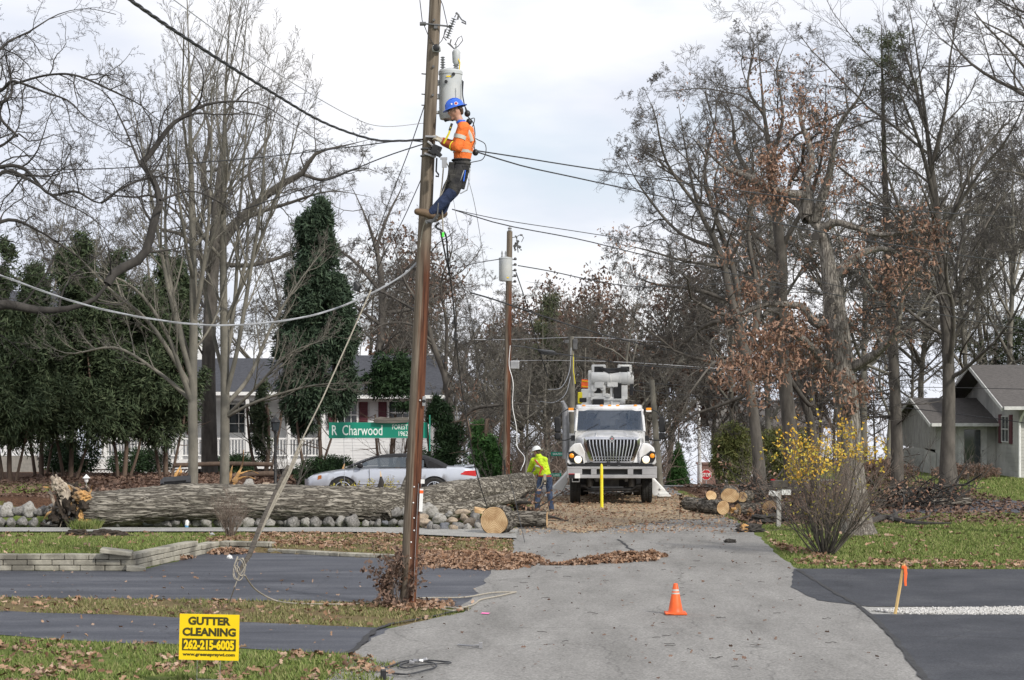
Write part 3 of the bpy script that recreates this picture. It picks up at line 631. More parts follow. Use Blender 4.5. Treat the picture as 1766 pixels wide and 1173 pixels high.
# ---------------------------------------------------------------- block retaining wall
def block_wall(name, pts, heights, depth, label, course=.10, bl=.42):
    b = MB(); rr = random.Random(3)
    for (a, c), (h0, h1) in zip(zip(pts[:-1], pts[1:]), heights):
        a, c = Vector(a), Vector(c); Ld = (c-a).length; t = (c-a)/Ld; nrm = Vector((-t.y, t.x)); 
        if nrm.y < 0: nrm = -nrm
        ang = math.atan2(t.y, t.x); nc = max(1, round(max(h0, h1)/course))
        for k_ in range(nc):
            s0 = -(k_ % 2)*bl*.5
            while s0 < Ld:
                s1 = min(Ld, s0+bl*rr.uniform(.85, 1.1)); q = max(0, s0); md = (q+s1)/2; hh = h0+(h1-h0)*md/Ld
                z0 = k_*course
                if s1-q > .05 and z0 < hh-.02:
                    top = k_ == nc-1 or z0+course >= hh-.02
                    p = a+t*md+nrm*(depth/2+k_*.012+rr.uniform(-.012, .012)-(.02 if top else 0))
                    b.box((p.x, p.y, z0+course/2), (s1-q-.012, depth, course-.008), (rr.uniform(-.02, .02), rr.uniform(-.01, .01), ang+rr.uniform(-.015, .015)))
                s0 = s1
    o = b.build(name, M['block'], None, bevel=.012); return tag(o, label, 'retaining wall')
block_wall('block_wall', [(-12.5, 34.62), (-6.62, 34.62), (-5.82, 39.2), (-4.75, 38.9)], [(.29, .29), (.29, .19), (.19, .19)], .26, 'low wall of pale concrete blocks stepping along the dark driveway', .097)
block_wall('block_edging', [(-4.8, 38.75), (-3.3, 37.75), (-2.05, 37.1)], [(.09, .09), (.08, .08)], .22, 'single course of concrete blocks edging the leaf covered verge', .08)
b = MB(); b.box((-6.95, 34.66, .335), (.55, .4, .075), (.03, .12, .1)); b.box((-6.6, 34.55, .05), (.34, .22, .09), (.1, .1, .3)); b.build('loose_block', M['block'], None, bevel=.015)
tag(C.objects['loose_block'], 'shifted slab blocks lying at the corner of the block wall', 'blocks')
# ---------------------------------------------------------------- boulders
def boulder(seed, r):
    bm = bmesh.new(); bmesh.ops.create_icosphere(bm, subdivisions=3, radius=1); s = Vector((seed*7.3, seed*3.1, seed))
    sx, sy, sz = [(1.15, .85, .85), (.95, .9, .95), (1.3, .9, .78), (1, .85, 1.05), (.9, .85, .75)][seed % 5]
    for v in bm.verts:
        n_ = noise.noise(v.co*1.0+s)*.5+noise.noise(v.co*2.3+s)*.2; v.co *= 1+n_
        v.co = Vector((v.co.x*sx, v.co.y*sy, max(-.8, v.co.z*sz)))*r
    me = bpy.data.meshes.new('boulder'); bm.to_mesh(me); bm.free(); me.polygons.foreach_set('use_smooth', [True]*len(me.polygons)); return me
BM = []
for i in range(10):
    me = boulder(i, 1.0); mm = [M['stone'], M['stone_pale'], M['stone_tan'], M['stone'], M['stone_blue']][i % 5]; me.materials.append(mm); BM.append(me)
KIND = ['grey', 'pale', 'tan', 'grey', 'dark bluish']
rr = random.Random(11)
def put_boulder(x, y, z, r, k_, where, grp):
    o = bpy.data.objects.new('boulder', BM[k_]); C.objects.link(o); o.location = (x, y, z); o.scale = (r*rr.uniform(1, 1.35), r*.9, r*rr.uniform(.75, 1.05)); o.rotation_euler = (rr.uniform(-.2, .2), rr.uniform(-.2, .2), rr.uniform(0, 6.3))
    tag(o, '%s rounded boulder %s' % (KIND[k_ % 5], where), 'boulder', grp); return o
x = -12.6
while x < -2.0:                                    # row under and behind the fallen trunk
    r = rr.uniform(.08, .17)
    left = x < -10.3
    put_boulder(x, 46.55+rr.uniform(-.1, .1), r*.62+.02, r, rr.choice([0, 1, 3, 4, 0, 1, 5, 6, 8]), 'in the bottom row of the wall left of the root plate' if left else 'wedged under the fallen trunk', 'boulders of the wall left of the roots' if left else 'boulders under the fallen trunk')
    if left or x > -3: 
        put_boulder(x+.1, 46.85, .36, rr.uniform(.15, .2), rr.choice([0, 1, 3, 1, 6, 5]), 'in the upper row of the wall left of the root plate' if left else 'behind the split end of the fallen trunk', 'upper boulders of the wall')
    x += r*1.75
for (px, py, r, k_) in [(732, 905, .17, 2), (755, 898, .13, 1), (765, 909, .16, 4), (742, 912, .12, 3), (778, 901, .12, 2), (790, 909, .15, 5), (800, 897, .12, 7), (812, 904, .15, 2), (725, 897, .13, 7), (826, 908, .14, 6), (772, 892, .1, 6), (795, 889, .11, 7), (818, 893, .14, 0), (782, 915, .09, 7), (752, 914, .09, 8), (806, 914, .1, 1)]:
    d = min(46.2, DD(py+r*50)); p = P(px, py, 45.4); put_boulder(p.x, 45.4+(912-py)*.05, max(.06, p.z), r, k_, 'in the tumbled heap left of the sawn log', 'stones heaped beside the sawn log')
for (px, py, r, k_) in [(430, 836, .17, 1), (458, 840, .14, 7), (900, 862, .2, 1)]:
    d = 50.5; p = P(px, py, d); put_boulder(p.x, d, p.z, r, k_, {430: 'showing above the trunk by the black lamp post', 458: 'small, showing above the trunk beside the lamp post', 900: 'behind the worker'}[px], None)
# ---------------------------------------------------------------- tree generator
def grow(Pp, Rr, n, ang, lf, t0, up, wig, K, rng, rmul=.62, rmin=.0035, t1=1.0, lmin=.0, lmax=99, bend=0., taper=.75, lpow=.4):
    N, K0, _ = Pp.shape
    Lp = np.linalg.norm(np.diff(Pp, axis=1), axis=2).sum(1)
    t = (t0+(t1-t0)*((np.arange(n)+rng.random((N, n)))/n)).ravel(); par = np.repeat(np.arange(N), n)
    x = t*(K0-1); i = np.minimum(x.astype(int), K0-2); f = (x-i)[:, None]
    base = Pp[par, i]*(1-f)+Pp[par, i+1]*f; T = Pp[par, i+1]-Pp[par, i]; T /= np.linalg.norm(T, axis=1, keepdims=True)+1e-9
    rb = Rr[par, i]*(1-f[:, 0])+Rr[par, i+1]*f[:, 0]
    q = rng.normal(size=(len(t), 3)); q -= T*np.sum(q*T, axis=1, keepdims=True); q /= np.linalg.norm(q, axis=1, keepdims=True)+1e-9
    a = np.radians(rng.uniform(ang[0], ang[1], len(t)))[:, None]; d = T*np.cos(a)+q*np.sin(a)
    Ln = np.clip(lf*Lp[par]*(1-t*.55)*rng.uniform(.6, 1.25, len(t)), lmin, lmax)
    R0 = np.maximum(rmin, np.minimum(rb*rmul, Ln*.013+rmin*.8))
    P_ = np.zeros((len(t), K, 3)); P_[:, 0] = base; c = base.copy(); st = (Ln/(K-1))[:, None]
    drift = rng.normal(size=(len(t), 3))*bend
    for k in range(1, K):
        d = d+rng.normal(size=d.shape)*wig+drift/K; d[:, 2] += up; d /= np.linalg.norm(d, axis=1, keepdims=True); c = c+d*st; P_[:, k] = c
    R_k = R0[:, None]*(1-taper*np.linspace(0, 1, K)[None]**.9); R_k = np.maximum(R_k, rmin*.6)
    return P_, R_k
STY = {
 'oak': [dict(n=9, ang=(35, 75), lf=.42, t0=.25, up=.03, wig=.26, K=9), dict(n=8, ang=(30, 75), lf=.5, t0=.2, up=.04, wig=.28, K=8), dict(n=7, ang=(30, 70), lf=.55, t0=.12, up=.03, wig=.26, K=6), dict(n=6, ang=(25, 65), lf=.6, t0=.15, up=.03, wig=.22, K=4)],
 'fan': [dict(n=16, ang=(28, 50), lf=.42, t0=.22, up=.13, wig=.06, K=10), dict(n=9, ang=(20, 45), lf=.45, t0=.2, up=.05, wig=.08, K=7), dict(n=6, ang=(22, 50), lf=.5, t0=.2, up=.03, wig=.10, K=5), dict(n=3, ang=(25, 50), lf=.5, t0=.3, up=.02, wig=.1, K=4)],
 'crab': [dict(n=9, ang=(35, 80), lf=.32, t0=.12, up=.02, wig=.22, K=9), dict(n=9, ang=(35, 80), lf=.5, t0=.12, up=.0, wig=.22, K=7), dict(n=6, ang=(35, 80), lf=.45, t0=.1, up=.0, wig=.2, K=5), dict(n=4, ang=(35, 80), lf=.45, t0=.1, up=.0, wig=.2, K=4)],
 'arch': [dict(n=10, ang=(30, 60), lf=.45, t0=.15, up=.06, wig=.09, K=10, bend=.3), dict(n=9, ang=(25, 55), lf=.5, t0=.15, up=.02, wig=.10, K=7), dict(n=6, ang=(25, 55), lf=.5, t0=.2, up=.0, wig=.12, K=5), dict(n=4, ang=(25, 55), lf=.5, t0=.2, up=.0, wig=.12, K=4)],
}
def tree(name, label, cat, base, mains, style, seed, barkm, twigm, group=None, K0=16, wig0=.0, leaf=None, scale=None, rmin=.0045, sty=None, first=8, over=None, parts=('trunk', 'crown'), rs=.84):
    """mains: world polylines [(x,y,z,r),...]; leaf=(material,size,n,mask_fn)"""
    rg = np.random.default_rng(seed); root = thing(name, label, cat, base, 0, group)
    A = np.stack([catmull(m, K0) for m in mains]); Pp = A[:, :, :3].copy(); Rr = A[:, :, 3]*rs; tl = np.array([1. if m[-1][3] > .075 and len(mains) > 1 and m[-1][3] > .5*m[0][3] else .3 for m in mains])
    Rr = np.maximum(Rr*(1+(tl[:, None]-1)*np.clip((np.linspace(0, 1, K0)[None]-.6)/.4, 0, 1)), .006)
    if wig0: 
        nz_ = rg.normal(size=Pp.shape)*wig0; nz_[:, 0] = 0; nz_[:, -1] = 0; Pp += nz_*(Rr[:, :, None]*3)
    specs = [dict(s) for s in (sty or STY[style])]
    if over: 
        for s, o_ in zip(specs, over): s.update(o_)
    V, Fs = nptubes(Pp, Rr, 12 if Rr.max() > .12 else 8); trunk_parts = [(V, Fs)]
    crown_parts = []; cp, crr = Pp, Rr; allp = []
    for li, s in enumerate(specs):
        s.setdefault('rmin', rmin)
        cp, crr = grow(cp, crr, rng=rg, **s); V, Fs = nptubes(cp, crr, [6, 4, 3, 3][min(li, 3)])
        crown_parts.append((V, Fs)); allp.append(cp)
    V, Fl = merge(trunk_parts); npmesh(parts[0], V, Fl, root, barkm, smooth=True)
    V, Fl = merge(crown_parts); nb = len(crown_parts[0][1])+(len(crown_parts[1][1]) if len(crown_parts) > 2 else 0)
    tot = sum(len(f) for f in Fl); mi = np.ones(tot, np.int32); mi[:nb] = 0
    npmesh(parts[1], V, Fl, root, [barkm, twigm], mi=mi, smooth=True)
    if leaf:
        lm, size, n, mask = leaf; tw = np.concatenate([a.reshape(-1, 3) for a in allp[-2:]]); 
        if mask is not None:
            k_ = mask(tw); tw = tw[k_]
        if len(tw):
            # leaves sit in clumps round random twig points
            cl = tw[rg.integers(0, len(tw), max(1, n//7))]; Cn = np.repeat(cl, 7, axis=0)[:n]+rg.normal(size=(min(n, len(cl)*7), 3))*size*1.8
            V, Fl = leaves(rg, Cn, size, 0, .5, 'leaf', droop=(np.array([0, 0, -.6]), .8)); npmesh('leaves', V, [Fl], root, lm)
    return root
def dup(root, loc, rz=0, sc=1, label=None, group=None, cat=None):
    r = root.copy(); C.objects.link(r); r.location = loc; r.rotation_euler = (0, 0, rz); r.scale = (sc, sc, sc)
    if label: r['label'] = label
    if group: r['group'] = group
    for ch in list(root.children):
        c = ch.copy(); C.objects.link(c); c.parent = r
        for g in ch.children:
            d = g.copy(); C.objects.link(d); d.parent = c
    return r
def pxl(pts, d):
    """photo pixel path at distance d -> world path with radius; a point may carry its own depth shift"""
    out = []
    for p in pts:
        dd = d+(p[3] if len(p) > 3 else 0); w_ = P(p[0], p[1], dd); out.append((w_.x, w_.y, w_.z, p[2]/F*dd))
    return out
def sideM(pts, d, k=.6):
    """let limbs leave the picture plane as they go out"""
    r = []; n = len(pts); s = random.Random(int(pts[-1][0]*7+pts[-1][1])).choice((-1, 1))
    for i, p in enumerate(pts): r.append((p[0], p[1], p[2], (p[3] if len(p) > 3 else 0)+s*k*i/(n-1)*2))
    return r

def noise_mask(sc, thr, seed, box=None, d=None):
    def fn(Pt):
        q = np.array([noise.noise(Vector((p[0]*sc+seed, p[1]*sc, p[2]*sc))) for p in Pt]); k_ = q > thr
        if box is not None:
            px_ = CX+Pt[:, 0]/Pt[:, 1]*F; py_ = HY-(Pt[:, 2]-H)/Pt[:, 1]*F; kk = np.zeros(len(Pt), bool)
            for (x0, y0, x1, y1) in box: kk |= (px_ > x0) & (px_ < x1) & (py_ > y0) & (py_ < y1)
            k_ &= kk
        return k_
    return fn
def gz(px, d): X = (px-CX)/F*d; return (X, d, hgt(X, d))

# big oak on the right lawn
d = 44.0
mains = [pxl([(1480, 928, 34), (1478, 905, 26), (1474, 860, 22), (1469, 800, 19), (1464, 740, 19), (1455, 660, 21), (1447, 600, 20.5), (1440, 540, 20), (1430, 470, 19), (1421, 410, 19), (1410, 390, 17), (1392, 372, 13), (1384, 352, 11)], d),
         pxl(sideM([(1396, 378, 13), (1380, 350, 10), (1340, 330, 7), (1290, 305, 6), (1245, 285, 4), (1200, 240, 2.5)], d), d),
         pxl([(1392, 370, 12), (1394, 345, 10), (1391, 318, 8), (1388, 312, 7)], d),
         pxl(sideM([(1391, 336, 8), (1365, 334, 6.5), (1335, 326, 5.5), (1326, 312, 3), (1322, 280, 2)], d), d),
         pxl(sideM([(1415, 398, 9), (1440, 384, 6), (1470, 391, 5), (1520, 405, 4), (1570, 398, 3), (1640, 380, 1.5)], d), d),
         pxl([(1446, 556, 8), (1420, 560, 8), (1400, 552, 7), (1384, 530, 6.5), (1360, 526, 5.5), (1325, 524, 5), (1285, 538, 4.5), (1255, 548, 2), ], d),
         pxl(sideM([(1440, 640, 9), (1415, 625, 7), (1370, 600, 5), (1320, 605, 3.5), (1275, 640, 2)], d, 1), d),
         pxl(sideM([(1440, 645, 9), (1400, 600, 7), (1365, 570, 5), (1345, 560, 3)], d, -.6), d),
         pxl(sideM([(1460, 640, 9), (1510, 610, 7), (1545, 570, 5), (1560, 500, 3.5), (1590, 470, 2)], d, 1), d),
         pxl(sideM([(1435, 480, 8), (1480, 440, 6), (1530, 430, 4), (1590, 460, 2)], d, .8), d),
         pxl(sideM([(1385, 330, 7), (1400, 270, 5), (1380, 200, 3.5), (1395, 150, 2)], d, .8), d),
         pxl(sideM([(1405, 380, 10), (1430, 300, 6), (1445, 220, 4), (1480, 170, 3), (1500, 120, 2)], d, .8), d)]
oak = tree('oak_tree', 'big oak with a broken crooked top and clinging rust leaves on the right lawn', 'tree', gz(1478, d), mains, 'oak', 21, M['bark_oak'], M['twig_dark'], K0=26,
     over=[dict(n=6, t0=.45, lmax=2.8), dict(n=8), dict(n=7), dict(n=5)], rs=1.08,
     leaf=(M['leaf_rust'], .10, 2700, noise_mask(.55, -.02, 3, [(1230, 120, 1620, 760)])))
# thick leafy boughs low on the oak
def leaf_cloud(name, centers, n, size, mat, parent, seed):
    rg = np.random.default_rng(seed); Cn = []
    tot = sum(c[3] for c in centers)
    for (x, y, z, r) in centers:
        k_ = int(n*r/tot); q = rg.normal(size=(k_//5+1, 3))*r*.85; q = np.repeat(q, 5, axis=0)[:k_]+rg.normal(size=(k_, 3))*.09; Cn.append(q*np.array([1.1, 1, .75])+np.array([x, y, z]))
    V, Fl = leaves(rg, np.concatenate(Cn), size, 0, .45, 'leaf', droop=(np.array([0, 0, -.7]), .7)); return npmesh(name, V, [Fl], parent, mat)
cts = []
for px, py, r in [(1345, 600, .55), (1310, 612, .5), (1375, 590, .5), (1290, 640, .45), (1400, 605, .4), (1270, 665, .35), (1330, 640, .35), (1430, 650, .35), (1450, 665, .25), (1355, 575, .45), (1490, 670, .2), (1470, 700, .2), (1320, 585, .35), (1400, 570, .3)]:
    p = P(px, py, d+random.uniform(-.9, .5)); cts.append((p.x, p.y, p.z, r))
leaf_cloud('leaves', cts, 2000, .12, M['leaf_rust'], oak, 9)
cts = []
for px, py, r in [(1380, 170, .5), (1410, 180, .5), (1350, 150, .4), (1400, 210, .35), (1400, 260, .5), (1430, 280, .5), (1370, 290, .4), (1450, 310, .4), (1420, 240, .4), (1480, 430, .35), (1500, 460, .35), (1540, 480, .35), (1550, 500, .3), (1290, 410, .25), (1250, 440, .2), (1440, 340, .3), (1480, 540, .3), (1330, 350, .3), (1310, 500, .25)]:
    p = P(px, py, d+random.uniform(-1.2, .8)); cts.append((p.x, p.y, p.z, r))
leaf_cloud('leaves', cts, 1300, .11, M['leaf_rust'], oak, 10)
b = MB(); 
for px, py, r in [(1466, 704, 7), (1433, 519, 3.5), (1406, 408, 5)]:
    p = P(px, py, d-.262 if py > 600 else d-.25); rr_ = r/F*d
    b.lathe([(rr_*1.5, .06), (rr_*1.35, -.02), (rr_, -.035), (rr_*.8, .03), (rr_*.5, .05)], n=12, M4=Matrix.Translation(p) @ Euler((R_(90), 0, 0)).to_matrix().to_4x4())
b.build('knot', M['bark_dark'], oak, smooth=True)

# trees right of the lane
def thin(ms): return [[(p[0], p[1], p[2]*((1-.35*k_/(len(m)-1)) if i == 0 else .64))+tuple(p[3:]) for k_, p in enumerate(m)] for i, m in enumerate(ms)]
def RT(name, lab, d, mains, style, seed, leaf=None, bk='bark_mid', tw='twig', **kw):
    mains = thin(mains)
    x = mains[0][0][0]; ms = [pxl(sideM(m, d, .8) if i else m, d) for i, m in enumerate(mains)]
    return tree(name, lab, 'tree', gz(x, d), ms, style, seed, M[bk], M[tw], leaf=leaf, K0=18, **kw)
RT('oak_tree', 'forked bare oak just right of the truck with its lean to the left', 57, [
    [(1312, 850, 15), (1305, 760, 12), (1290, 650, 12), (1276, 570, 12), (1262, 520, 10), (1240, 430, 9), (1205, 360, 7), (1185, 270, 5), (1170, 180, 3)],
    [(1276, 570, 12), (1268, 480, 10), (1240, 390, 8), (1215, 300, 6), (1235, 200, 4), (1230, 140, 2)],
    [(1290, 620, 10), (1308, 520, 8), (1290, 400, 6), (1300, 300, 5), (1280, 200, 3)],
    [(1272, 550, 9), (1220, 560, 7), (1180, 590, 6), (1120, 640, 3)], [(1262, 520, 8), (1200, 500, 6), (1130, 490, 4), (1080, 470, 2)],
    [(1240, 430, 7), (1170, 400, 5), (1110, 330, 3.5), (1070, 260, 2)], [(1250, 460, 6), (1180, 450, 4), (1110, 430, 3), (1060, 420, 1.5)], [(1205, 360, 6), (1150, 280, 4), (1130, 200, 2.5), (1110, 150, 1.5)],
    [(1290, 680, 7), (1240, 700, 5), (1190, 720, 3), (1160, 760, 2)]], 'oak', 31, bk='bark_mid', tw='twig', over=[dict(n=11, lf=.48), dict(n=10), dict(n=8), dict(n=6)],
    leaf=(M['leaf_rust'], .10, 260, noise_mask(.5, .25, 7)))
RT('oak_tree', 'tall straight bare oak standing behind the big oak on its left', 62, [
    [(1368, 850, 18), (1362, 740, 16), (1352, 640, 15), (1346, 560, 15), (1348, 450, 15), (1340, 380, 13), (1330, 280, 10), (1318, 200, 8), (1312, 130, 5), (1305, 50, 2.5)],
    [(1340, 380, 9), (1300, 310, 8), (1270, 260, 7), (1262, 200, 5), (1240, 150, 3)], [(1346, 430, 9), (1400, 330, 6), (1420, 250, 4), (1425, 120, 2)],
    [(1330, 280, 8), (1350, 200, 5), (1340, 120, 3), (1360, 60, 2)], [(1318, 200, 6), (1290, 150, 4), (1300, 80, 2.5), (1280, 40, 1.5)], [(1350, 500, 7), (1310, 440, 5), (1290, 380, 3)],
    [(1352, 640, 8), (1400, 700, 7), (1395, 620, 4), (1410, 560, 2)]], 'oak', 41, over=[dict(n=11, lf=.46), dict(n=9), dict(n=7), dict(n=6)],
    leaf=(M['leaf_rust'], .11, 900, noise_mask(.5, .05, 2, [(1280, 100, 1480, 480)])))
RT('oak_tree', 'leaning bare oak between the two oaks and the yellow bush', 66, [
    [(1408, 850, 12), (1400, 740, 10), (1385, 690, 9), (1360, 620, 7), (1320, 560, 5), (1270, 500, 3)], [(1385, 690, 7), (1420, 610, 5), (1450, 540, 3)], [(1370, 640, 6), (1330, 650, 4), (1270, 620, 2)]], 'oak', 43, leaf=(M['leaf_rust'], .12, 500, noise_mask(.5, .1, 5)))
RT('tall_tree', 'tall bare tree with arching limbs left of the grey house', 60, [
    [(1636, 838, 22), (1634, 800, 17), (1636, 720, 15), (1636, 640, 14), (1630, 540, 13), (1622, 440, 12), (1615, 360, 10), (1604, 270, 8), (1592, 170, 6), (1578, 70, 4), (1560, -30, 2.5)],
    [(1622, 440, 9), (1650, 350, 7), (1690, 270, 5), (1740, 210, 3), (1790, 180, 2)], [(1612, 350, 8), (1590, 260, 6), (1560, 180, 4), (1530, 110, 2.5)], [(1606, 290, 7), (1630, 190, 5), (1640, 90, 3.5), (1660, -10, 2)],
    [(1625, 480, 8), (1570, 400, 6), (1530, 300, 4), (1505, 200, 2.5)], [(1632, 560, 8), (1670, 450, 6), (1730, 340, 4), (1790, 280, 2)], [(1636, 600, 6), (1680, 520, 5), (1740, 450, 3), (1790, 420, 2)],
    [(1600, 230, 5), (1570, 120, 4), (1540, 20, 2)], [(1634, 540, 7), (1590, 470, 4), (1540, 420, 3), (1500, 400, 2)]], 'arch', 51, bk='bark_mid', tw='twig_dark', over=[dict(n=13), dict(n=10), dict(n=8), dict(n=5)])
# overhanging limbs of a tree standing outside the picture on the right
RT('overhanging_tree', 'bare tree past the right edge whose arching limbs reach into the top corner', 42, [
    [(1990, 960, 26), (1975, 700, 22), (1940, 450, 18), (1900, 280, 14), (1860, 60, 9), (1840, -120, 4)],
    [(1900, 300, 9), (1800, 190, 8), (1760, 160, 6), (1700, 128, 5), (1655, 90, 4), (1620, 30, 2.5), (1600, -20, 1.5)], [(1905, 340, 9), (1820, 170, 6), (1766, 80, 5), (1700, 40, 3.5), (1640, 10, 2)],
    [(1910, 420, 8), (1820, 330, 6), (1760, 300, 4), (1690, 290, 2)], [(1870, 120, 7), (1800, 40, 5), (1740, 10, 3), (1690, -20, 2)], [(1920, 450, 8), (1830, 430, 6), (1770, 400, 4), (1720, 390, 2)]], 'arch', 57, bk='bark_mid', tw='twig_dark', over=[dict(n=9, t0=.35), dict(n=8), dict(n=6), dict(n=4)])
# sparse spruce
d = 61; root = thing('spruce_tree', 'thin sparse spruce with tufts of needles near its pointed top', 'tree', gz(1548, d)); ms = [pxl([(1548, 850, 12), (1546, 740, 10), (1540, 600, 9), (1532, 450, 7), (1526, 300, 4.8), (1522, 150, 2.6), (1520, 42, .6)], d)]
A = np.stack([catmull(m, 40) for m in ms]); V, Fs = nptubes(A[:, :, :3], A[:, :, 3], 10); npmesh('trunk', V, [Fs], root, M['bark_mid'], smooth=True)
rg = np.random.default_rng(4); cp, cr_ = grow(A[:, :, :3], A[:, :, 3], 150, (75, 105), .13, .14, -.01, .05, 8, rg, t1=.98, rmul=.3); q1 = nptubes(cp, cr_, 4)
c2_, r2_ = grow(cp, cr_, 9, (35, 65), .4, .15, -.03, .06, 5, rg); q2 = nptubes(c2_, r2_, 3); V, Fl = merge([q1, q2]); npmesh('crown', V, Fl, root, M['twig'], smooth=True)
tw = c2_.reshape(-1, 3); keep = ((tw[:, 2] > 12.2) & (rg.random(len(tw)) < .8)) | ((tw[:, 2] > 8) & (rg.random(len(tw)) < .10)); tw = np.repeat(tw[keep], 5, axis=0)
V, Fl = leaves(rg, tw+rg.normal(size=tw.shape)*.08, .16, 0, .14, 'quad'); npmesh('leaves', V, [Fl], root, M['needles'])

# ---------------------------------------------------------------- left side trees
d = 50.6
fanov = [dict(n=20, t0=.2, lf=.40), dict(n=9), dict(n=6), dict(n=3)]
def LT(name, lab, d, mains, style, seed, bk, tw, leaf=None, base=None, **kw):
    if style == 'oak': mains = thin(mains)
    elif style == 'crab': mains = [m if i < 2 else [(p[0], p[1], p[2]*.68)+tuple(p[3:]) for p in m] for i, m in enumerate(mains)]
    x = mains[0][0][0]; ms = [pxl(sideM(m, d, .8) if i else m, d) for i, m in enumerate(mains)]
    kw.setdefault('K0', 18)
    return tree(name, lab, 'tree', base or gz(x, d), ms, style, seed, M[bk], M[tw], leaf=leaf, **kw)
LT('maple_tree', 'slender smooth grey maple behind the trunk, left one of the two with upswept limbs', d, [
    [(333, 842, 10.5), (333, 760, 10), (332, 660, 9.5), (334, 560, 8.5), (333, 460, 7.5), (331, 350, 6.5), (328, 230, 5), (326, 110, 3.5), (322, -20, 2.5)],
    [(333, 660, 6), (305, 560, 5), (285, 470, 4), (265, 360, 3.2), (240, 230, 2.5), (220, 150, 1.2)], [(332, 700, 6), (312, 640, 5), (285, 570, 4), (235, 500, 3), (170, 470, 2), (110, 480, 1)],
    [(330, 690, 5), (270, 640, 3.5), (200, 600, 2.8), (120, 610, 2), (70, 590, 1)], [(332, 640, 5), (300, 520, 4), (285, 400, 3), (290, 250, 2), (285, 100, 1)], [(334, 560, 4.5), (350, 470, 4), (362, 350, 3), (365, 200, 2), (360, 60, 1)],
    [(331, 670, 5), (260, 560, 4), (190, 500, 3), (120, 430, 2), (60, 400, 1)]], 'fan', 61, 'bark_grey', 'twig_light', over=[dict(n=12, t0=.25, lf=.38), dict(n=8), dict(n=6), dict(n=3)])
LT('maple_tree', 'slender smooth grey maple behind the trunk, right one of the two with upswept limbs', d+.6, [
    [(387, 842, 10), (388, 740, 9.5), (388, 650, 9), (386, 540, 8), (385, 420, 7), (386, 300, 6), (388, 180, 4.5), (394, 60, 3), (400, -20, 2)],
    [(388, 690, 5), (410, 600, 4.5), (430, 480, 4), (450, 350, 3), (460, 200, 2), (480, 90, 1)], [(388, 700, 5), (430, 650, 4), (470, 560, 3), (520, 480, 2), (560, 430, 1)], [(388, 640, 5), (405, 520, 4), (412, 380, 3), (425, 220, 2), (430, 60, 1)],
    [(388, 660, 4), (365, 560, 4), (345, 430, 3), (355, 300, 2), (350, 150, 1.5)], [(387, 560, 4), (440, 440, 3.4), (490, 300, 2.4), (520, 190, 1.4), (530, 130, .8)], [(388, 720, 4), (450, 690, 3), (540, 665, 2), (620, 660, 1)],
    [(388, 720, 4), (440, 670, 3), (500, 610, 2), (580, 580, 1)]], 'fan', 62, 'bark_grey', 'twig_light', over=[dict(n=12, t0=.25, lf=.38), dict(n=8), dict(n=6), dict(n=3)])
LT('oak_tree', 'broad old oak behind the maples with a long limb rising to the right', 66, [
    [(362, 830, 18), (360, 700, 16), (360, 600, 15), (366, 480, 15), (372, 390, 14), (376, 330, 13), (385, 250, 10), (395, 190, 7), (430, 150, 4)],
    [(370, 420, 14), (410, 380, 13), (450, 345, 12), (490, 315, 11), (520, 300, 9), (545, 265, 7), (600, 250, 4), (640, 240, 2)], [(372, 380, 10), (350, 300, 8), (362, 230, 6), (340, 170, 4), (300, 140, 2)],
    [(380, 455, 8), (430, 458, 7), (480, 445, 6), (530, 430, 4), (590, 440, 2)], [(376, 440, 8), (420, 380, 7), (500, 350, 5), (570, 330, 3), (640, 340, 1.5)], [(520, 300, 6), (560, 310, 5), (620, 290, 3), (660, 300, 1.5)], [(366, 480, 8), (320, 410, 6), (270, 390, 4), (220, 330, 2)],
    [(440, 350, 6), (430, 290, 5), (460, 240, 3), (470, 180, 2)]], 'oak', 63, 'bark_mid', 'twig', over=[dict(n=9), dict(n=8), dict(n=6), dict(n=4)])
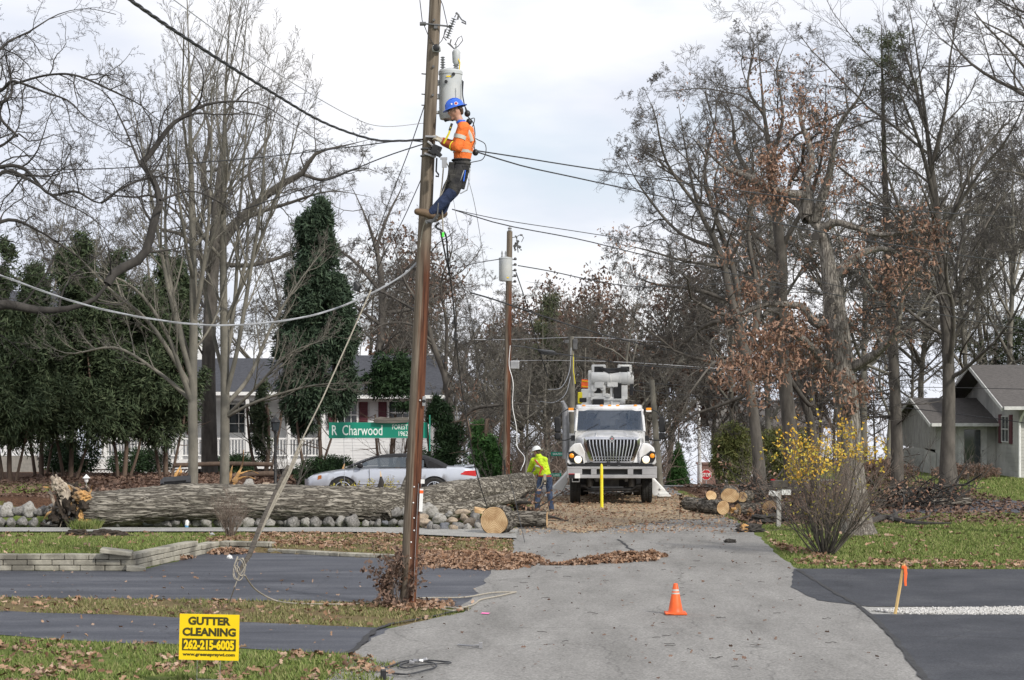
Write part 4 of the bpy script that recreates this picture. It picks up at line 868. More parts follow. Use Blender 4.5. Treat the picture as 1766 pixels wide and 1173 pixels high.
# crabapple just outside the left edge
d = 33
LT('crabapple_tree', 'dark gnarled crabapple reaching in from the left edge with an elbowed limb', d, [
    [(-210, 975, 22), (-200, 850, 19), (-170, 700, 17), (-130, 590, 16), (-60, 545, 14), (10, 525, 13), (60, 535, 12), (120, 532, 11), (165, 515, 10), (185, 490, 9), (192, 470, 9)],
    [(185, 490, 9), (200, 468, 9.5), (240, 448, 9.5), (255, 425, 9), (262, 395, 8.5), (270, 368, 8.5), (276, 345, 7), (264, 310, 6.5), (252, 292, 6), (243, 283, 6), (262, 262, 6), (290, 222, 5), (312, 204, 4), (350, 182, 3.5), (400, 175, 2.6), (450, 180, 2), (500, 210, 1.4), (560, 250, .8)],
    [(-170, 700, 12), (-120, 450, 10), (-70, 330, 8), (-20, 265, 6.5), (15, 245, 5.5), (30, 230, 4.5), (55, 245, 4), (100, 232, 3), (125, 255, 2)], [(-120, 450, 8), (-60, 180, 6), (0, 85, 4.5), (50, 55, 3.5), (100, 25, 2.6), (150, 15, 2), (200, 25, 1)],
    [(-80, 350, 8), (-40, 200, 6), (10, 150, 5), (24, 140, 4), (80, 160, 3.4), (120, 175, 3), (150, 205, 2.4), (200, 230, 1.5), (240, 235, 1)], [(24, 145, 4), (80, 130, 3.5), (130, 130, 3.3), (190, 155, 3), (240, 180, 2.6), (270, 205, 2.2), (296, 218, 2)],
    [(-130, 590, 9), (-60, 400, 7), (0, 300, 6), (50, 310, 5), (100, 345, 4), (150, 370, 3), (200, 410, 1.6)], [(-100, 560, 8), (-50, 430, 7), (10, 380, 5.5), (70, 400, 4), (130, 440, 3), (170, 460, 1.6)],
    [(-60, 310, 7), (-10, 290, 6), (40, 290, 5.5), (85, 335, 4), (130, 330, 4), (175, 350, 3), (220, 315, 2.5), (260, 310, 2)], [(175, 350, 4), (215, 322, 3.4), (270, 305, 2.6), (330, 315, 1.6), (400, 335, .8)], [(-80, 300, 6), (-10, 190, 5), (20, 160, 4), (10, 100, 3), (-10, 40, 2)],
    [(30, 235, 4), (0, 200, 4), (12, 160, 3), (18, 120, 2), (0, 60, 1.2)], [(242, 285, 4), (210, 210, 2.5), (180, 160, 1.6), (120, 130, 1)], [(276, 345, 4), (330, 330, 3), (380, 350, 2), (430, 390, 1)]],
    'crab', 71, 'bark_dark', 'twig_dark', base=(-10.6, 33, hgt(-10.6, 33)), K0=30, over=[dict(n=15, lmax=1.5, lf=.34), dict(n=7), dict(n=5), dict(n=3)], rmin=.003)
# twisted oaks right of the main pole
LT('oak_tree', 'twisted bare oak rising directly behind the main pole', 70, [
    [(783, 845, 10), (782, 760, 9), (776, 700, 9), (768, 650, 8), (745, 590, 7), (732, 540, 6), (700, 490, 5), (680, 430, 3), (660, 380, 2)],
    [(780, 720, 7), (795, 650, 6), (808, 600, 4), (830, 560, 3), (850, 540, 1.5)], [(768, 650, 6), (770, 560, 5), (760, 490, 4), (780, 430, 3), (770, 380, 2)], [(782, 760, 6), (810, 710, 6), (850, 700, 5), (900, 697, 3), (940, 700, 1.5)],
    [(745, 590, 5), (710, 560, 4), (660, 560, 3), (620, 590, 1.5)], [(735, 550, 5), (690, 520, 4), (640, 500, 3), (590, 520, 1.5)], [(781, 800, 6), (800, 760, 5), (830, 730, 4), (870, 690, 2)]], 'oak', 65, 'bark_mid', 'twig', over=[dict(n=9), dict(n=8), dict(n=6), dict(n=4)], leaf=(M['leaf_brown'], .11, 300, noise_mask(.4, .3, 4)))
LT('oak_tree', 'round headed bare oak behind the house roof left of the main pole', 92, [
    [(655, 800, 11), (652, 650, 10), (660, 540, 9), (655, 460, 8), (640, 400, 6), (620, 350, 4), (600, 310, 2)], [(660, 540, 8), (700, 480, 6), (730, 420, 4), (740, 370, 2)], [(655, 500, 7), (610, 450, 5), (570, 420, 3), (540, 380, 2)],
    [(648, 430, 6), (670, 370, 4), (690, 330, 2.5), (700, 300, 1.5)], [(655, 560, 6), (600, 520, 4), (560, 510, 2.5)], [(660, 540, 6), (720, 530, 5), (790, 490, 3), (820, 450, 1.5)]], 'oak', 66, 'bark_mid', 'twig', over=[dict(n=10), dict(n=9), dict(n=7), dict(n=4)])

# ---------------------------------------------------------------- woods behind: a few kinds, copied
def proto(name, lab, seed, h, style, leaf=None, bk='bark_grey', tw='twig_light', r=.17, spread=.45, n=6):
    rg = random.Random(seed); y = 120; ms = [[(0, y, 0, r), (rg.uniform(-.3, .3), y, h*.3, r*.8), (rg.uniform(-.6, .6), y, h*.6, r*.55), (rg.uniform(-.8, .8), y+rg.uniform(-.5, .5), h, r*.12)]]
    for i in range(n):
        t = rg.uniform(.25, .65); a = rg.uniform(0, 6.28); L_ = h*rg.uniform(.35, .55); s = L_*spread*1.6
        b0 = (0, y, h*t, r*.5); ms.append([b0, (math.cos(a)*s*.45, y+math.sin(a)*s*.45, h*t+L_*.3, r*.38), (math.cos(a)*s*.8, y+math.sin(a)*s*.8, h*t+L_*.62, r*.2), (math.cos(a+.3)*s, y+math.sin(a+.3)*s, h*t+L_*.95, r*.07)])
    return tree(name, lab, 'tree', (0, y, 0), ms, style, seed, M[bk], M[tw], leaf=leaf, K0=12, rmin=.009)
PT = [proto('bare_tree', 'grey bare oak in the woods', 101, 12, 'oak'), proto('bare_tree', 'slim bare tree in the woods', 102, 13, 'arch', r=.15, spread=.3, n=7),
      proto('brown_oak', 'oak that keeps its dark brown leaves', 103, 12, 'oak', leaf=(M['leaf_brown'], .26, 6500, noise_mask(.35, -.2, 1)), tw='twig_light'), proto('bare_tree', 'small bushy bare tree', 104, 7, 'crab', r=.1, spread=.6, n=8)]
used = set()
def wood(k_, px, d, sc, rz, label, group='bare trees of the woods behind', z=None):
    X = (px-CX)/F*d; loc = (X, d, (hgt(X, d) if z is None else z)-.1)
    if k_ not in used:
        used.add(k_); r = PT[k_]; r.location = loc; r.rotation_euler = (0, 0, rz); r.scale = (sc,)*3; r['label'] = label; r['group'] = group; return r
    return dup(PT[k_], loc, rz, sc, label, group)
W = [ # kind, px, distance, scale, rot, where
 (2, 1015, 104, .92, .3, 'brown leaved oak rising above the truck boom'), (2, 1062, 118, .95, 2., 'brown leaved oak right of the far grey pole'), (2, 1118, 96, .62, 4., 'brown leaved oak over the tilted grey pole'), (2, 960, 112, .95, 1., 'brown leaved oak left of the truck boom'),
 (2, 640, 105, 1.0, 5., 'brown leaved oak behind the white house roof'), (2, 1240, 98, .9, 3., 'brown leaved oak behind the olive bush'), (2, 1440, 110, .7, 1.7, 'brown leaved oak behind the big oak trunk'),
 (0, 845, 88, .72, .5, 'bare oak just left of the second pole'), (0, 900, 96, .78, 2.5, 'bare oak just right of the second pole'), (0, 940, 90, .7, 1.2, 'bare oak above the hi-vis worker'), (0, 1160, 135, 1.05, 3.1, 'bare oak over the small cone evergreen'), (0, 1085, 86, .8, 5.1, 'bare oak behind the boom of the truck'),
 (0, 1245, 170, 1.3, .9, 'bare oak over the red stop sign'), (0, 1490, 84, 1.1, 4.4, 'bare oak behind the oak and left of the spruce'), (0, 1590, 98, 1.2, 2.2, 'bare oak behind the low gable of the grey house'), (0, 1700, 104, 1.3, .2, 'bare oak behind the roof of the grey house'), (0, 560, 100, 1.1, 1.9, 'bare oak behind the dark column evergreen'), (0, 470, 96, 1.0, 3.3, 'bare oak above the porch roof'), (0, 250, 92, 1.05, 4.1, 'bare oak above the left evergreens'), (0, 90, 88, 1.05, 5.5, 'bare oak above the leftmost evergreens'),
 (1, 820, 84, .66, .4, 'slim bare tree between the two poles'), (1, 870, 108, .8, 1.4, 'slim bare tree behind the second pole'), (1, 985, 92, .7, 2.4, 'slim bare tree by the far grey pole'), (1, 1150, 90, .8, 3.4, 'slim bare tree by the tilted grey pole'), (1, 1260, 92, 1.05, 4.4, 'slim bare tree behind the forked oak'), (1, 1330, 86, 1.15, 5.4, 'slim bare tree between the oaks'), (1, 1450, 92, 1.1, .9, 'slim bare tree behind the broken oak top'), (1, 1530, 80, 1.1, 2.9, 'slim bare tree behind the spruce'), (1, 1660, 94, 1.2, 3.9, 'slim bare tree behind the house gable'), (1, 1745, 90, 1.25, 4.9, 'slim bare tree above the right end of the roof'), (1, 720, 96, .8, 5.9, 'slim bare tree behind the house chimney end'),
 (1, 180, 96, 1.0, 1.1, 'slim bare tree above the left cedars'), (3, 850, 82, .85, .2, 'bushy bare tree low behind the second pole'), (3, 905, 80, .85, 1.2, 'bushy bare tree behind the hi-vis worker'), (3, 950, 84, .95, 2.2, 'bushy bare tree left of the truck mirror'), (3, 1000, 88, .95, 3.2, 'bushy bare tree behind the truck cab'), (3, 1120, 86, .9, 4.2, 'bushy bare tree right of the truck mirror'), (3, 1290, 90, .7, 5.2, 'bushy bare tree behind the log pile'), (3, 1410, 100, .8, .7, 'bushy bare tree behind the yellow bush'), (3, 1510, 96, .7, 1.7, 'bushy bare tree left of the house wall'), (3, 760, 86, .85, 2.7, 'bushy bare tree right of the main pole'), (3, 800, 78, .7, 3.7, 'bushy bare tree behind the car tail'), (3, 1570, 98, 1.2, 4.7, 'bushy bare tree over the low gable roof')]
for k_, px, d_, sc, rz, lab in W: wood(k_, px, d_, sc, rz, lab, 'brown leaved oaks of the woods' if k_ == 2 else 'bare trees of the woods behind')
# undergrowth: one mass nobody could count
rg = np.random.default_rng(77); n = 3600
X = np.concatenate([rg.uniform(-4, 14, n//2)*1.0, rg.uniform(-4, 24, n//2)]); Y = rg.uniform(82, 104, n); px_ = CX+X/Y*F; k_ = (px_ < 1142) | ((px_ > 1240) & (rg.random(n//2*2) < .22)); X, Y = X[k_], Y[k_]; n = len(X)
Z = hv(X, Y); Pp = np.zeros((n, 5, 3)); c = np.stack([X, Y, Z], 1); dr_ = rg.normal(size=(n, 3))*.5; dr_[:, 2] = 1; hh = rg.uniform(.4, 1.0, n)*3.6*(.5+.5*np.array([ss(-3, 1, x) for x in X]))
for k_ in range(5): Pp[:, k_] = c; dr_ += rg.normal(size=(n, 3))*.22; dr_ /= np.linalg.norm(dr_, axis=1, keepdims=True); c = c+dr_*(hh/4)[:, None]
Rr = np.repeat(np.linspace(.024, .007, 5)[None], n, 0); q1 = nptubes(Pp, Rr, 3); c2_, r2_ = grow(Pp, Rr, 5, (25, 65), .4, .3, .0, .2, 4, rg, rmin=.009); q2 = nptubes(c2_, r2_, 3); V, Fl = merge([q1, q2])
tag(npmesh('undergrowth', V, Fl, None, M['twig_brown']), 'tangled leafless undergrowth below the far woods', 'undergrowth', None, 'stuff')

# ---------------------------------------------------------------- evergreens
def evergreen(name, label, cat, base, blobs, n, size, mat, trunks, seed, group=None, trunkm='bark_cedar', asp=.20, stretchy=1., inner=None, thr=-.08, nf=1.3):
    """blobs: (x,y,z,rx,ry,rz) ellipsoids relative to base; sprays fill their outer shells, with gaps"""
    rg = np.random.default_rng(seed); root = thing(name, label, cat, base, 0, group); bx = np.array(base); Cn = []; Nn = []
    tot = sum((b_[3]*b_[5]) for b_ in blobs)
    for b_ in blobs:
        k_ = int(n*b_[3]*b_[5]/tot*1.6); q = rg.normal(size=(k_, 3)); q /= np.linalg.norm(q, axis=1, keepdims=True); r = rg.random(k_)**(1/3.2)
        p = q*r[:, None]*np.array(b_[3:6])+np.array(b_[:3]); Cn.append(p); Nn.append(q)
    Cn = np.concatenate(Cn); Nn = np.concatenate(Nn)
    f = np.array([noise.noise(Vector((p[0]*nf+seed, p[1]*nf, p[2]*nf*.8)))+.5*noise.noise(Vector((p[0]*nf*3, p[1]*nf*3+seed, p[2]*nf*3))) for p in Cn]); k_ = f > thr; Cn, Nn = Cn[k_], Nn[k_]
    if len(Cn) > n: s = rg.permutation(len(Cn))[:n]; Cn, Nn = Cn[s], Nn[s]
    # each spray: 4 narrow blades sharing a hub direction
    hub = Nn*.8+rg.normal(size=Nn.shape)*.35; hub[:, 2] -= .25
    Cr = np.repeat(Cn, 4, 0)+rg.normal(size=(len(Cn)*4, 3))*size*.35; hr = np.repeat(hub, 4, 0)+rg.normal(size=(len(Cn)*4, 3))*.45
    N = len(Cr); d_ = hr/np.linalg.norm(hr, axis=1, keepdims=True); r_ = rg.normal(size=(N, 3)); s_ = r_-d_*np.sum(r_*d_, axis=1, keepdims=True); s_ /= np.linalg.norm(s_, axis=1, keepdims=True)
    L_ = size*rg.uniform(.6, 1.3, N)[:, None]; Wd = L_*asp; V = np.stack([Cr-d_*L_*.5, Cr+s_*Wd*.5, Cr+d_*L_*.5, Cr-s_*Wd*.5], 1).reshape(-1, 3)+bx
    npmesh('foliage', V, [np.arange(4*N).reshape(N, 4)], root, M[mat])
    if trunks:
        ms = [[(bx[0]+a[0], bx[1]+a[1], bx[2]+a[2], a[3]) for a in t] for t in trunks]; A = np.stack([catmull(m, 10) for m in ms]); q = [nptubes(A[:, :, :3], A[:, :, 3], 8)]
        cp, cr_ = grow(A[:, :, :3], A[:, :, 3], 12, (50, 90), .3, .25, .02, .15, 6, rg, rmin=.008); q.append(nptubes(cp, cr_, 3)); V, Fl = merge(q); npmesh('trunk', V, Fl, root, M[trunkm], smooth=True)
    return root
def cedar(px, d, wpx, topy, boty, label, seed, n=3600, trunks=None, mat='ever', shape=None):
    s = F/d; base = gz(px, d); bz = base[2]; zt = H+(HY-topy)/s; zb = H+(HY-boty)/s; w_ = wpx/s/2; h = zt-zb; rg = random.Random(seed); bl = []
    m = 7
    for i in range(m):
        t = i/(m-1); ww = w_*(shape(t) if shape else (1-.72*t**2.2))*rg.uniform(.82, 1.15); z = zb-bz+h*(.10+.82*t)
        bl.append((rg.uniform(-.2, .2)*w_, rg.uniform(-.1, .1)*w_, z, ww, ww*.8, h/m*1.15))
        for _ in range(2): a = rg.uniform(0, 6.28); bl.append((math.cos(a)*ww*.8, math.sin(a)*ww*.5, z+rg.uniform(-.5, .5), ww*.5, ww*.5, h/m*.8))
    tr = trunks if trunks is not None else [[(x*.6, 0, -.1, q), (x*1.3+rg.uniform(-.12, .12), 0, .9, q*.8), (x*2.2, 0, 2.4, q*.6), (x*1.5, 0, h*.8, .02)] for x, q in ((-.26, .06), (.05, .085), (.3, .05))]
    return evergreen('cedar_tree', label, 'tree', base, bl, int(n*2.5), .20, mat, tr, seed, 'cedars screening the white house')
cedar(15, 58, 190, 445, 765, 'dark arborvitae at the far left edge of the row', 1, 6500)
cedar(120, 60, 190, 425, 752, 'arborvitae second from the left, over the clipped dark shrub', 2, 7000)
cedar(212, 61, 180, 455, 745, 'arborvitae with three thin brown stems left of the maples', 3, 6000)
cedar(285, 62, 130, 430, 715, 'arborvitae half hidden behind the left maple', 4, 5200)
cedar(70, 62, 120, 470, 700, 'arborvitae filling the gap behind the first two', 5, 4200)
cedar(455, 66, 40, 665, 770, 'thin ragged evergreen beside the porch', 6, 420)
cedar(543, 62, 140, 368, 722, 'tall dark column shaped cedar standing alone right of the porch', 7, 11000, mat='ever_blue', shape=lambda t: .62+.42*math.sin(min(1, t*1.35+.15)*2.2)-(.62*max(0, t-.55)/.45))
cedar(676, 66, 105, 612, 682, 'spreading dark juniper in front of the white wall left of the main pole', 9, 1300, mat='ever_yew', shape=lambda t: .9-.5*t)
cedar(765, 65, 115, 705, 840, 'dark juniper right of the main pole', 10, 2200, mat='ever_yew', shape=lambda t: .75-.45*t)
cedar(835, 63, 90, 755, 850, 'low green juniper behind the tail of the car', 11, 1500, mat='ever_bright', shape=lambda t: .9-.5*t)
def bush(px, py, d, wpx, hpx, label, seed, n, size, mat, cat='bush', nm='evergreen_bush', shape=1.):
    s = F/d; base = P(px, py, d); base.z = hgt(base.x, base.y)-.02; w_ = wpx/s/2; h = hpx/s; bl = [(0, 0, h*.42, w_*.95, w_*.75, h*.48), (w_*.35, 0, h*.55, w_*.6, w_*.5, h*.42), (-w_*.35, -.1, h*.5, w_*.6, w_*.5, h*.42), (0, 0, h*.75, w_*.5, w_*.45, h*.24)]
    return evergreen(nm, label, cat, tuple(base), bl, n, size, mat, [[(0, 0, -.05, .04), (.02, 0, h*.3, .03), (.1, 0, h*.6, .02)]], seed, None, thr=-.5)
bush(122, 815, 66, 110, 66, 'clipped rounded dark shrub at the corner of the white annex', 21, 2600, .13, 'ever_yew')
bush(240, 822, 68, 120, 50, 'low dark shrub in front of the porch lattice', 22, 1500, .15, 'ever_yew')
bush(405, 822, 70, 80, 42, 'dark shrub in front of the porch railing', 23, 1500, .15, 'ever_yew')
bush(565, 840, 62, 120, 62, 'wide dark yew hedge behind the bonnet of the car', 24, 3400, .12, 'ever_yew')
bush(690, 835, 63, 110, 45, 'dark yew behind the roof of the car', 25, 1500, .12, 'ever_yew')
bush(1262, 850, 72, 78, 115, 'olive evergreen bush right of the stop sign', 26, 2600, .16, 'ever_olive')
bush(1350, 850, 74, 130, 100, 'brownish olive hedge behind the yellow bush', 27, 2600, .16, 'ever_olive')
bush(1665, 838, 74, 130, 30, 'low reddish brown hedge below the house door', 28, 1300, .12, 'leaf_brown')
bush(1510, 845, 68, 150, 55, 'low dark brush left of the house corner', 29, 1300, .14, 'leaf_brown')
d = 86; base = P(1170, 850, d); base.z = hgt(base.x, d); s = F/d
evergreen('cone_evergreen', 'small cone shaped bright evergreen beyond the crest beside the truck', 'tree', tuple(base), [(0, 0, .55+i*.27, .50*(1-i*.16), .48*(1-i*.16), .3) for i in range(-1, 6)], 3800, .13, 'ever_bright', [[(0, 0, 0, .06), (0, 0, 1, .05), (0, 0, 3, .02)]], 33, thr=-.7)
d = 94; base = P(945, 760, d); base.z = hgt(base.x, d)
rg = random.Random(2)
evergreen('pine_tree', 'open topped pine rising left of the brown oaks', 'tree', tuple(base), [(rg.uniform(-1, 1)*(1.6-i*.15), rg.uniform(-.8, .8), 3.6+i*.62, 1.0-.07*i, .9, .3) for i in range(10) for _ in (0, 1)], 3600, .28, 'needles', [[(0, 0, 0, .16), (0, 0, 4, .12), (.1, 0, 10.2, .03)]], 34, trunkm='bark_mid', asp=.12, thr=-.1)
d = 98; base = P(1715, 700, d); base.z = -.5
evergreen('pine_tree', 'soft green pine behind the roof of the grey house', 'tree', tuple(base), [(rg.uniform(-1, 1)*1.6, rg.uniform(-.8, .8), 3.+i*.6, 1.3, 1.2, .45) for i in range(8) for _ in (0, 1)], 3000, .3, 'ever', [[(0, 0, 0, .16), (0, 0, 4, .12), (.1, 0, 8, .03)]], 35, trunkm='bark_mid', asp=.14, thr=-.1)

# ---------------------------------------------------------------- deciduous bushes
def stem_bush(name, label, cat, base, n, h, spread, seed, barkm, twigm, leaf=None, r=.012, wig=.09, up=.03, sub=(6, 3), rmin=.003, curve=.0, sublen=.4):
    rg = np.random.default_rng(seed); root = thing(name, label, cat, base); K = 9
    a = rg.uniform(0, 2*np.pi, n); rad = rg.random(n)**.6; c = np.stack([np.cos(a)*rad*.14*spread, np.sin(a)*rad*.14*spread, np.full(n, -.03)], 1)+np.array(base)
    d_ = np.stack([np.cos(a)*rad*spread, np.sin(a)*rad*spread, np.ones(n)], 1); d_ /= np.linalg.norm(d_, axis=1, keepdims=True); hh = h*rg.uniform(.6, 1.08, n)*(1.05-.12*rad)
    Pp = np.zeros((n, K, 3)); 
    for k_ in range(K):
        Pp[:, k_] = c; d_ = d_+rg.normal(size=(n, 3))*wig; d_[:, 2] += up; d_ /= np.linalg.norm(d_, axis=1, keepdims=True); c = c+d_*(hh/(K-1))[:, None]
    Rr = r*rg.uniform(.6, 1.3, n)[:, None]*np.linspace(1, .3, K)[None]; V, Fs = nptubes(Pp, Rr, 6); npmesh('stems', V, [Fs], root, barkm, smooth=True)
    cp, cr_ = grow(Pp, Rr, sub[0], (15, 40), sublen, .3, .04, .1, 6, rg, rmin=rmin); c2_, r2_ = grow(cp, cr_, sub[1], (20, 50), .45, .3, .02, .12, 4, rg, rmin=rmin*.9)
    V, Fl = merge([nptubes(cp, cr_, 3), nptubes(c2_, r2_, 3)]); npmesh('twigs', V, Fl, root, twigm, smooth=True)
    if leaf:
        lm, size, m, mask = leaf; tw = np.concatenate([cp.reshape(-1, 3), c2_.reshape(-1, 3)]); k_ = mask(tw-np.array(base)) if mask else np.ones(len(tw), bool); tw = tw[k_]
        Cn = tw[rg.integers(0, len(tw), m)]+rg.normal(size=(m, 3))*.03; V, Fl = leaves(rg, Cn, size, 0, .7, 'leaf'); npmesh('leaves', V, [Fl], root, lm)
    return root
gp = G(1422, 957)
yl = stem_bush('yellow_bush', 'big vase shaped bush with yellow leaves left on top, before the oak', 'bush', tuple(gp), 72, 2.4, 1.0, 81, M['bark_mid'], M['twig_brown'],
    (M['leaf_yellow'], .065, 1300, lambda q: (q[:, 2] > 1.65+.25*np.sin(q[:, 0]*3)) & (np.abs(q[:, 0]) < 1.12)), r=.014, wig=.11, sub=(8, 5), rmin=.003, sublen=.45)
rg = np.random.default_rng(5)
Cn = np.array([(gp.x+rg.normal()*.5, gp.y+rg.normal()*.4, gp.z+rg.uniform(.7, 2.1)) for _ in range(420)])+0; V, Fl = leaves(rg, Cn, .055, 0, .7); npmesh('leaves', V, [Fl], yl, M['leaf_olive'])
gp = G(397, 925, .05)
stem_bush('twig_bush', 'small round leafless red twigged bush before the fallen trunk', 'bush', (gp.x, gp.y, hgt(gp.x, gp.y)), 70, 1.0, .45, 82, M['twig_brown'], M['twig_brown'], None, r=.006, wig=.10, sub=(5, 3), rmin=.003)
for px, py, wd, h, n_, lab, sd_ in [(596, 868, .5, .62, 26, 'low yellow leaved shrub before the front wheel of the car', 83), (672, 868, .62, .75, 34, 'low yellow leaved shrub before the car door', 84), (632, 868, .3, .6, 12, 'thin yellow leaved shrub between the two beside the car', 85)]:
    p = P(px, py, 52.5); zb = hgt(p.x, 52.5)
    stem_bush('low_shrub', lab, 'bush', (p.x, 52.5, zb+.1), n_, h, .75, sd_, M['twig_brown'], M['twig_brown'], (M['leaf_olive'], .055, 240, None), r=.006, sub=(4, 3), rmin=.003)
# broken stub with brown tip in front of the car
p = P(655, 862, 51.5); b = MB(); b.tube([P(650, 868, 51), P(654, 846, 51), P(658, 832, 51), P(657, 822, 51)], [.10, .085, .07, .03], 8, mi=0); b.tube([P(657, 826, 51), P(656, 812, 51)], [.03, .004], 5, mi=1)
o = b.build('broken_stub', [M['bark_dark'], M['wood_cut']], None, smooth=True); tag(o, 'dark broken branch stub sticking up before the car door', 'branch')
# multi-stemmed bare shrubs (tan stems) by the white wall
for px, d_, h, lab, sd_ in [(700, 65, 2.6, 'tan stemmed bare shrub against the white wall behind the street sign', 87), (495, 54, 2.2, 'pale arching bare shrub behind the bonnet of the car', 88), (290, 66, 1.8, 'bare shrub in front of the porch at the left maple', 89), (215, 70, 2.1, 'thin bare shrub in front of the lattice', 90), (850, 60, 1.5, 'bare brown shrub right of the car', 91), (1290, 62, 1.6, 'bare shrub behind the stacked logs', 92), (1585, 66, 2.0, 'thin bare shrub at the corner of the grey house', 93), (1675, 66, 1.9, 'thin bare sapling in front of the house door', 94)]:
    X_ = (px-CX)/F*d_; stem_bush('bare_shrub', lab, 'bush', (X_, d_, hgt(X_, d_)), 9, h, .8, sd_, M['bark_cedar'] if px in (700,) else M['twig'], M['twig'], None, r=.022 if px == 700 else .012, sub=(6, 4), wig=.13)
# brush piles on the right
def brush(name, label, pxs, d_, h, n, seed, leafn=0):
    rg = np.random.default_rng(seed); x0, x1 = [(q-CX)/F*d_ for q in pxs]; K = 7; c = np.stack([rg.uniform(x0, x1, n), d_+rg.normal(size=n)*.5, np.zeros(n)], 1); c[:, 2] = hv(c[:, 0], c[:, 1])+h*rg.random(n)**1.6*.7
    d__ = rg.normal(size=(n, 3)); d__[:, 2] = d__[:, 2]*.25+.05; d__ /= np.linalg.norm(d__, axis=1, keepdims=True); Ln = rg.uniform(.5, 1.8, n); Pp = np.zeros((n, K, 3))
    for k_ in range(K): Pp[:, k_] = c; d__ += rg.normal(size=(n, 3))*.14; d__ /= np.linalg.norm(d__, axis=1, keepdims=True); c = c+d__*(Ln/(K-1))[:, None]; c[:, 2] = np.maximum(c[:, 2], hv(c[:, 0], c[:, 1])+.02)
    Rr = (rg.random(n)**3*.055+.010)[:, None]*np.linspace(1, .4, K)[None]; cp, cr_ = grow(Pp, Rr, 5, (25, 70), .45, .2, .0, .15, 5, rg, rmin=.005); V, Fl = merge([nptubes(Pp, Rr, 6), nptubes(cp, cr_, 3)]); root = thing(name, label, 'brush pile', ((x0+x1)/2, d_, hgt((x0+x1)/2, d_)))
    npmesh('branches', V, Fl, root, M['bark_dark'], smooth=True)
    if leafn: tw = cp.reshape(-1, 3); Cn = tw[rg.integers(0, len(tw), leafn)]+rg.normal(size=(leafn, 3))*.06; V, Fl = leaves(rg, Cn, .12, 0, .5); npmesh('leaves', V, [Fl], root, M['leaf_rust'])
brush('brush_pile', 'heap of cut branches with rust leaves right of the oak trunk', (1500, 1600), 55, .8, 90, 1, 420)
brush('brush_pile', 'low heap of cut branches below the tall tree by the house', (1590, 1660), 58, .55, 60, 2, 120)
brush('brush_pile', 'tangle of dark branches behind the stacked logs', (1270, 1345), 55.5, 1.0, 80, 3, 300)
brush('brush_pile', 'twiggy debris at the cut end of the fallen trunk', (860, 895), 49.2, .7, 24, 4, 200)
brush('brush_pile', 'small twigs and rust leaves beside the mailbox post', (1325, 1400), 49.5, .5, 46, 5, 300)
# a fallen limb on the right lawn
b = MB(); 
for pts in ([(1500, 905, 6), (1528, 893, 6), (1560, 903, 4.5), (1600, 913, 2.5), (1640, 912, 1.2)], [(1535, 900, 5), (1545, 890, 4), (1542, 880, 2.5)], [(1525, 895, 4), (1500, 880, 3), (1480, 884, 2)], [(1560, 903, 3), (1580, 896, 2.2), (1602, 890, 1.4), (1604, 880, 1)], [(1560, 903, 3), (1572, 912, 2), (1600, 920, 1)], [(1532, 892, 3), (1555, 880, 1.5), (1560, 872, 1)]):
    pp = []; 
    for (px, py, r) in pts: q = P(px, py, 48.0+(900-py)*.06); q.z = max(.05, q.z); pp.append(tuple(q)+(r/F*48,))
    A = catmull(pp, 14); b.tube([tuple(a[:3]) for a in A], [max(.006, float(a[3])) for a in A], 7)
o = b.build('fallen_limb', M['bark_dark'], None, smooth=True); tag(o, 'dark crooked fallen limb lying on the lawn right of the oak', 'branch')
# ---------------------------------------------------------------- the fallen trunk
def bark_tube(pts, K, n, amp, seed, taperend=False):
    """pts: world (x,y,z,r); bark plates as real relief"""
    A = catmull(pts, K); c = A[:, :3]; r = A[:, 3]; T = np.gradient(c, axis=0); T /= np.linalg.norm(T, axis=1, keepdims=True)
    U = np.array([0, 0, 1.])-T*T[:, 2:3]; U /= np.linalg.norm(U, axis=1, keepdims=True); W_ = np.cross(T, U); s = np.concatenate([[0], np.cumsum(np.linalg.norm(np.diff(c, axis=0), axis=1))])
    V = np.zeros((K, n, 3))
    for i in range(K):
        for j in range(n):
            a = 2*math.pi*j/n; ca, sa = math.cos(a), math.sin(a); R0 = .42
            q = Vector((s[i]*.9, ca*R0*8+s[i]*.5, sa*R0*8+seed)); f1 = 1-abs(noise.noise(q*1.35))*2; f2 = 1-abs(noise.noise(Vector((q.x*1.8, q.y*2.2, q.z*2.2))))*2
            low = noise.noise(Vector((s[i]*.7, ca*1.1+seed, sa*1.1)))
            dsp = -amp*(max(0, f1)**5)*1.3-amp*.6*(max(0, f2)**4)+amp*.8*noise.noise(q*6)+low*r[i]*.14
            V[i, j] = c[i]+(U[i]*ca+W_[i]*sa)*(r[i]+dsp)
    idx = np.arange(K*n).reshape(K, n); nx2 = np.roll(idx, -1, 1); Fq = np.stack([idx[:-1], nx2[:-1], nx2[1:], idx[1:]], -1).reshape(-1, 4)
    return V.reshape(-1, 3), Fq
def TP(px, py, r, d): q = P(px, py, d); return (q.x, q.y, q.z, r/F*d)
root = thing('fallen_tree', 'huge uprooted furrowed tree trunk lying across the boulder wall', 'fallen tree', (-6, 47, .4))
main = [TP(150, 880, 31, 46.6), TP(190, 879, 33.5, 46.6), TP(260, 873, 33, 46.6), TP(350, 866, 31.5, 46.6), TP(450, 866, 31, 46.7), TP(550, 869, 31.5, 46.8), TP(640, 872, 31, 47), TP(690, 873, 31, 47.2), TP(740, 866, 28, 47.4), TP(800, 853, 25, 48), TP(860, 843, 22, 48.8), TP(895, 836, 20, 49.4), TP(911, 833, 18.5, 49.7)]
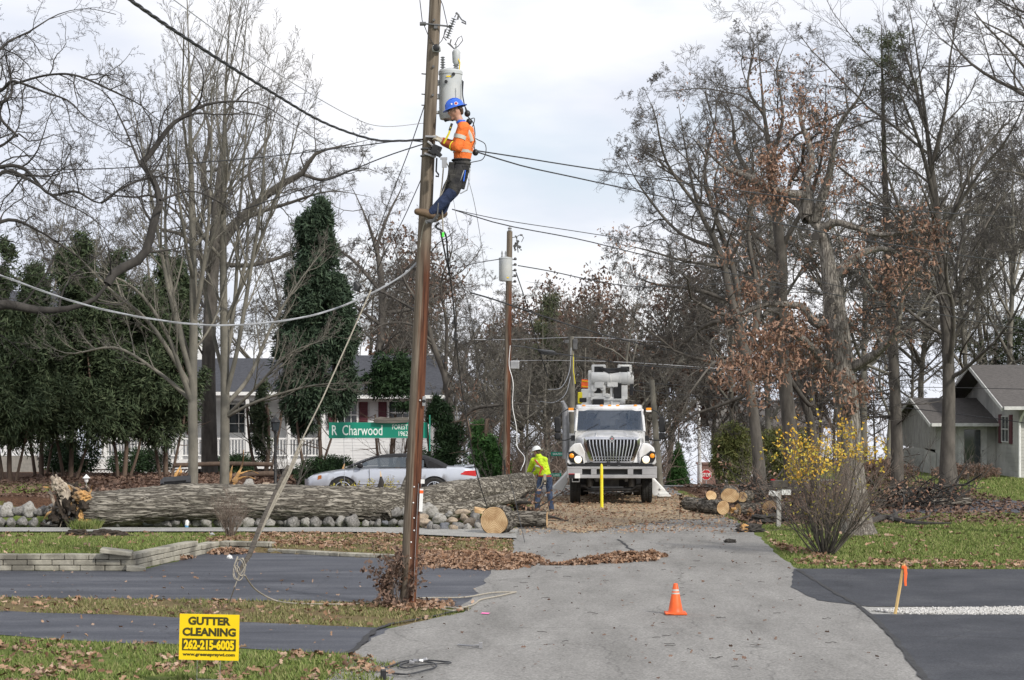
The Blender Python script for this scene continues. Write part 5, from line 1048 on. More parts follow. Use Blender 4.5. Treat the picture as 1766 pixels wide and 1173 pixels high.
V1 = bark_tube(main, 620, 120, .024, 1); V2 = bark_tube([TP(690, 880, 20, 47.1), TP(740, 884, 17, 47), TP(790, 880, 13, 47.2), TP(840, 867, 11, 47.6), TP(880, 857, 9, 48), TP(905, 846, 6, 48.3)], 160, 40, .018, 2)
V3 = bark_tube([TP(690, 868, 16, 47.1), TP(700, 848, 12, 47.1), TP(708, 826, 10, 47.2), TP(716, 812, 8, 47.3)], 50, 30, .014, 3)
V4 = bark_tube([TP(672, 880, 12, 46.95), TP(668, 887, 9, 46.7), TP(666, 890, 7, 46.62)], 24, 24, .01, 4)
V5 = bark_tube([TP(860, 850, 12, 48.6), TP(885, 862, 9, 48.9), TP(905, 866, 6, 49.2), TP(915, 850, 3, 49.4)], 40, 20, .01, 5)
V, Fl = merge([V1, V2, V3, V4, V5]); npmesh('trunk', V, Fl, root, M['bark_log'], smooth=True)
# sawn end
b = MB(); pe = Vector(main[-1][:3]); b.lathe([(.24, 0), (.25, .01)], n=20, M4=Matrix.Translation(pe) @ Euler((0, R_(86), R_(35))).to_matrix().to_4x4()); b.build('cut_face', M['wood_cut'], root)
# torn root plate: splinters of heartwood, dark rot and soil, thin roots
rr = random.Random(4); dr = 46.7
def rough_lump(b, c, r, seed, mi, sq=(1, 1, 1), amp=.45, fr=2.6):
    bm = bmesh.new(); bmesh.ops.create_icosphere(bm, subdivisions=4, radius=1); 
    for v in bm.verts:
        n_ = noise.noise(v.co*fr+Vector((seed*5, seed, 0)))*amp+noise.noise(v.co*fr*2.7+Vector((seed, 2, seed*3)))*amp*.5; v.co *= (1+n_)
    bm.verts.ensure_lookup_table(); b.add([Vector(c)+Vector((v.co.x*r*sq[0], v.co.y*r*sq[1], v.co.z*r*sq[2])) for v in bm.verts], [tuple(q.index for q in f.verts) for f in bm.faces], mi); bm.free()
b = MB()
for i, (px, py, r, sq) in enumerate([(146, 880, .42, (.8, 1, 1)), (116, 888, .36, (.9, 1, 1.05)), (104, 903, .26, (1.2, 1, .8)), (150, 898, .30, (1, 1, .9)), (88, 905, .18, (1.3, 1, .7)), (122, 858, .28, (1, 1, 1.1))]):
    p = P(px, py, dr+rr.uniform(-.15, .1)); rough_lump(b, p, r, i, 0, sq, .6, 3.2)
b.build('root_plate', M['soil'], root, smooth=False)
M['splinter'] = pm('splintered_wood', (.62, .36, .13), (.42, .24, .10), 9, .85, .7, (2, 2, .6), c3=(.22, .15, .09), s3=4)
M['splinter_grey'] = pm('grey_splinter', (.34, .29, .24), (.50, .43, .34), 8, .9, .8, (3, 3, .7), c3=(.18, .14, .11), s3=5)
def shard(b, pts, w0, w1, mi, th=.3, seed=0):
    A = catmull([tuple(p) for p in pts], 10); rad = []
    for i in range(10):
        t = i/9; w_ = (w0*(1-t)+w1*t)*(1+.35*noise.noise(Vector((i*.9, seed, 0)))); rad.append((max(.004, w_), max(.004, w_*th)))
    b.tube([tuple(a) for a in A], rad, 7, mi, side=(1, 0, .2))
b = MB(); q = lambda px, py, dz=0: P(px, py, dr-.28+dz)
shard(b, [q(118, 868), q(105, 845), q(95, 830), q(88, 822)], .14, .05, 1, .5, 1); shard(b, [q(112, 862, -.05), q(118, 845), q(100, 826), q(96, 818)], .10, .02, 1, .5, 2)
shard(b, [q(146, 862), q(135, 852), q(120, 842), q(112, 838)], .17, .04, 0, .35, 3); shard(b, [q(150, 864), q(128, 850), q(110, 848)], .10, .03, 0, .4, 4)
shard(b, [q(105, 843), q(85, 841), q(74, 840)], .035, .015, 0, .5, 5); shard(b, [q(138, 895), q(132, 880), q(120, 866), q(122, 860)], .09, .03, 0, .5, 6); shard(b, [q(142, 893), q(146, 880), q(136, 872)], .06, .02, 0, .5, 7)
shard(b, [q(120, 910), q(112, 890), q(104, 868)], .05, .015, 0, .5, 8); shard(b, [q(100, 880), q(92, 866), q(86, 850)], .05, .015, 1, .6, 9); shard(b, [q(128, 905), q(138, 902), q(148, 896)], .035, .01, 0, .5, 10)
rough_lump(b, q(142, 856, -.12), .20, 3, 0, (1, .6, .6), .55, 2.4); rough_lump(b, q(140, 888, -.15), .15, 4, 0, (.7, .5, 1.3), .6, 2.6); rough_lump(b, q(152, 897, -.15), .10, 6, 0, (.7, .5, 1.4), .6, 2.6); rough_lump(b, q(100, 836, -.1), .13, 5, 1, (1, .7, 1.2), .6, 2.6)
for i in range(46):
    x = rr.uniform(84, 158); y = rr.uniform(845, 912); a = rr.uniform(0, 6.28); L_ = rr.uniform(8, 24); shard(b, [q(x, y, rr.uniform(-.1, .25)), q(x+math.cos(a)*L_*.5, y+math.sin(a)*L_*.5-3, rr.uniform(-.15, .2)), q(x+math.cos(a)*L_, y+math.sin(a)*L_, rr.uniform(-.2, .2))], rr.uniform(.02, .05), .006, rr.choice([0, 1, 1]), .5, i)
b.build('splinters', [M['splinter'], M['splinter_grey']], root)
b = MB()
for i in range(34):
    x = rr.uniform(95, 150); y = rr.uniform(870, 912); a = rr.uniform(1.6, 4.4); L_ = rr.uniform(15, 42); pts = [q(x, y, rr.uniform(-.1, .3))]
    for k_ in range(4): x += math.cos(a)*L_/4; y += abs(math.sin(a))*L_/4*rr.choice([1, 1, -.6]); y = min(y, 922); a += rr.uniform(-.5, .5); pts.append(q(x, y, rr.uniform(-.25, .2)))
    for p in pts: p.z = max(.06, p.z)
    A = catmull([tuple(p) for p in pts], 9); b.tube([tuple(v) for v in A], [.035*(1-k_/9)+.006 for k_ in range(9)], 5)
for (x, y, x2, y2) in [(92, 822, 89, 806), (100, 826, 96, 812)]: b.tube([q(x, y), q((x+x2)/2+1, (y+y2)/2), q(x2, y2)], [.012, .009, .005], 5)
b.build('roots', M['bark_dark'], root)
b = MB()
for i, (px, py, r) in enumerate([(196, 924, .24), (178, 920, .2), (214, 927, .16), (135, 921, .2), (160, 926, .18)]): p = G(px, py, .1); rough_lump(b, (p.x, min(p.y, 45.2), .10), r, i+9, 0, (1.3, .8, .45), .4)
o = b.build('soil_heap', M['soil'], None, smooth=True); tag(o, 'small heap of dark soil torn up below the roots', 'soil')
bl = P(150, 912, 45.6); rg = np.random.default_rng(1); grass('turf_tuft', [(bl.x-.28, 45.2), (bl.x+.3, 45.2), (bl.x+.3, 45.8), (bl.x-.28, 45.8)], 900, .22, M['grass'], 'upturned tuft of green turf at the foot of the roots')

# ---------------------------------------------------------------- sawn logs
def rings(name):
    m = bpy.data.materials.new(name); m.use_nodes = True; t = m.node_tree; N = t.nodes; k = t.links.new; bs = N['Principled BSDF']; bs.inputs['Roughness'].default_value = .85; bs.inputs['Specular IOR Level'].default_value = .15
    tcn = N.new('ShaderNodeTexCoord'); wv = N.new('ShaderNodeTexWave'); wv.wave_type = 'RINGS'; wv.rings_direction = 'Z'; wv.inputs['Scale'].default_value = 9; wv.inputs['Distortion'].default_value = 2.5; wv.inputs['Detail'].default_value = 3; wv.inputs['Detail Scale'].default_value = 1.2
    k(tcn.outputs['Object'], wv.inputs['Vector']); r = N.new('ShaderNodeValToRGB'); r.color_ramp.elements[0].color = (.42, .27, .13, 1); r.color_ramp.elements[1].color = (.66, .49, .30, 1); k(wv.outputs[0], r.inputs[0])
    nn = N.new('ShaderNodeTexNoise'); nn.inputs['Scale'].default_value = 4; nn.inputs['Detail'].default_value = 6; k(tcn.outputs['Object'], nn.inputs['Vector'])
    r2 = N.new('ShaderNodeValToRGB'); r2.color_ramp.elements[0].position = .35; r2.color_ramp.elements[0].color = (.62, .5, .4, 1); r2.color_ramp.elements[1].position = .6; r2.color_ramp.elements[1].color = (1.1, 1.1, 1.1, 1); k(nn.outputs[0], r2.inputs[0])
    mu = N.new('ShaderNodeMixRGB'); mu.blend_type = 'MULTIPLY'; mu.inputs[0].default_value = .8; k(r.outputs[0], mu.inputs[1]); k(r2.outputs[0], mu.inputs[2]); k(mu.outputs[0], bs.inputs['Base Color']); return m
M['rings'] = rings('cut_rings')
M['bark_log_z'] = bark('bark_log_z', (.05, .043, .036), (.24, .22, .19), 'z', 14, 1.0, .25)
def log(label, c, direc, r, L_, seed, group='sawn logs', sq=1.0):
    """c = centre of the face turned to the viewer, direc = from that face into the log"""
    c = Vector(c); dv = Vector(direc).normalized(); Mx = dv.to_track_quat('Z', 'Y').to_matrix().to_4x4(); root = thing('sawn_log', label, 'log', tuple(c), 0, group); root.rotation_euler = dv.to_track_quat('Z', 'Y').to_euler(); ORG[root] = Vector((0, 0, 0))
    K, n = 26, 48; V = []
    prof = [r*(1+.10*noise.noise(Vector((math.cos(2*math.pi*j/n)*1.3, math.sin(2*math.pi*j/n)*1.3, seed)))) for j in range(n)]
    for i in range(K):
        for j in range(n):
            a = 2*math.pi*j/n; qn = Vector((math.cos(a)*5*max(1, r/.2), math.sin(a)*5*max(1, r/.2), i/(K-1)*L_*3+seed)); dd = -.03*max(0, 1-abs(noise.noise(qn))*3)**2+.012*noise.noise(qn*3)
            rr_ = prof[j]+dd*(r/.25)**.5; V.append((math.cos(a)*rr_*sq, math.sin(a)*rr_, i/(K-1)*L_))
    idx = np.arange(K*n).reshape(K, n); nx2 = np.roll(idx, -1, 1); Fq = np.stack([idx[:-1], nx2[:-1], nx2[1:], idx[1:]], -1).reshape(-1, 4)
    npmesh('bark', V, [Fq], root, M['bark_log_z'], smooth=True, o=(0, 0, 0))
    for z in (-.003, L_+.003):
        b = MB(); vs = [(math.cos(2*math.pi*j/n)*prof[j]*.95*sq, math.sin(2*math.pi*j/n)*prof[j]*.95, z) for j in range(n)]
        b.add(vs+[(0, 0, z)], [(j, (j+1) % n, n) for j in range(n)]); b.build('cut_face', M['rings'], root, world=False)
    return root
log('large round of oak standing on edge with its broad cut face to the viewer', (P(852, 902, 44).x, 43.9, .31), (.35, 1, .02), .33, .55, 1, sq=1.02)
log('dark barked log lying crosswise right of the large round', (P(943, 899, 46).x, 45.9, .22), (-1, .12, 0), .19, .95, 2)
log('log end leaning upward at the left top of the right hand pile', (P(1224, 853, 52).x, 51.6, .5), (-.1, .8, -.45), .15, 1.1, 3)
log('broad pale log end on top of the right hand pile', (P(1257, 855, 52.5).x, 52.2, .47), (.1, 1, .06), .20, .9, 4, sq=1.25)
log('round log end with a dark heart at the bottom of the right hand pile', (P(1243, 874, 51.5).x, 50.9, .22), (-.35, 1, 0), .19, 1.3, 5)
log('narrow log end behind the two pale ends of the right hand pile', (P(1281, 860, 52.8).x, 52.9, .40), (.35, 1, 0), .14, .9, 6)
log('long dark log at the left of the right hand pile, hardly showing its end', (P(1228, 874, 52.5).x, 52.0, .20), (-.75, .8, .05), .18, 1.0, 7)
log('brown weathered log end right of the pile behind the mailbox post', (P(1327, 884, 50).x, 49.9, .24), (.6, 1, 0), .23, .7, 8)
log('log under the brown leaves between the pile and the mailbox', (P(1272, 882, 51).x, 50.9, .17), (.9, .5, 0), .16, .8, 9)
log('long grey log lying in the brush below the house wall', (P(1525, 848, 58).x, 57.5, .28), (1, .1, 0), .14, 1.4, 10)
log('thin grey log lying at the right end of the brush', (P(1600, 868, 56).x, 55.5, .12), (1, -.05, .02), .12, 1.1, 11)
def chunk(label, px, py, r, sq, seed, mats):
    p = G(px, py); b = MB(); rough_lump(b, (p.x, p.y, r*sq[2]*.7), r, seed, 0, sq, .5, 2.2)
    if len(mats) > 1: rough_lump(b, (p.x-r*.5, p.y-r*.3, r*sq[2]*.85), r*.55, seed+1, 1, (.8, .5, .8), .4, 3)
    o = b.build('bark_chunk', mats, None); return tag(o, label, 'bark chunk', 'bark chunks on the lane')
chunk('curled slab of bark on the lane before the mailbox', 1292, 918, .22, (1.3, .6, .5), 1, [M['bark_dark'], M['splinter']])
chunk('small dark lump of bark on the lane left of the lawn corner', 1259, 937, .09, (1.3, .8, .6), 2, [M['bark_dark']])
chunk('split brown chunk of wood at the front of the log pile', 1280, 890, .24, (1.2, .6, .6), 3, [M['splinter'], M['splinter_grey']])
chunk('dark rotten chunk beside the mailbox post', 1325, 903, .3, (1.4, .7, .45), 4, [M['bark_dark']])
chunk('thin dark slab of bark left of the log pile', 1213, 884, .2, (1.6, .5, .3), 5, [M['bark_dark']])
b = MB(); p = P(838, 886, 45.5); b.box((p.x, 45.5, .42), (.55, .35, .10), (.1, .2, .1)); o = b.build('wood_slab', M['rings'], None, bevel=.02); tag(o, 'flat pale slab of sawn wood lying behind the large round', 'wood slab')

# ---------------------------------------------------------------- wires
def wire(label, pts, r, mat, name='wire', cat='wire', group=None, n=6, K=40, twist=0, strands=1, r2=None):
    r *= 1.2; w3 = [tuple(P(*p)) if not isinstance(p, Vector) else tuple(p) for p in pts]; A = catmull(w3, K*(3 if twist else 1)); b = MB(); KK = len(A)
    if strands == 1: b.tube([tuple(a) for a in A], [r+( (r2 or r)-r)*i/(KK-1) for i in range(KK)], n)
    else:
        T = np.gradient(A, axis=0); T /= np.linalg.norm(T, axis=1, keepdims=True); U = np.cross(T, [0, 0, 1.]); U /= np.linalg.norm(U, axis=1, keepdims=True)+1e-9; W_ = np.cross(U, T); s = np.concatenate([[0], np.cumsum(np.linalg.norm(np.diff(A, axis=0), axis=1))])
        for q_ in range(strands):
            ph = q_*2*math.pi/strands; a = s*twist+ph; b.tube([tuple(v) for v in A+(U*np.cos(a)[:, None]+W_*np.sin(a)[:, None])*r*1.0], r, 5)
    o = b.build(name, M[mat], None, smooth=True); return tag(o, label, cat, group)
PD = 28.7
wire('thick twisted black service cable coming down from the top left to the main pole', [(195, -28, 14), (225, 0, 15), (330, 72, 18), (470, 160, 22), (560, 212, 25), (640, 240, 27), (690, 243, 28), (738, 240, PD)], .0075, 'wire_black', strands=3, twist=5)
wire('thin grey wire running above the thick twisted cable', [(285, -10, 16), (300, 0, 16.5), (460, 115, 21), (600, 198, 25), (660, 218, 27), (736, 212, PD)], .004, 'wire_grey')
wire('long black cable crossing the maples and rising slightly to the main pole', [(-60, 290, 60), (150, 292, 55), (400, 276, 45), (600, 254, 35), (690, 243, 30), (740, 246, PD)], .016, 'wire_black', r2=.009)
wire('black cable dropping left of the main pole past the maples', [(300, 400, 62), (430, 358, 50), (560, 312, 40), (660, 272, 32), (738, 246, PD)], .014, 'wire_black', r2=.009)
wire('thick pale grey bundled cable sagging across the whole left side', [(-60, 455, 24), (0, 475, 25), (120, 518, 26), (220, 543, 26.6), (330, 559, 27), (420, 560, 27.5), (520, 548, 28), (600, 524, 28.3), (690, 478, 28.6), (745, 426, PD)], .0062, 'wire_grey', strands=3, twist=4)
wire('upper of two black cables leaving the main pole to the right', [(822, 260, PD), (900, 272, 29.5), (1000, 288, 31), (1200, 318, 34), (1400, 345, 37), (1600, 365, 40), (1800, 378, 44)], .0085, 'wire_black', r2=.012)
wire('lower of two black cables leaving the main pole to the right', [(822, 262, PD), (900, 286, 29.5), (1000, 308, 31), (1200, 352, 34), (1400, 397, 37), (1600, 432, 40), (1800, 460, 44)], .0085, 'wire_black', r2=.012)
wire('upper thin black wire of the pair leaving below the climber', [(780, 361, PD), (870, 380, 30), (1000, 400, 32), (1120, 420, 34), (1300, 458, 38), (1500, 505, 42), (1800, 560, 48)], .005, 'wire_black', r2=.008)
wire('lower double black wire of the pair leaving below the climber', [(780, 361, PD), (870, 388, 30), (1000, 413, 32), (1120, 442, 34), (1300, 480, 38), (1500, 520, 42), (1800, 575, 48)], .007, 'wire_black', r2=.01)
wire('black wire from the second pole across to the right hand oaks', [(893, 458, 52), (950, 468, 52), (1030, 485, 53), (1110, 495, 54), (1250, 490, 56), (1400, 500, 58)], .012, 'wire_black')
wire('thick black cable slanting past the second pole down to the brown oaks', [(812, 505, 46), (850, 516, 48), (900, 533, 50), (1000, 566, 54), (1100, 592, 58), (1200, 612, 62), (1330, 625, 66)], .016, 'wire_black')
wire('black cable with a splice between the second pole and the grey pole', [(877, 596, 57), (905, 598, 57), (950, 608, 60), (1010, 617, 64), (1100, 630, 70), (1200, 636, 74), (1350, 652, 80)], .015, 'wire_black')
wire('thin pale wire running level through the crown of the far grey pole', [(780, 585, 75), (870, 586, 75), (985, 582, 74), (1060, 584, 74), (1140, 590, 73)], .011, 'wire_grey')
wire('thin pale wire below the level one', [(885, 622, 66), (985, 622, 74), (1100, 626, 76), (1300, 640, 78)], .008, 'wire_grey')
wire('dark wire crossing in front of the right hand oaks above the roof', [(1080, 672, 70), (1200, 683, 70), (1330, 693, 68), (1500, 698, 66), (1700, 720, 62), (1800, 735, 60)], .012, 'wire_black')
wire('dark wire crossing behind the big oak trunk', [(1100, 660, 72), (1250, 668, 71), (1400, 668, 70), (1600, 668, 68), (1800, 672, 66)], .010, 'wire_black')
wire('short black wire from the left sky to the second transformer', [(780, 464, 62), (820, 454, 58), (862, 447, 52)], .010, 'wire_black')
wire('left guy wire running down from below the transformer', [(737, 168, 28.6), (705, 260, 30), (670, 350, 32), (640, 430, 34), (612, 500, 36)], .006, 'wire_black')
wire('second guy wire running down left below the clamp', [(731, 298, 28.6), (715, 335, 29.5), (692, 385, 30.5), (660, 445, 32), (618, 540, 34)], .006, 'wire_black')
wire('cut black conductor hanging slack from the pole over the trunk', [(760, 400, 28.5), (768, 440, 30), (778, 490, 33), (785, 560, 36), (792, 640, 40), (806, 730, 43), (818, 800, 45), (832, 850, 46), (842, 880, 46.4)], .011, 'wire_black')
wire('thin black wire hanging beside the cut conductor', [(780, 470, 33), (800, 500, 35), (815, 560, 38), (826, 640, 40), (850, 740, 43), (880, 830, 45), (897, 900, 43), (905, 935, 41)], .006, 'wire_black')
wire('thin grey wire hanging from the climber down to the right', [(805, 300, 28.6), (818, 350, 29), (830, 420, 31), (838, 490, 34)], .0035, 'wire_grey')
wire('wavy grey wire hanging below the knee of the climber', [(782, 345, 28.7), (790, 385, 28.8), (806, 420, 29), (814, 450, 29)], .003, 'wire_grey')
wire('white wavy lead hanging down the second pole', [(880, 596, 55.6), (878, 630, 55.6), (885, 660, 55.5), (884, 700, 55.5), (891, 740, 55.4), (892, 770, 55.3), (905, 790, 54), (898, 812, 53)], .009, 'white')
wire('black line from the second transformer down to the right', [(890, 470, 56), (905, 515, 58), (918, 560, 60), (932, 610, 62), (945, 650, 63)], .013, 'wire_black')
wire('drooping pale wire hanging from the far grey pole', [(985, 600, 73), (982, 640, 72), (968, 668, 71), (945, 672, 70)], .010, 'wire_grey')
wire('second drooping pale wire below the far grey pole', [(984, 650, 73), (975, 680, 72), (955, 694, 71), (930, 692, 70)], .010, 'wire_grey')
b = MB(); b.tube([P(928, 604, 58.5), P(934, 607, 58.7), P(954, 609, 60), P(960, 611, 60.3)], [.03, .075, .075, .03], 10); o = b.build('splice_cover', M['black'], None, smooth=True); tag(o, 'black splice cover on the cable between the poles', 'cable splice')
b = MB(); b.tube([P(612, 486, 27.9), P(617, 494, 27.9), P(614, 502, 27.9)], [.03, .06, .05], 10); o = b.build('strain_insulator', M['black'], None, smooth=True); tag(o, 'small black insulator on the guy wire left of the pole', 'insulator')
for px, py, lb in ((784, 552, 'upper black line clamp on the slack conductor'), (785, 580, 'lower black line clamp on the slack conductor')):
    b = MB(); p = P(px, py, 36.3); b.box(p, (.05, .05, .16), (0, .1, 0)); b.box(p+Vector((0, 0, -.06)), (.11, .06, .05), (0, .3, 0))
    o = b.build('line_clamp', M['black'], None, bevel=.008); tag(o, lb, 'clamp')
# diagonal bundle of grey line hanging across the driveway with a knotted loop
D0 = 27.2
root = thing('hanging_line', 'weathered grey rope bundle slanting down to a knot above the driveway', 'rope', tuple(P(500, 800, D0)))
b = MB(); b.tube([P(640, 500, 27.8), P(600, 590, 27.6), P(555, 690, 27.4), P(510, 780, 27.3), P(490, 832, D0)], .010, 6)
for o1, o2 in ((3, 1), (-2, -2), (0, 3)): b.tube([P(522+o1, 758, D0), P(498+o1, 815, D0), P(465+o1, 880, D0), P(440+o1*.4, 935, D0), P(424+o2, 968, D0)], [.006, .012, .014, .014, .011], 6)
b.build('line', M['rope'], root, smooth=True)
b = MB(); b.tube([P(497, 802, D0), P(480, 838, D0), P(478, 842, D0)], [.02, .032, .028], 8, side=(1, 0, 0)); b.tube([P(478, 842, D0), P(452, 900, D0), P(430, 958, D0), P(412, 985, D0)], [(.025, .02), (.034, .022), (.036, .024), (.02, .016)], 8, side=(1, 0, .3)); b.build('sleeve', M['plank'], root, smooth=True)
b = MB()
for (cx_, cy_, rx, ry) in ((412, 983, 9, 18), (416, 978, 7, 15), (408, 988, 6, 12)): b.tube([P(cx_+rx*math.cos(a), cy_+ry*math.sin(a), D0+.02*math.sin(a*2)) for a in np.linspace(0, 6.1, 22)], .007, 5)
b.tube([P(412, 992, D0), P(405, 1012, D0), P(398, 1032, 28.2), P(395, 1042, 28.7)], .007, 5); b.tube([P(410, 960, D0), P(404, 975, D0), P(412, 996, D0), P(424, 975, D0), P(418, 962, D0)], .012, 6); b.build('knot', M['rope'], root, smooth=True)
def groundline(label, pts, r, mat, nm='rope', cat='rope', z=.03, K=70):
    w3 = []
    for p in pts:
        if len(p) == 3: w3.append(tuple(P(*p)))
        else: g = G(p[0], p[1], z); w3.append(tuple(g))
    A = catmull(w3, K); b = MB(); b.tube([tuple(a) for a in A], r, 6); return tag(b.build(nm, M[mat], None, smooth=True), label, cat)
groundline('pale rope sweeping from the knot along the driveway edge to the pole', [(422, 992, D0), (440, 1016, 28.2), (470, 1034, 29), (500, 1040), (560, 1042), (620, 1041), (690, 1034), (740, 1031), (800, 1030), (850, 1022), (888, 1021)], .011, 'rope')
groundline('pale rope doubling back from the lane to a tangle by the pole', [(890, 1021), (860, 1028), (830, 1034), (815, 1043), (790, 1049), (770, 1047), (762, 1050), (780, 1053), (800, 1050), (808, 1052)], .012, 'rope')
groundline('black cable coiled on the grass edge at the bottom of the picture', [(658, 1170), (664, 1160), (700, 1163), (730, 1157), (752, 1150), (745, 1143), (715, 1141), (690, 1147), (700, 1152), (735, 1146), (778, 1143), (740, 1139), (700, 1140), (670, 1150), (650, 1153)], .010, 'wire_black', 'cable', 'cable', .04)
b = MB(); p = G(661, 1166, .06); b.box((p.x, p.y, .07), (.055, .07, .12), (0, 0, .2)); o = b.build('cable_end', M['black'], None, bevel=.008); tag(o, 'black plastic fitting at the end of the coiled cable', 'fitting')
b = MB(); p = G(710, 1142, .05)
for i in range(4): b.box((p.x+.05*i, p.y+.05*math.sin(i*2), .05+.01*i), (.06, .05, .03), (.1*i, .3, i))
o = b.build('clamp', M['steel'], None, bevel=.004); tag(o, 'small grey metal clamp on the black cable coil', 'clamp'); b = MB(); b.tube([G(790, 1112, .03), G(815, 1114, .05), G(830, 1112, .03)], .012, 6); b.box(G(829, 1113, .05), (.04, .05, .07)); o = b.build('clamp', M['steel'], None, bevel=.004); tag(o, 'small grey metal clamp dropped on the bare lane', 'clamp')
# twigs lying on the lane
rg = np.random.default_rng(9); X, Y = scatter([(-1.6, 21), (4.2, 21), (4.9, 30), (4.9, 40), (.3, 40), (-.3, 30)], 70); n = len(X); Pp = np.zeros((n, 4, 3)); a = rg.uniform(-.5, .5, n)+np.where(rg.random(n) < .15, 1.5, 0); L_ = rg.uniform(.03, .15, n)
for k_ in range(4): Pp[:, k_, 0] = X+np.cos(a)*L_*k_/3; Pp[:, k_, 1] = Y+np.sin(a)*L_*k_/3+rg.normal(size=n)*.012; Pp[:, k_, 2] = .025+rg.random(n)*.012
V, Fq = nptubes(Pp, np.full((n, 4), .0035), 4); tag(npmesh('twigs', V, [Fq], None, M['bark_dark']), 'broken twigs scattered on the lane', 'twigs', None, 'stuff')

# ---------------------------------------------------------------- utility poles
def pole_mat(name, low, ztop, split=True):
    m = bpy.data.materials.new(name); m.use_nodes = True; t = m.node_tree; N = t.nodes; k = t.links.new; bs = N['Principled BSDF']; bs.inputs['Roughness'].default_value = .85; bs.inputs['Specular IOR Level'].default_value = .2
    tcn = N.new('ShaderNodeTexCoord'); mpn = N.new('ShaderNodeMapping'); mpn.inputs['Scale'].default_value = (28, 28, 1.1); k(tcn.outputs['Object'], mpn.inputs[0])
    nn = N.new('ShaderNodeTexNoise'); nn.inputs['Scale'].default_value = 1; nn.inputs['Detail'].default_value = 8; nn.inputs['Roughness'].default_value = .65; k(mpn.outputs[0], nn.inputs['Vector'])
    def ramp(f, *st):
        r = N.new('ShaderNodeValToRGB'); e = r.color_ramp.elements; e[0].position = st[0][0]; e[0].color = c4(st[0][1]); e[1].position = st[-1][0]; e[1].color = c4(st[-1][1])
        for p, c in st[1:-1]: q = e.new(p); q.color = c4(c)
        k(f, r.inputs[0]); return r.outputs[0]
    grey = ramp(nn.outputs[0], (.3, (.065, .05, .038)), (.5, (.16, .13, .10)), (.7, (.26, .22, .175))); brown = ramp(nn.outputs[0], (.34, (.022, .012, .009)), (.5, (.095, .038, .022)), (.70, (.19, .085, .045)))
    sx = N.new('ShaderNodeSeparateXYZ'); k(tcn.outputs['Object'], sx.inputs[0])
    n2 = N.new('ShaderNodeTexNoise'); n2.inputs['Scale'].default_value = 1.5; n2.inputs['Detail'].default_value = 5; k(mpn.outputs[0], n2.inputs['Vector'])
    def math_(op, a, b_):
        q = N.new('ShaderNodeMath'); q.operation = op
        for i, v in enumerate((a, b_)):
            if isinstance(v, (int, float)): q.inputs[i].default_value = v
            else: k(v, q.inputs[i])
        return q.outputs[0]
    xf = math_('ADD', math_('MULTIPLY', sx.outputs[0], 9), math_('MULTIPLY', math_('SUBTRACT', n2.outputs[0], .5), 1.6))       # grey on the weather side
    zf = math_('MULTIPLY', math_('SUBTRACT', ztop, sx.outputs[2]), .8); f = math_('MINIMUM', math_('ADD', xf, .35), zf); r = N.new('ShaderNodeMapRange'); r.inputs[1].default_value = .1; r.inputs[2].default_value = .55; k(f, r.inputs[0])
    mxn = N.new('ShaderNodeMixRGB'); k(r.outputs[0], mxn.inputs[0]); k(grey, mxn.inputs[1]); k(brown, mxn.inputs[2]); k(mxn.outputs[0], bs.inputs['Base Color'])
    bn = N.new('ShaderNodeBump'); bn.inputs['Strength'].default_value = .7; bn.inputs['Distance'].default_value = .01; k(nn.outputs[0], bn.inputs['Height']); k(bn.outputs[0], bs.inputs['Normal']); return m
M['pole_main'] = pole_mat('pole_wood', None, 5.5); M['pole_second'] = pole_mat('pole_wood_second', None, 6.6)
base = G(703, 1047); PY = base.y; topp = P(751, -6, PY); ax = topp-base; PL = ax.length
root = thing('utility_pole', 'tall leaning wooden utility pole with the climber on it, grey and red brown', 'utility pole', tuple(base)); q_ = ax.to_track_quat('Z', 'Y'); root.rotation_euler = (0, math.atan2(ax.x, ax.z), 0); ORG[root] = Vector((0, 0, 0))
def onpole(px, py, dy=0):         # photo pixel -> local coordinates of the leaning pole
    v = P(px, py, PY+dy)-base; a = math.atan2(ax.x, ax.z); return Vector((v.x*math.cos(a)-v.z*math.sin(a), v.y, v.x*math.sin(a)+v.z*math.cos(a)))
b = MB(); K = 40
b.lathe([(.122-.036*i/K+.003*noise.noise(Vector((i*.6, 0, 0))), -.2+(PL+.2)*i/K) for i in range(K+1)], n=28); b.build('pole_shaft', M['pole_main'], root, world=False, smooth=True)
b = MB(); rr = random.Random(8)
for z in (1.52, 1.12, .72, 1.3, .95, 1.75, 3.0): b.ball((.03+rr.uniform(-.02, .02), -.117, z), (.012, .012, .012), 8, 5)
b.build('bolt', M['white'], root, world=False)
b = MB(); o_ = onpole(727, 862); b.box((o_.x, -.120, o_.z), (.05, .008, .33)); b.box((o_.x, -.1225, o_.z+.12), (.05, .006, .045), mi=1); b.box((o_.x+.01, -.118, o_.z+.27), (.055, .006, .06)); b.build('marker_plate', [M['white'], M['orange_plastic']], root, world=False)
b = MB(); o_ = onpole(733, 692); b.box((o_.x-.01, -.118, o_.z), (.045, .014, .14), mi=0); b.lathe([(.024, -.004), (.024, .004)], (o_.x-.01, -.127, o_.z+.0), 12, 'y', 1); b.build('tag_plate', [M['steel'], M['black']], root, world=False, bevel=.003); MB().box((o_.x-.035, -.112, .95), (.006, .01, 1.7)).build('ground_strip', M['steel'], root, world=False)
b = MB()
for py in (128, 163, 182, 128): o_ = onpole(733, py); b.tube([o_+Vector((.03, 0, 0)), o_+Vector((-.05, -.02, 0))], .010, 6)
for px, py in ((749, 37), (748, 117), (747, 166)): o_ = onpole(px, py); b.lathe([(.018, -.02), (.018, 0), (.008, .02)], (o_.x, -.1, o_.z), 8, 'y')
b.build('step_bolt', M['steel_dark'], root, world=False)
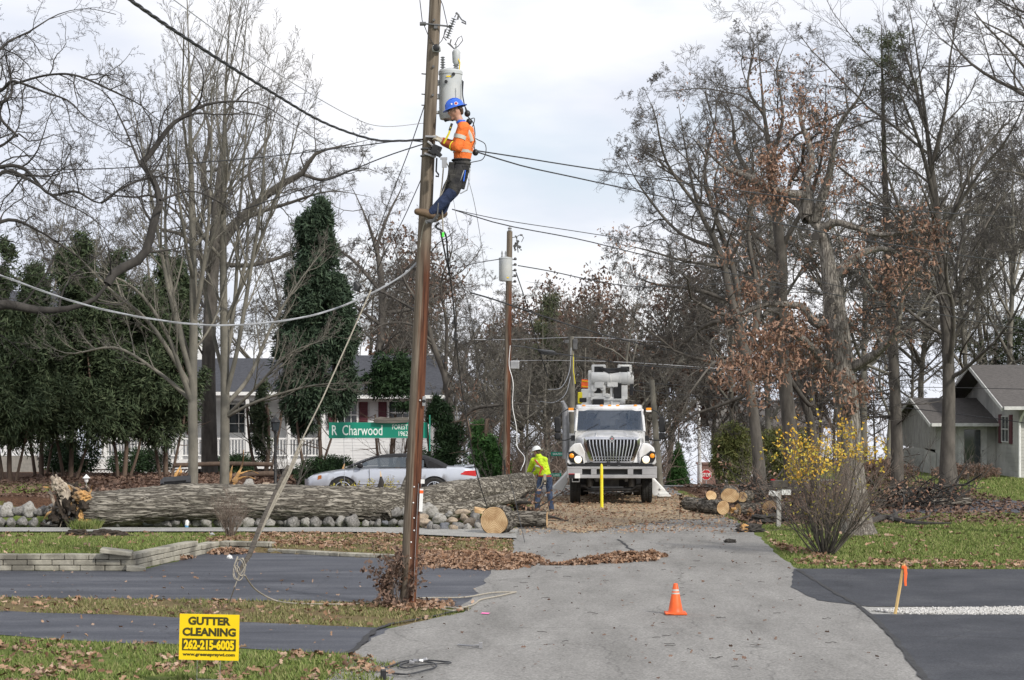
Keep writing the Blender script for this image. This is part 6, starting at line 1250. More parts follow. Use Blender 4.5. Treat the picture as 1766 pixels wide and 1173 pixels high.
b = MB(); a1, a2 = onpole(724, 40, -.11), onpole(779, 46, -.11); b.tube([a1, a2], .014, 8); b.tube([a1+Vector((0, 0, -.01)), a1+Vector((.09, 0, -.005))], .030, 8)
for t in (.5,): c_ = a1.lerp(a2, t); b.box((c_.x, -.09, c_.z-.02), (.05, .05, .07))
b.build('bracket', M['steel_dark'], root, world=False, bevel=.004)
# fused cutout: ribbed insulator, hooked barrel
b = MB(); t0, t1 = onpole(771, 66, -.1), onpole(784, 30, -.1); dv = (t1-t0).normalized(); Mx = Matrix.Translation(t0) @ dv.to_track_quat('Z', 'Y').to_matrix().to_4x4(); Lc = (t1-t0).length; prof = []
for i in range(9): z = Lc*i/9; prof += [(.012, z), (.045, z+Lc*.03), (.012, z+Lc*.06)]
b.lathe(prof, n=14, M4=Mx); b.build('cutout_insulator', M['porcelain'], root, world=False, smooth=True)
b = MB(); Q = lambda px, py: onpole(px, py, -.1); b.tube([Q(784, 30), Q(788, 22), Q(796, 34), Q(803, 38), Q(804, 42), Q(796, 38)], .010, 6); b.tube([Q(786, 22), Q(791, 26), Q(789, 34)], .014, 6); b.tube([Q(778, 68), Q(776, 76), Q(783, 84), Q(772, 74)], .010, 6); b.tube([Q(768, 50), Q(765, 64), Q(770, 70)], .008, 6); b.build('cutout_arm', M['steel_dark'], root, world=False, smooth=True)
b = MB(); b.tube([Q(783, 84), Q(790, 80), Q(798, 70), Q(796, 62), Q(790, 66), Q(784, 78)], .006, 6); b.tube([Q(724, 0), Q(728, 35), Q(740, 65), Q(752, 82), Q(762, 70), Q(772, 46), Q(764, 10), Q(758, -5)], .006, 6); b.tube([Q(797, 138), Q(798, 165), Q(801, 182), Q(806, 192)], .008, 6); b.build('lead_wire', M['wire_black'], root, world=False, smooth=True)
b = MB(); c_ = onpole(753, 84, -.11); b.lathe([(.028, -.06), (.05, -.05), (.052, .03), (.04, .06)], c_, 14, 'x'); b.lathe([(.03, -.11), (.05, -.1), (.05, -.06), (.03, -.05)], c_, 14, 'y', 1); b.build('spool_insulator', [M['grey_paint'], M['black']], root, world=False, smooth=True)
b = MB(); c_ = onpole(752, 245, -.12)
for i, (px, py) in enumerate([(743, 236), (748, 262), (741, 268), (752, 256), (745, 250)]): o_ = onpole(px, py, -.13); b.box(o_, (.16, .06, .028), (0, .15*i, 0), mi=i % 2)
for py in (258, 270): o_ = onpole(744, py); b.lathe([(.112, -.012), (.118, 0), (.112, .012)], (0, 0, o_.z), 20, mi=1)
b.build('clamp_rack', [M['steel'], M['steel_dark']], root, world=False, bevel=.004)
tr = thing('transformer', 'large light grey cylindrical transformer mounted on the main pole above the climber', 'transformer', tuple(P(777, 165, PY+.16)))
o_ = Vector(); s = F/PY; R = .5*40/s; Zt = 41/s; Zb = -40/s
b = MB(); b.lathe([(R*.2, Zb-.03), (R*.9, Zb-.01), (R*.97, Zb+.03), (R, Zb+.06), (R, Zt-.05), (R*1.05, Zt-.04), (R*1.05, Zt), (R*.98, Zt+.02), (R*.3, Zt+.055), (0.01, Zt+.06)], n=36); b.build('tank', M['grey_paint'], tr, world=False, smooth=True, sharp=30)
b = MB()
for z in (Zt-.16, Zt-.36, Zb+.09): b.box((-R-.015, 0, z), (.08, .1, .07 if z > Zb+.1 else .04))
b.build('mount_bracket', M['grey_paint'], tr, world=False, bevel=.006)
b = MB(); prof = []
for i in range(6): z = Zt+.03+i*.036; prof += [(.02, z), (.048-.002*i, z+.008), (.02, z+.018)]
b.lathe(prof, (-R*.68, .03, 0), 14); prof = [(.02, Zt+.03), (.045, Zt+.05), (.02, Zt+.07), (.048, Zt+.085), (.03, Zt+.1)]; b.lathe(prof, (.08, -.04, 0), 14); b.build('bushing', M['porcelain'], tr, world=False, smooth=True)
b = MB(); b.lathe([(.035, Zt+.10), (.055, Zt+.13), (.062, Zt+.28), (.045, Zt+.31), (.015, Zt+.33), (.012, Zt+.4)], (.085, -.05, 0), 16); b.build('lightning_arrester', M['grey_paint'], tr, world=False, smooth=True)
b = MB()
for x, z in ((-.06, Zt-.17), (.05, Zt-.06), (-.04, Zb-.02), (-.07, Zb-.03), (.03, Zb-.02)): b.lathe([(.024, -.03), (.024, 0), (.012, .02)], (x, -R-.002 if z > 0 else -.03, z), 10, 'y')
b.build('terminal', M['black'], tr, world=False)
b = MB(); b.box((-.02, -R-.002, Zt-.09), (.07, .006, .018)); b.tube([(.13, -.08, Zt+.02), (.14, -.1, Zt+.12), (.10, -.09, Zt+.2)], .008, 6, mi=0); b.build('warning_label', M['sign_yellow'], tr, world=False)
# hoses and loops of cable behind the climber
def W2(label, pts, r, mat, nm='cable_loop'): 
    A = catmull([tuple(P(px, py, PY+.05+(q[0] if (q := (rest or [0])) else 0))) for px, py, *rest in pts], 50); b = MB(); b.tube([tuple(a) for a in A], r, 6); return tag(b.build(nm, M[mat], None, smooth=True), label, 'cable')
W2('black cable looping in a wide arc behind the back of the climber', [(806, 208), (818, 204), (815, 218), (806, 230), (822, 240), (836, 248), (838, 262), (832, 275), (818, 279), (808, 281)], .007, 'wire_black')
W2('black cable hanging straight from the transformer behind the helmet', [(799, 140), (798, 165), (802, 185), (806, 200), (815, 210), (819, 228), (818, 250), (819, 262)], .007, 'wire_black')
b = MB()
for px, py in ((806, 196), (809, 210), (820, 263)): b.ball(P(px, py, PY+.05), (.045, .04, .05), 10, 7)
o = b.build('cable_connector', M['black'], None, smooth=True); tag(o, 'round black cable connectors behind the climber', 'connector')
W2('white rope handline hanging from the belt down past the boot', [(765, 285, -.3), (762, 320, -.3), (758, 345, -.3), (756, 357, -.3), (762, 362, -.3), (764, 395, -.3), (765, 405, -.3)], .010, 'rope', 'handline'); W2('second grey rope crossing the thigh of the climber', [(770, 280, -.32), (774, 295, -.34), (764, 330, -.32), (745, 360, -.3), (735, 378, -.3), (728, 400, -.2), (724, 430, -.12)], .008, 'rope', 'handline')
b = MB(); p = P(764, 405, PY-.25); b.box(p, (.035, .03, .07)); o = b.build('green_fitting', M['green_tag'], None, bevel=.01); tag(o, 'bright green fitting at the end of the handline', 'fitting')
wire('black tail of cable hanging from below the boots', [(757, 384, PY-.1), (752, 392, PY-.05), (768, 404, PY), (772, 440, 29), (775, 475, 29.5)], .012, 'wire_black', 'cable', 'cable')
# vine and debris round the foot of the pole
vb = stem_bush('dead_vine', 'tangle of dead reddish vine climbing at the foot of the main pole', 'plant', (base.x-.12, base.y-.05, 0), 26, .95, .45, 95, M['twig_brown'], M['twig_brown'], (M['leaf_brown'], .07, 480, None), r=.006, sub=(5, 3), wig=.2, up=.04)
rg = np.random.default_rng(3); n = 420; t = rg.random(n); Cn = np.stack([base.x-.12-.30*(1-t)*np.abs(np.sin(t*3))-.05+rg.normal(size=n)*.05, base.y-.1+rg.normal(size=n)*.1, .05+t*.62], 1); V, Fl = leaves(rg, Cn, .08, 0, .6); npmesh('leaves', V, [Fl], vb, M['leaf_brown'])
litter('fallen_leaves', base.x+rg.normal(size=420)*.32, base.y+rg.normal(size=420)*.28, .10, M['leaf_ground'], 'brown leaves heaped round the foot of the main pole', .04, .4)

# second pole with its transformer
d2 = 56.0; b0 = P(872, 850, d2); b0.z = hgt(b0.x, d2); t2 = P(879, 399, d2); L2 = t2.z-b0.z
root = thing('utility_pole', 'second wooden pole beyond the trunk, red brown below, with a small transformer near its top', 'utility pole', tuple(b0)); root.rotation_euler = (0, math.atan2(t2.x-b0.x, L2), 0); ORG[root] = Vector((0, 0, 0))
b = MB(); b.lathe([(.115-.035*i/20, -.2+(L2+.2)*i/20) for i in range(21)], n=20); b.build('pole_shaft', M['pole_second'], root, world=False, smooth=True)
b = MB(); s2 = F/d2; b.lathe([(.03, 0), (.06, .02), (.04, .06), (.065, .09), (.03, .12), (.02, .16)], (0, 0, L2), 12); b.build('top_insulator', M['porcelain'], root, world=False, smooth=True)
b = MB(); z_ = L2-12/s2
for i in range(16):
    rr_ = random.Random(i); x = .12+rr_.uniform(.0, .22); z = z_-rr_.uniform(0, .45)*1.0+.1; b.box((x, -.02, z), (.03+rr_.random()*.06, .03, .03+rr_.random()*.05), (rr_.random(), rr_.random()*3, 0))
b.tube([(0, 0, z_), (.2, 0, z_+.05), (.33, 0, z_+.12), (.4, 0, z_+.02), (.34, 0, z_-.1)], .012, 6); b.tube([(.2, 0, z_+.05), (.22, 0, z_-.2), (.25, 0, z_-.4)], .014, 6); b.build('cutout_arm', M['steel_dark'], root, world=False)
b = MB()
for i in range(5): b.lathe([(.02, -.04), (.05, 0), (.02, .04)], (.17, -.02, L2-.78-i*.16), 10); b.box((.15, -.02, L2-.80-i*.16), (.12, .03, .03))
b.build('spool_rack', M['steel_dark'], root, world=False, smooth=False)
b = MB(); b.box((.2, 0, 4.0), (.26, .2, .24)); b.build('junction_box', M['steel'], root, world=False, bevel=.02)
tr = thing('transformer', 'small light grey transformer on the second pole', 'transformer', tuple(P(872, 465, d2-.30)))
b = MB(); Rr_ = 11.5/s2; Z = 20/s2; b.lathe([(Rr_*.9, -Z), (Rr_, -Z+.04), (Rr_, Z-.04), (Rr_*1.05, Z-.03), (Rr_*1.04, Z), (.02, Z+.04)], n=28); b.build('tank', M['grey_paint'], tr, world=False, smooth=True, sharp=30)
b = MB()
for x in (-.1, .0): b.lathe([(.02, Z), (.035, Z+.04), (.018, Z+.08), (.03, Z+.12), (.01, Z+.2)], (x, -.02, 0), 10)
b.build('bushing', M['porcelain'], tr, world=False, smooth=True)
b = MB(); b.box((.06, -Rr_-.002, -Z+.09), (.06, .006, .03)); b.build('warning_label', M['sign_yellow'], tr, world=False)
# far poles
def plain_pole(px0, py0, px1, py1, d_, r, label, arm=False, m='bark_grey'):
    a = P(px0, py0, d_); a.z = min(a.z, hgt(a.x, d_)); c_ = P(px1, py1, d_); root = thing('utility_pole', label, 'utility pole', tuple(a)); b = MB(); b.tube([a, c_], [r, r*.75], 14); b.build('pole_shaft', M[m], root, smooth=True)
    if arm: b = MB(); b.box(c_+Vector((0, 0, -.2)), (.5, .12, .12)); b.box(c_+Vector((.15, -.1, -.3)), (.16, .1, .4)); b.build('crossarm', M['steel_dark'], root, bevel=.01)
    return root
r_ = plain_pole(988, 800, 985, 580, 74, .14, 'short grey pole with a crossarm behind the truck', True)
b = MB(); b.tube([P(989, 612, 73.8), P(989, 640, 73.8), P(992, 662, 73.8)], .014, 6); b.build('yellow_guard', M['yellow_paint'], r_)
r_ = plain_pole(1139, 842, 1124, 655, 64, .115, 'tilted bare grey pole standing right of the truck', m='bark_grey')
plain_pole(1208, 760, 1202, 590, 120, .12, 'thin pale pole far behind the trees on the right', m='white')
b = MB(); p = P(1009, 662, 70); b.box(p, (.26, .18, .30), (0, .08, 0)); b.box(p+Vector((0, -.1, .09)), (.24, .02, .03), (0, .08, 0), mi=1); b.box(p+Vector((0, -.1, -.1)), (.24, .02, .03), (0, .08, 0), mi=1); b.tube([p+Vector((0, 0, .15)), P(1009, 630, 70), P(1010, 600, 70)], .012, 5, mi=2); b.tube([p+Vector((-.1, 0, .15)), P(1004, 640, 70), P(1000, 634, 70)], .01, 5, mi=2)
o = b.build('marker_bag', [M['orange_glow'], M['sign_yellow'], M['rope']], None, bevel=.03); tag(o, 'bright orange warning bag hanging from a rope left of the boom', 'warning marker')
# ---------------------------------------------------------------- lettering
def text(name, s, c, h, mat, parent, width=None, bold=0, facing=(R_(90), 0, 0), align='CENTER', depth=.001, spacing=1.0, world=False):
    cu = bpy.data.curves.new(name, 'FONT'); cu.body = s; cu.size = 1; cu.align_x = align; cu.align_y = 'CENTER'; cu.offset = bold; cu.extrude = depth; cu.resolution_u = 3; cu.space_character = spacing
    t = bpy.data.objects.new(name, cu); C.objects.link(t); dg = bpy.context.evaluated_depsgraph_get(); me = bpy.data.meshes.new_from_object(t.evaluated_get(dg)); bpy.data.objects.remove(t)
    co = np.empty(len(me.vertices)*3, np.float32); me.vertices.foreach_get('co', co); co = co.reshape(-1, 3); x0, x1, y0, y1 = co[:, 0].min(), co[:, 0].max(), co[:, 1].min(), co[:, 1].max()
    sy = h/(y1-y0); sx = (width/(x1-x0)) if width else sy; co[:, 0] = (co[:, 0]-(x0 if align == 'LEFT' else x1 if align == 'RIGHT' else (x0+x1)/2))*sx; co[:, 1] = (co[:, 1]-(y0+y1)/2)*sy
    Mx = np.array(Euler(facing).to_matrix()); co = co @ Mx.T; o0 = np.array(c)-(np.array(org(parent)) if world else 0); co = co+o0; me.vertices.foreach_set('co', co.astype(np.float32).ravel()); me.materials.clear(); me.update()
    return link(name, me, parent, mat)
# yard sign: s ~ 170 px/m
d = 20.6; s = F/d; c = P(359, 1099, d); root = thing('yard_sign', 'small yellow yard sign advertising gutter cleaning in the near lawn', 'yard sign', (c.x, c.y, 0)); root.rotation_euler = (0, R_(1.2), 0)
zc = c.z; Wd, Hd = 103/s, 79/s
b = MB(); b.box((0, 0, zc), (Wd, .012, Hd)); b.build('panel', M['sign_yellow'], root, world=False)
b = MB(); b.box((0, -.0075, zc-.068*1.0), (Wd*.90, .002, .125)); b.build('dark_band', M['ink'], root, world=False)
yy = lambda py: H+(HY-py)/s
text('lettering', 'GUTTER', (0, -.0085, yy(1071)), 14.5/s, M['ink'], root, 73/s, .045); text('lettering', 'CLEANING', (0, -.0085, yy(1090)), 14.5/s, M['ink'], root, 92/s, .045)
C.objects['dark_band'].location = (0, 0, (yy(1112)-(zc-.068)))
text('lettering', '262-215-6005', (0, -.0105, yy(1112)), 17/s, M['sign_yellow'], root, 87/s, .05); text('lettering', 'www.greenspraywi.com', (0, -.0085, yy(1129.5)), 7/s, M['ink'], root, 90/s, .035)
b = MB(); 
for x in (-.12, .12): b.tube([(x, .002, -.1), (x, .002, zc-Hd/2+.05)], .003, 6)
b.box((0, .002, .08), (.24, .005, .005)); b.build('stake', M['steel'], root, world=False)
# street name sign on its post, behind the main pole
d = 30.0; s = F/d; post = P(716, 690, d); root = thing('street_sign', 'green street name blade reading Charwood, half hidden by the main pole', 'street sign', (post.x, d, 0)); lx = lambda px: (px-716)/s
b = MB(); zt, zb = H+(HY-728.5)/s, H+(HY-756)/s; x0, x1 = lx(567), lx(737); b.box(((x0+x1)/2, 0, (zt+zb)/2), (x1-x0, .006, zt-zb)); b.build('name_blade', M['sign_green'], root, world=False, bevel=.002)
zc = (zt+zb)/2; zz = lambda py: H+(HY-py)/s
text('lettering', 'R', (lx(577), -.0045, zz(742)), 17/s, M['sign_white'], root, 9/s, .01); text('lettering', 'Charwood', (lx(625), -.0045, zz(742)), 17.5/s, M['sign_white'], root, 69/s, .005)
text('lettering', 'FOREST', (lx(690), -.0045, zz(736.5)), 8.5/s, M['sign_white'], root, 27/s, .005); text('lettering', '1962', (lx(695.5), -.0045, zz(748)), 8.5/s, M['sign_white'], root, 16/s, .005)
b = MB(); b.box((0, .03, (zz(715)+0)/2-.1), (.05, .05, zz(715)+.2)); b.build('post', M['steel'], root, world=False, bevel=.004)
b = MB(); b.box((lx(741), .05, (zz(716)+zz(778))/2), (.012, .25, zz(716)-zz(778))); b.build('side_blade', M['sign_green'], root, world=False, bevel=.002)
b = MB(); b.box(((x0+x1)/2+.1, -.004, zb+.004), (x1-x0-.3, .008, .006)); b.build('edge_strip', M['steel'], root, world=False)
b = MB(); A = [(645, 729), (646, 721), (656, 719), (672, 721), (690, 720), (704, 720), (703, 729), (680, 730), (660, 730)]; b.prism([P(px, py, 29.93) for px, py in A], (0, .05, 0)); o = b.build('broken_board', M['plank'], None, bevel=.003); tag(o, 'piece of broken weathered board caught on top of the street name blade', 'board')
# stop sign
d = 141.; s = 24.; c = P(1218, 819, d); X_ = c.x; root = thing('stop_sign', 'red octagonal stop sign far beyond the crest', 'stop sign', (X_, d, c.z-2.2)); R = .40
b = MB(); oc = [(math.cos(R_(22.5+45*i))*R, 0, 2.2+math.sin(R_(22.5+45*i))*R) for i in range(8)]; b.prism(oc, (0, .01, 0)); oc2 = [(p[0]*.92, -.006, 2.2+(p[2]-2.2)*.92) for p in oc]; b.prism(oc2, (0, .004, 0), 1)
b.build('sign_plate', [M['sign_white'], M['sign_red']], root, world=False); text('lettering', 'STOP', (0, -.012, 2.2), .27, M['sign_white'], root, .62, .03); b = MB(); b.tube([(0, .03, -1.5), (0, .03, 2.5)], .035, 8); b.build('post', M['steel'], root, world=False)
# far street names
for lab, px0, px1, py, d, sy, txt in (('small far green street name sign left of the truck, the upper one', 950, 987, 783, 72, 7, 'SOUTH LAKE'), ('small far green street name sign left of the truck, the lower one', 945, 968, 819, 70, 6, 'CT LAKES')):
    s = F/d; a, c_ = P(px0, py, d), P(px1, py, d); m_ = (a+c_)/2; root = thing('street_sign', lab, 'street sign', (m_.x, d, hgt(m_.x, d))); lz = m_.z-hgt(m_.x, d)
    b = MB(); b.box((0, 0, lz), ((px1-px0)/s, .01, sy/s)); b.build('name_blade', M['sign_green'], root, world=False); text('lettering', txt, (0, -.008, lz), 3.6/s, M['sign_white'], root, (px1-px0-6)/s, .01)
    b = MB(); xx = (px1-px0)/s/2-.03; b.tube([(xx, .04, -.1), (xx, .04, lz+.15)], .03, 8); b.build('post', M['steel'], root, world=False)

# mailbox post
d = 46.5; s = F/d; p = P(1343, 915, d); root = thing('mailbox_post', 'weathered post with two small white number plates at the lawn corner', 'mailbox post', (p.x, d, hgt(p.x, d)))
b = MB(); b.box((0, 0, .45), (.10, .10, .98)); b.build('post', M['plank'] if False else M['boards_grey'], root, world=False, bevel=.008)
b = MB(); b.box((-.13, -.06, .80), (.22, .012, .12), (0, .22, 0)); b.box((.17, -.06, .84), (.22, .012, .15)); b.build('number_plate', M['white'], root, world=False); b = MB(); b.box((.02, 0, .92), (.55, .16, .05)); b.box((.02, .06, 1.02), (.36, .30, .16)); b.build('shelf', M['bark_mid'], root, world=False, bevel=.01)
b = MB(); b.box((-.14, -.02, 1.12), (.10, .01, .03)); b.build('flag', M['sign_red'], root, world=False)

# traffic cone
g = G(1165, 1061); root = thing('traffic_cone', 'orange traffic cone with two grey bands standing on the lane', 'traffic cone', (g.x, g.y, .012)); hh = .425
b = MB(); b.box((0, 0, .018), (.30, .30, .032)); b.build('base', M['orange_plastic'], root, world=False, bevel=.01)
b = MB(); b.lathe([(.112, .034), (.100, .05), (.092, .10), (.030, hh), (.026, hh+.006), (.018, hh)], n=32); b.build('cone', M['orange_plastic'], root, world=False, smooth=True)
b = MB(); rad = lambda z: .092-(z-.10)/(hh-.10)*.062+.0015
for z0, z1 in ((.285, .305), (.325, .352)): b.lathe([(rad(z0), z0), (rad(z1), z1)], n=32, caps=False)
b.build('band', M['steel_dark'] if False else M['reflect'], root, world=False, smooth=True)
# survey stake
g = G(1544, 1060); root = thing('survey_stake', 'leaning wooden survey stake with a bright orange ribbon', 'stake', (g.x, g.y, 0)); s = F/g.y; top = ((1559-1544)/s, 0, 88/s)
b = MB(); b.tube([(-.02, 0, -.1), top], [(.022, .012)]*2, 4, side=(1, 0, 0)); b.build('stake', M['stake_wood'], root, world=False)
b = MB(); t_ = Vector(top); b.lathe([(.032, -.02), (.034, .0), (.030, .02)], t_+Vector((-.003, 0, -.05)), 8); b.tube([t_+Vector((.012, -.025, -.04)), t_+Vector((.02, -.03, -.14)), t_+Vector((.012, -.03, -.24)), t_+Vector((.018, -.03, -.31))], [(.020, .003), (.022, .003), (.018, .003), (.016, .003)], 6, side=(1, 0, 0)); b.build('ribbon', M['orange_glow'], root, world=False)
# yellow marker in front of the truck
g = G(1038, 877); root = thing('marker_post', 'thin bright yellow marker post in front of the truck bumper', 'marker post', (g.x, g.y, .02)); s = F/g.y
b = MB(); b.tube([(0, 0, -.1), (-.01, 0, 71/s), (-.01, 0, 73/s), (-.01, 0, 76/s)], [.045, .042, .034, .012], 12); b.build('post', M['yellow_paint'], root, world=False, smooth=True)
b = MB(); b.tube([(-.01, 0, 50/s), (-.01, 0, 56/s)], .046, 12); b.build('collar', M['sign_yellow'], root, world=False, smooth=True)
# black lamp post and path light
d = 56.; s = F/d; X_ = (475-CX)/s; z0 = hgt(X_, d); root = thing('lamp_post', 'slim black lamp post with a small lantern before the porch', 'lamp post', (X_, d, z0)); Lh = H+(HY-748)/s-z0
b = MB(); b.lathe([(.07, -.1), (.07, .3), (.045, .34), (.04, Lh), (.06, Lh+.02), (.03, Lh+.05)], n=14); b.build('post', M['black'], root, world=False, smooth=True)
b = MB(); b.lathe([(.05, Lh+.04), (.10, Lh+.10), (.13, Lh+.32), (.10, Lh+.34)], n=6); b.build('lantern', M['glass_dark'], root, world=False); b = MB(); b.lathe([(.15, Lh+.33), (.12, Lh+.38), (.04, Lh+.46), (.01, Lh+.54)], n=12); b.build('lantern_cap', M['black'], root, world=False)
d = 50.; s = F/d; X_ = (149-CX)/s; z0 = hgt(X_, d); root = thing('path_light', 'small pale garden light on a stick above the end of the fallen trunk', 'garden light', (X_, d, z0)); b = MB(); zt = H+(HY-824)/s-z0; b.tube([(0, 0, -.1), (0, 0, zt-.1)], .012, 6); b.build('stick', M['steel'], root, world=False); b = MB(); b.lathe([(.03, zt-.12), (.05, zt-.08), (.05, zt-.02), (.10, zt-.01), (.03, zt+.06), (.01, zt+.09)], n=12); b.build('lamp_head', M['white'], root, world=False, smooth=True)
# black plastic box end on the trunk
p = P(305, 830, 47); b = MB(); b.box(p, (.66, .45, .09), (R_(18), R_(-4), .15)); b.box(p+Vector((-.32, 0, -.02)), (.14, .3, .08), (R_(20), R_(-30), 0)); b.box(p+Vector((.0, -.24, .0)), (.52, .02, .05), (R_(18), R_(-4), .15)); o = b.build('plastic_tray', M['black'], None, bevel=.02); tag(o, 'black plastic lid lying on top of the fallen trunk by the left maple', 'tray')
b = MB(); b.tube([P(322, 906, 46.2), P(323, 900, 46.2), P(322, 897, 46.2)], [.045, .05, .03], 8); b.tube([P(322, 911, 46.2), P(322, 905, 46.2)], [.04, .045], 8, mi=1); o = b.build('plastic_bottle', [M['white'], M['blue_bit']], None, smooth=True); tag(o, 'small blue and white plastic bottle wedged between the boulders', 'bottle')
b = MB(); rough_lump(b, G(366, 923, .03), .05, 3, 0); rough_lump(b, G(396, 962, .02), .05, 5, 0); o = b.build('litter_scrap', M['white'], None); tag(o, 'white scraps of litter near the block wall', 'litter')

# ---------------------------------------------------------------- houses
def lap_wall(b, x0, x1, z0, z1, y, step=.13, t=.012, mi=0, poly=None):
    """clapboard facing -Y: every course leans out at its foot"""
    n = max(1, round((z1-z0)/step)); h = (z1-z0)/n
    for i in range(n):
        a, c_ = z0+i*h, z0+(i+1)*h
        b.add([(x0, y-t, a), (x1, y-t, a), (x1, y, c_), (x0, y, c_), (x0, y+.05, a), (x1, y+.05, a)], [(0, 1, 2, 3), (4, 5, 1, 0)], mi)
    b.box(((x0+x1)/2, y+.08, (z0+z1)/2), (x1-x0, .14, z1-z0), mi=mi)
def lap_side(b, x, y0, y1, zf, z0, step=.16, t=.012, side=-1, mi=0):
    """clapboard on a gable end at x, top edge zf(y)"""
    n = int((max(zf(y0), zf((y0+y1)/2), zf(y1))-z0)/step)+1
    for i in range(n):
        a = z0+i*step; c_ = a+step; ys_ = [y for y in np.linspace(y0, y1, 61) if zf(y) > a+.02]
        if not ys_: break
        ya, yb = min(ys_), max(ys_); ys2 = [y for y in np.linspace(y0, y1, 61) if zf(y) > c_-.02] or [(ya+yb)/2]; yc, yd = min(ys2), max(ys2)
        b.add([(x+side*t, ya, a), (x+side*t, yb, a), (x, yd, c_), (x, yc, c_), (x-side*.05, ya, a), (x-side*.05, yb, a)], [(0, 1, 2, 3), (4, 5, 1, 0)], mi)
def window(parent, x, z, w_, h, y, shut=None, nx=2, nz=2, label=None, frame='white', face=-1):
    f = MB(); t = .07
    for dx in (-w_/2, w_/2): f.box((x+dx, y, z), (t, .08, h+t))
    for dz in (-h/2, h/2): f.box((x, y-.003, z+dz), (w_+t, .08, t))
    for i in range(1, nx): f.box((x-w_/2+w_*i/nx, y+.012, z), (.028, .04, h))
    for i in range(1, nz): f.box((x, y+.014, z-h/2+h*i/nz), (w_, .04, .028 if nz > 2 or i != 1 else .045))
    fo = f.build('window', M[frame], parent, world=True); g = MB(); g.box((x, y+.045, z), (w_, .02, h)); g.build('pane', M['glass_dark'], fo, world=True)
    if shut:
        for sx in shut:
            q = MB(); q.box((x+sx*(w_/2+.24), y-.0, z), (.34, .04, h+.1))
            for k_ in range(int(h/.07)): q.box((x+sx*(w_/2+.24), y-.022, z-h/2+.07*k_+.04), (.26, .02, .03), (.5, 0, 0))
            q.build('shutter', M['maroon'], parent, world=True)
# white house on the left with a porch
d = 80.; s = F/d; wx = lambda px, dd=80.: (px-CX)/F*dd; wz = lambda py, dd=80.: H+(HY-py)/F*dd
root = thing('white_house', 'long white clapboard house with a dark roof, porch and maroon shutters behind the cedars', 'house', (wx(450), 82, 0))
xa, xb, xc = wx(160), wx(562), wx(742); zf = wz(806); ze = wz(676)
b = MB(); lap_wall(b, xa, xb, -.3, ze, 82.2); lap_wall(b, xb, xc, -.4, ze-.1, 80.0, mi=0); b.box(((xb+xc)/2, 84, 1.2), (xc-xb, 7.6, 3.2)); b.box((xb, 81.2, 1.4), (.12, 2.4, 3.2)); b.build('wall', M['siding'], root)
def roof(b, x0, x1, y0, y1, z0, zr, th=.12, mi=0):
    ym = (y0+y1)/2
    b.add([(x0, y0, z0), (x1, y0, z0), (x1, ym, zr), (x0, ym, zr), (x0, y0, z0-th), (x1, y0, z0-th), (x1, ym, zr-th), (x0, ym, zr-th), (x0, y1, z0), (x1, y1, z0), (x0, y1, z0-th), (x1, y1, z0-th)],
          [(0, 1, 2, 3), (3, 2, 9, 8), (0, 4, 5, 1), (4, 7, 6, 5), (7, 10, 11, 6), (0, 3, 7, 4), (3, 8, 10, 7), (1, 5, 6, 2), (2, 6, 11, 9), (8, 9, 11, 10)], mi)
b = MB(); roof(b, xa-.4, xb+.2, 79.2, 88.4, ze+.02, wz(618, 84)); roof(b, wx(560)+.25, xc+.5, 79.2, 88.4, ze-.12, wz(613, 84)); rf = b.build('roof', M['shingle_dark'], root)
b = MB(); b.box(((xa+xb)/2, 79.15, ze-.07), (xb-xa+.8, .12, .14)); b.box(((xa+xb)/2, 79.5, ze-.22), (xb-xa+.3, .1, .28)); b.box(((xb+xc)/2+.4, 79.15, ze-.2), (xc-xb+.5, .12, .14)); b.box(((xb+xc)/2+.3, 79.85, ze-.3), (xc-xb+.3, .14, .2)); b.build('gutter', M['white'], root)
b = MB(); b.box((wx(347, 84), 84, wz(605, 84)), (.75, .8, 1.5)); b.box((wx(347, 84), 84, wz(588, 84)), (.95, 1., .12)); b.build('chimney', M['white'], rf)
b = MB(); b.box((wx(345, 84), 84.1, wz(572, 84)), (.3, .3, .5)); b.build('chimney_cap', M['steel'], rf)
# porch: floor, posts, rail with balusters, lattice skirt
b = MB(); b.box(((xa+xb)/2, 80.6, zf+.28), (xb-xa, 3.0, .14)); b.box(((xa+xb)/2, 79.16, zf+.12), (xb-xa, .08, .3)); b.build('porch_floor', M['white'], root)
for px in (182, 250, 312, 368, 427, 498, 558):
    b = MB(); b.box((wx(px, 79.3), 79.3, (zf+.35+ze-.3)/2), (.14, .14, ze-.3-zf-.35)); b.build('porch_post', M['white'], root)
b = MB(); zr = wz(756); b.box(((xa+xb)/2, 79.28, zr), (xb-xa, .07, .07)); b.box(((xa+xb)/2, 79.28, zf+.5), (xb-xa, .06, .06)); x = xa
while x < xb: b.box((x, 79.28, (zr+zf+.5)/2), (.04, .035, zr-zf-.5)); x += .13
b.build('porch_rail', M['white'], root)
b = MB(); lz0, lz1 = -.25, zf-.02; x = xa; hh = lz1-lz0
while x < wx(330): 
    for sg in (-1, 1): b.box((x, 79.2-.012*sg, (lz0+lz1)/2), (.045, .012, hh*1.41), (0, sg*R_(45), 0))
    x += .14
b.box(((xa+wx(330))/2, 79.17, lz1), (wx(330)-xa, .03, .06)); b.build('porch_lattice', M['white'], root)
for px, w_, sh in ((411, .85, ()), (440, .85, ()), (300, .9, (-1, 1)), (225, .9, (-1, 1)), (510, .8, ())): window(root, wx(px, 82), wz(722, 82), w_, 1.25, 82.13, sh, 2, 3)
for px, py, w_, h, sh in ((688, 712, .85, 1.0, (-1,)), (600, 716, .8, 1.0, (-1, 1))): window(root, wx(px), wz(py), w_, h, 79.93, sh, 3, 2)
b = MB(); lap_wall(b, xb-.0, xc, -.45, -.05, 79.985); b.build('foundation', M['foundation'], root)
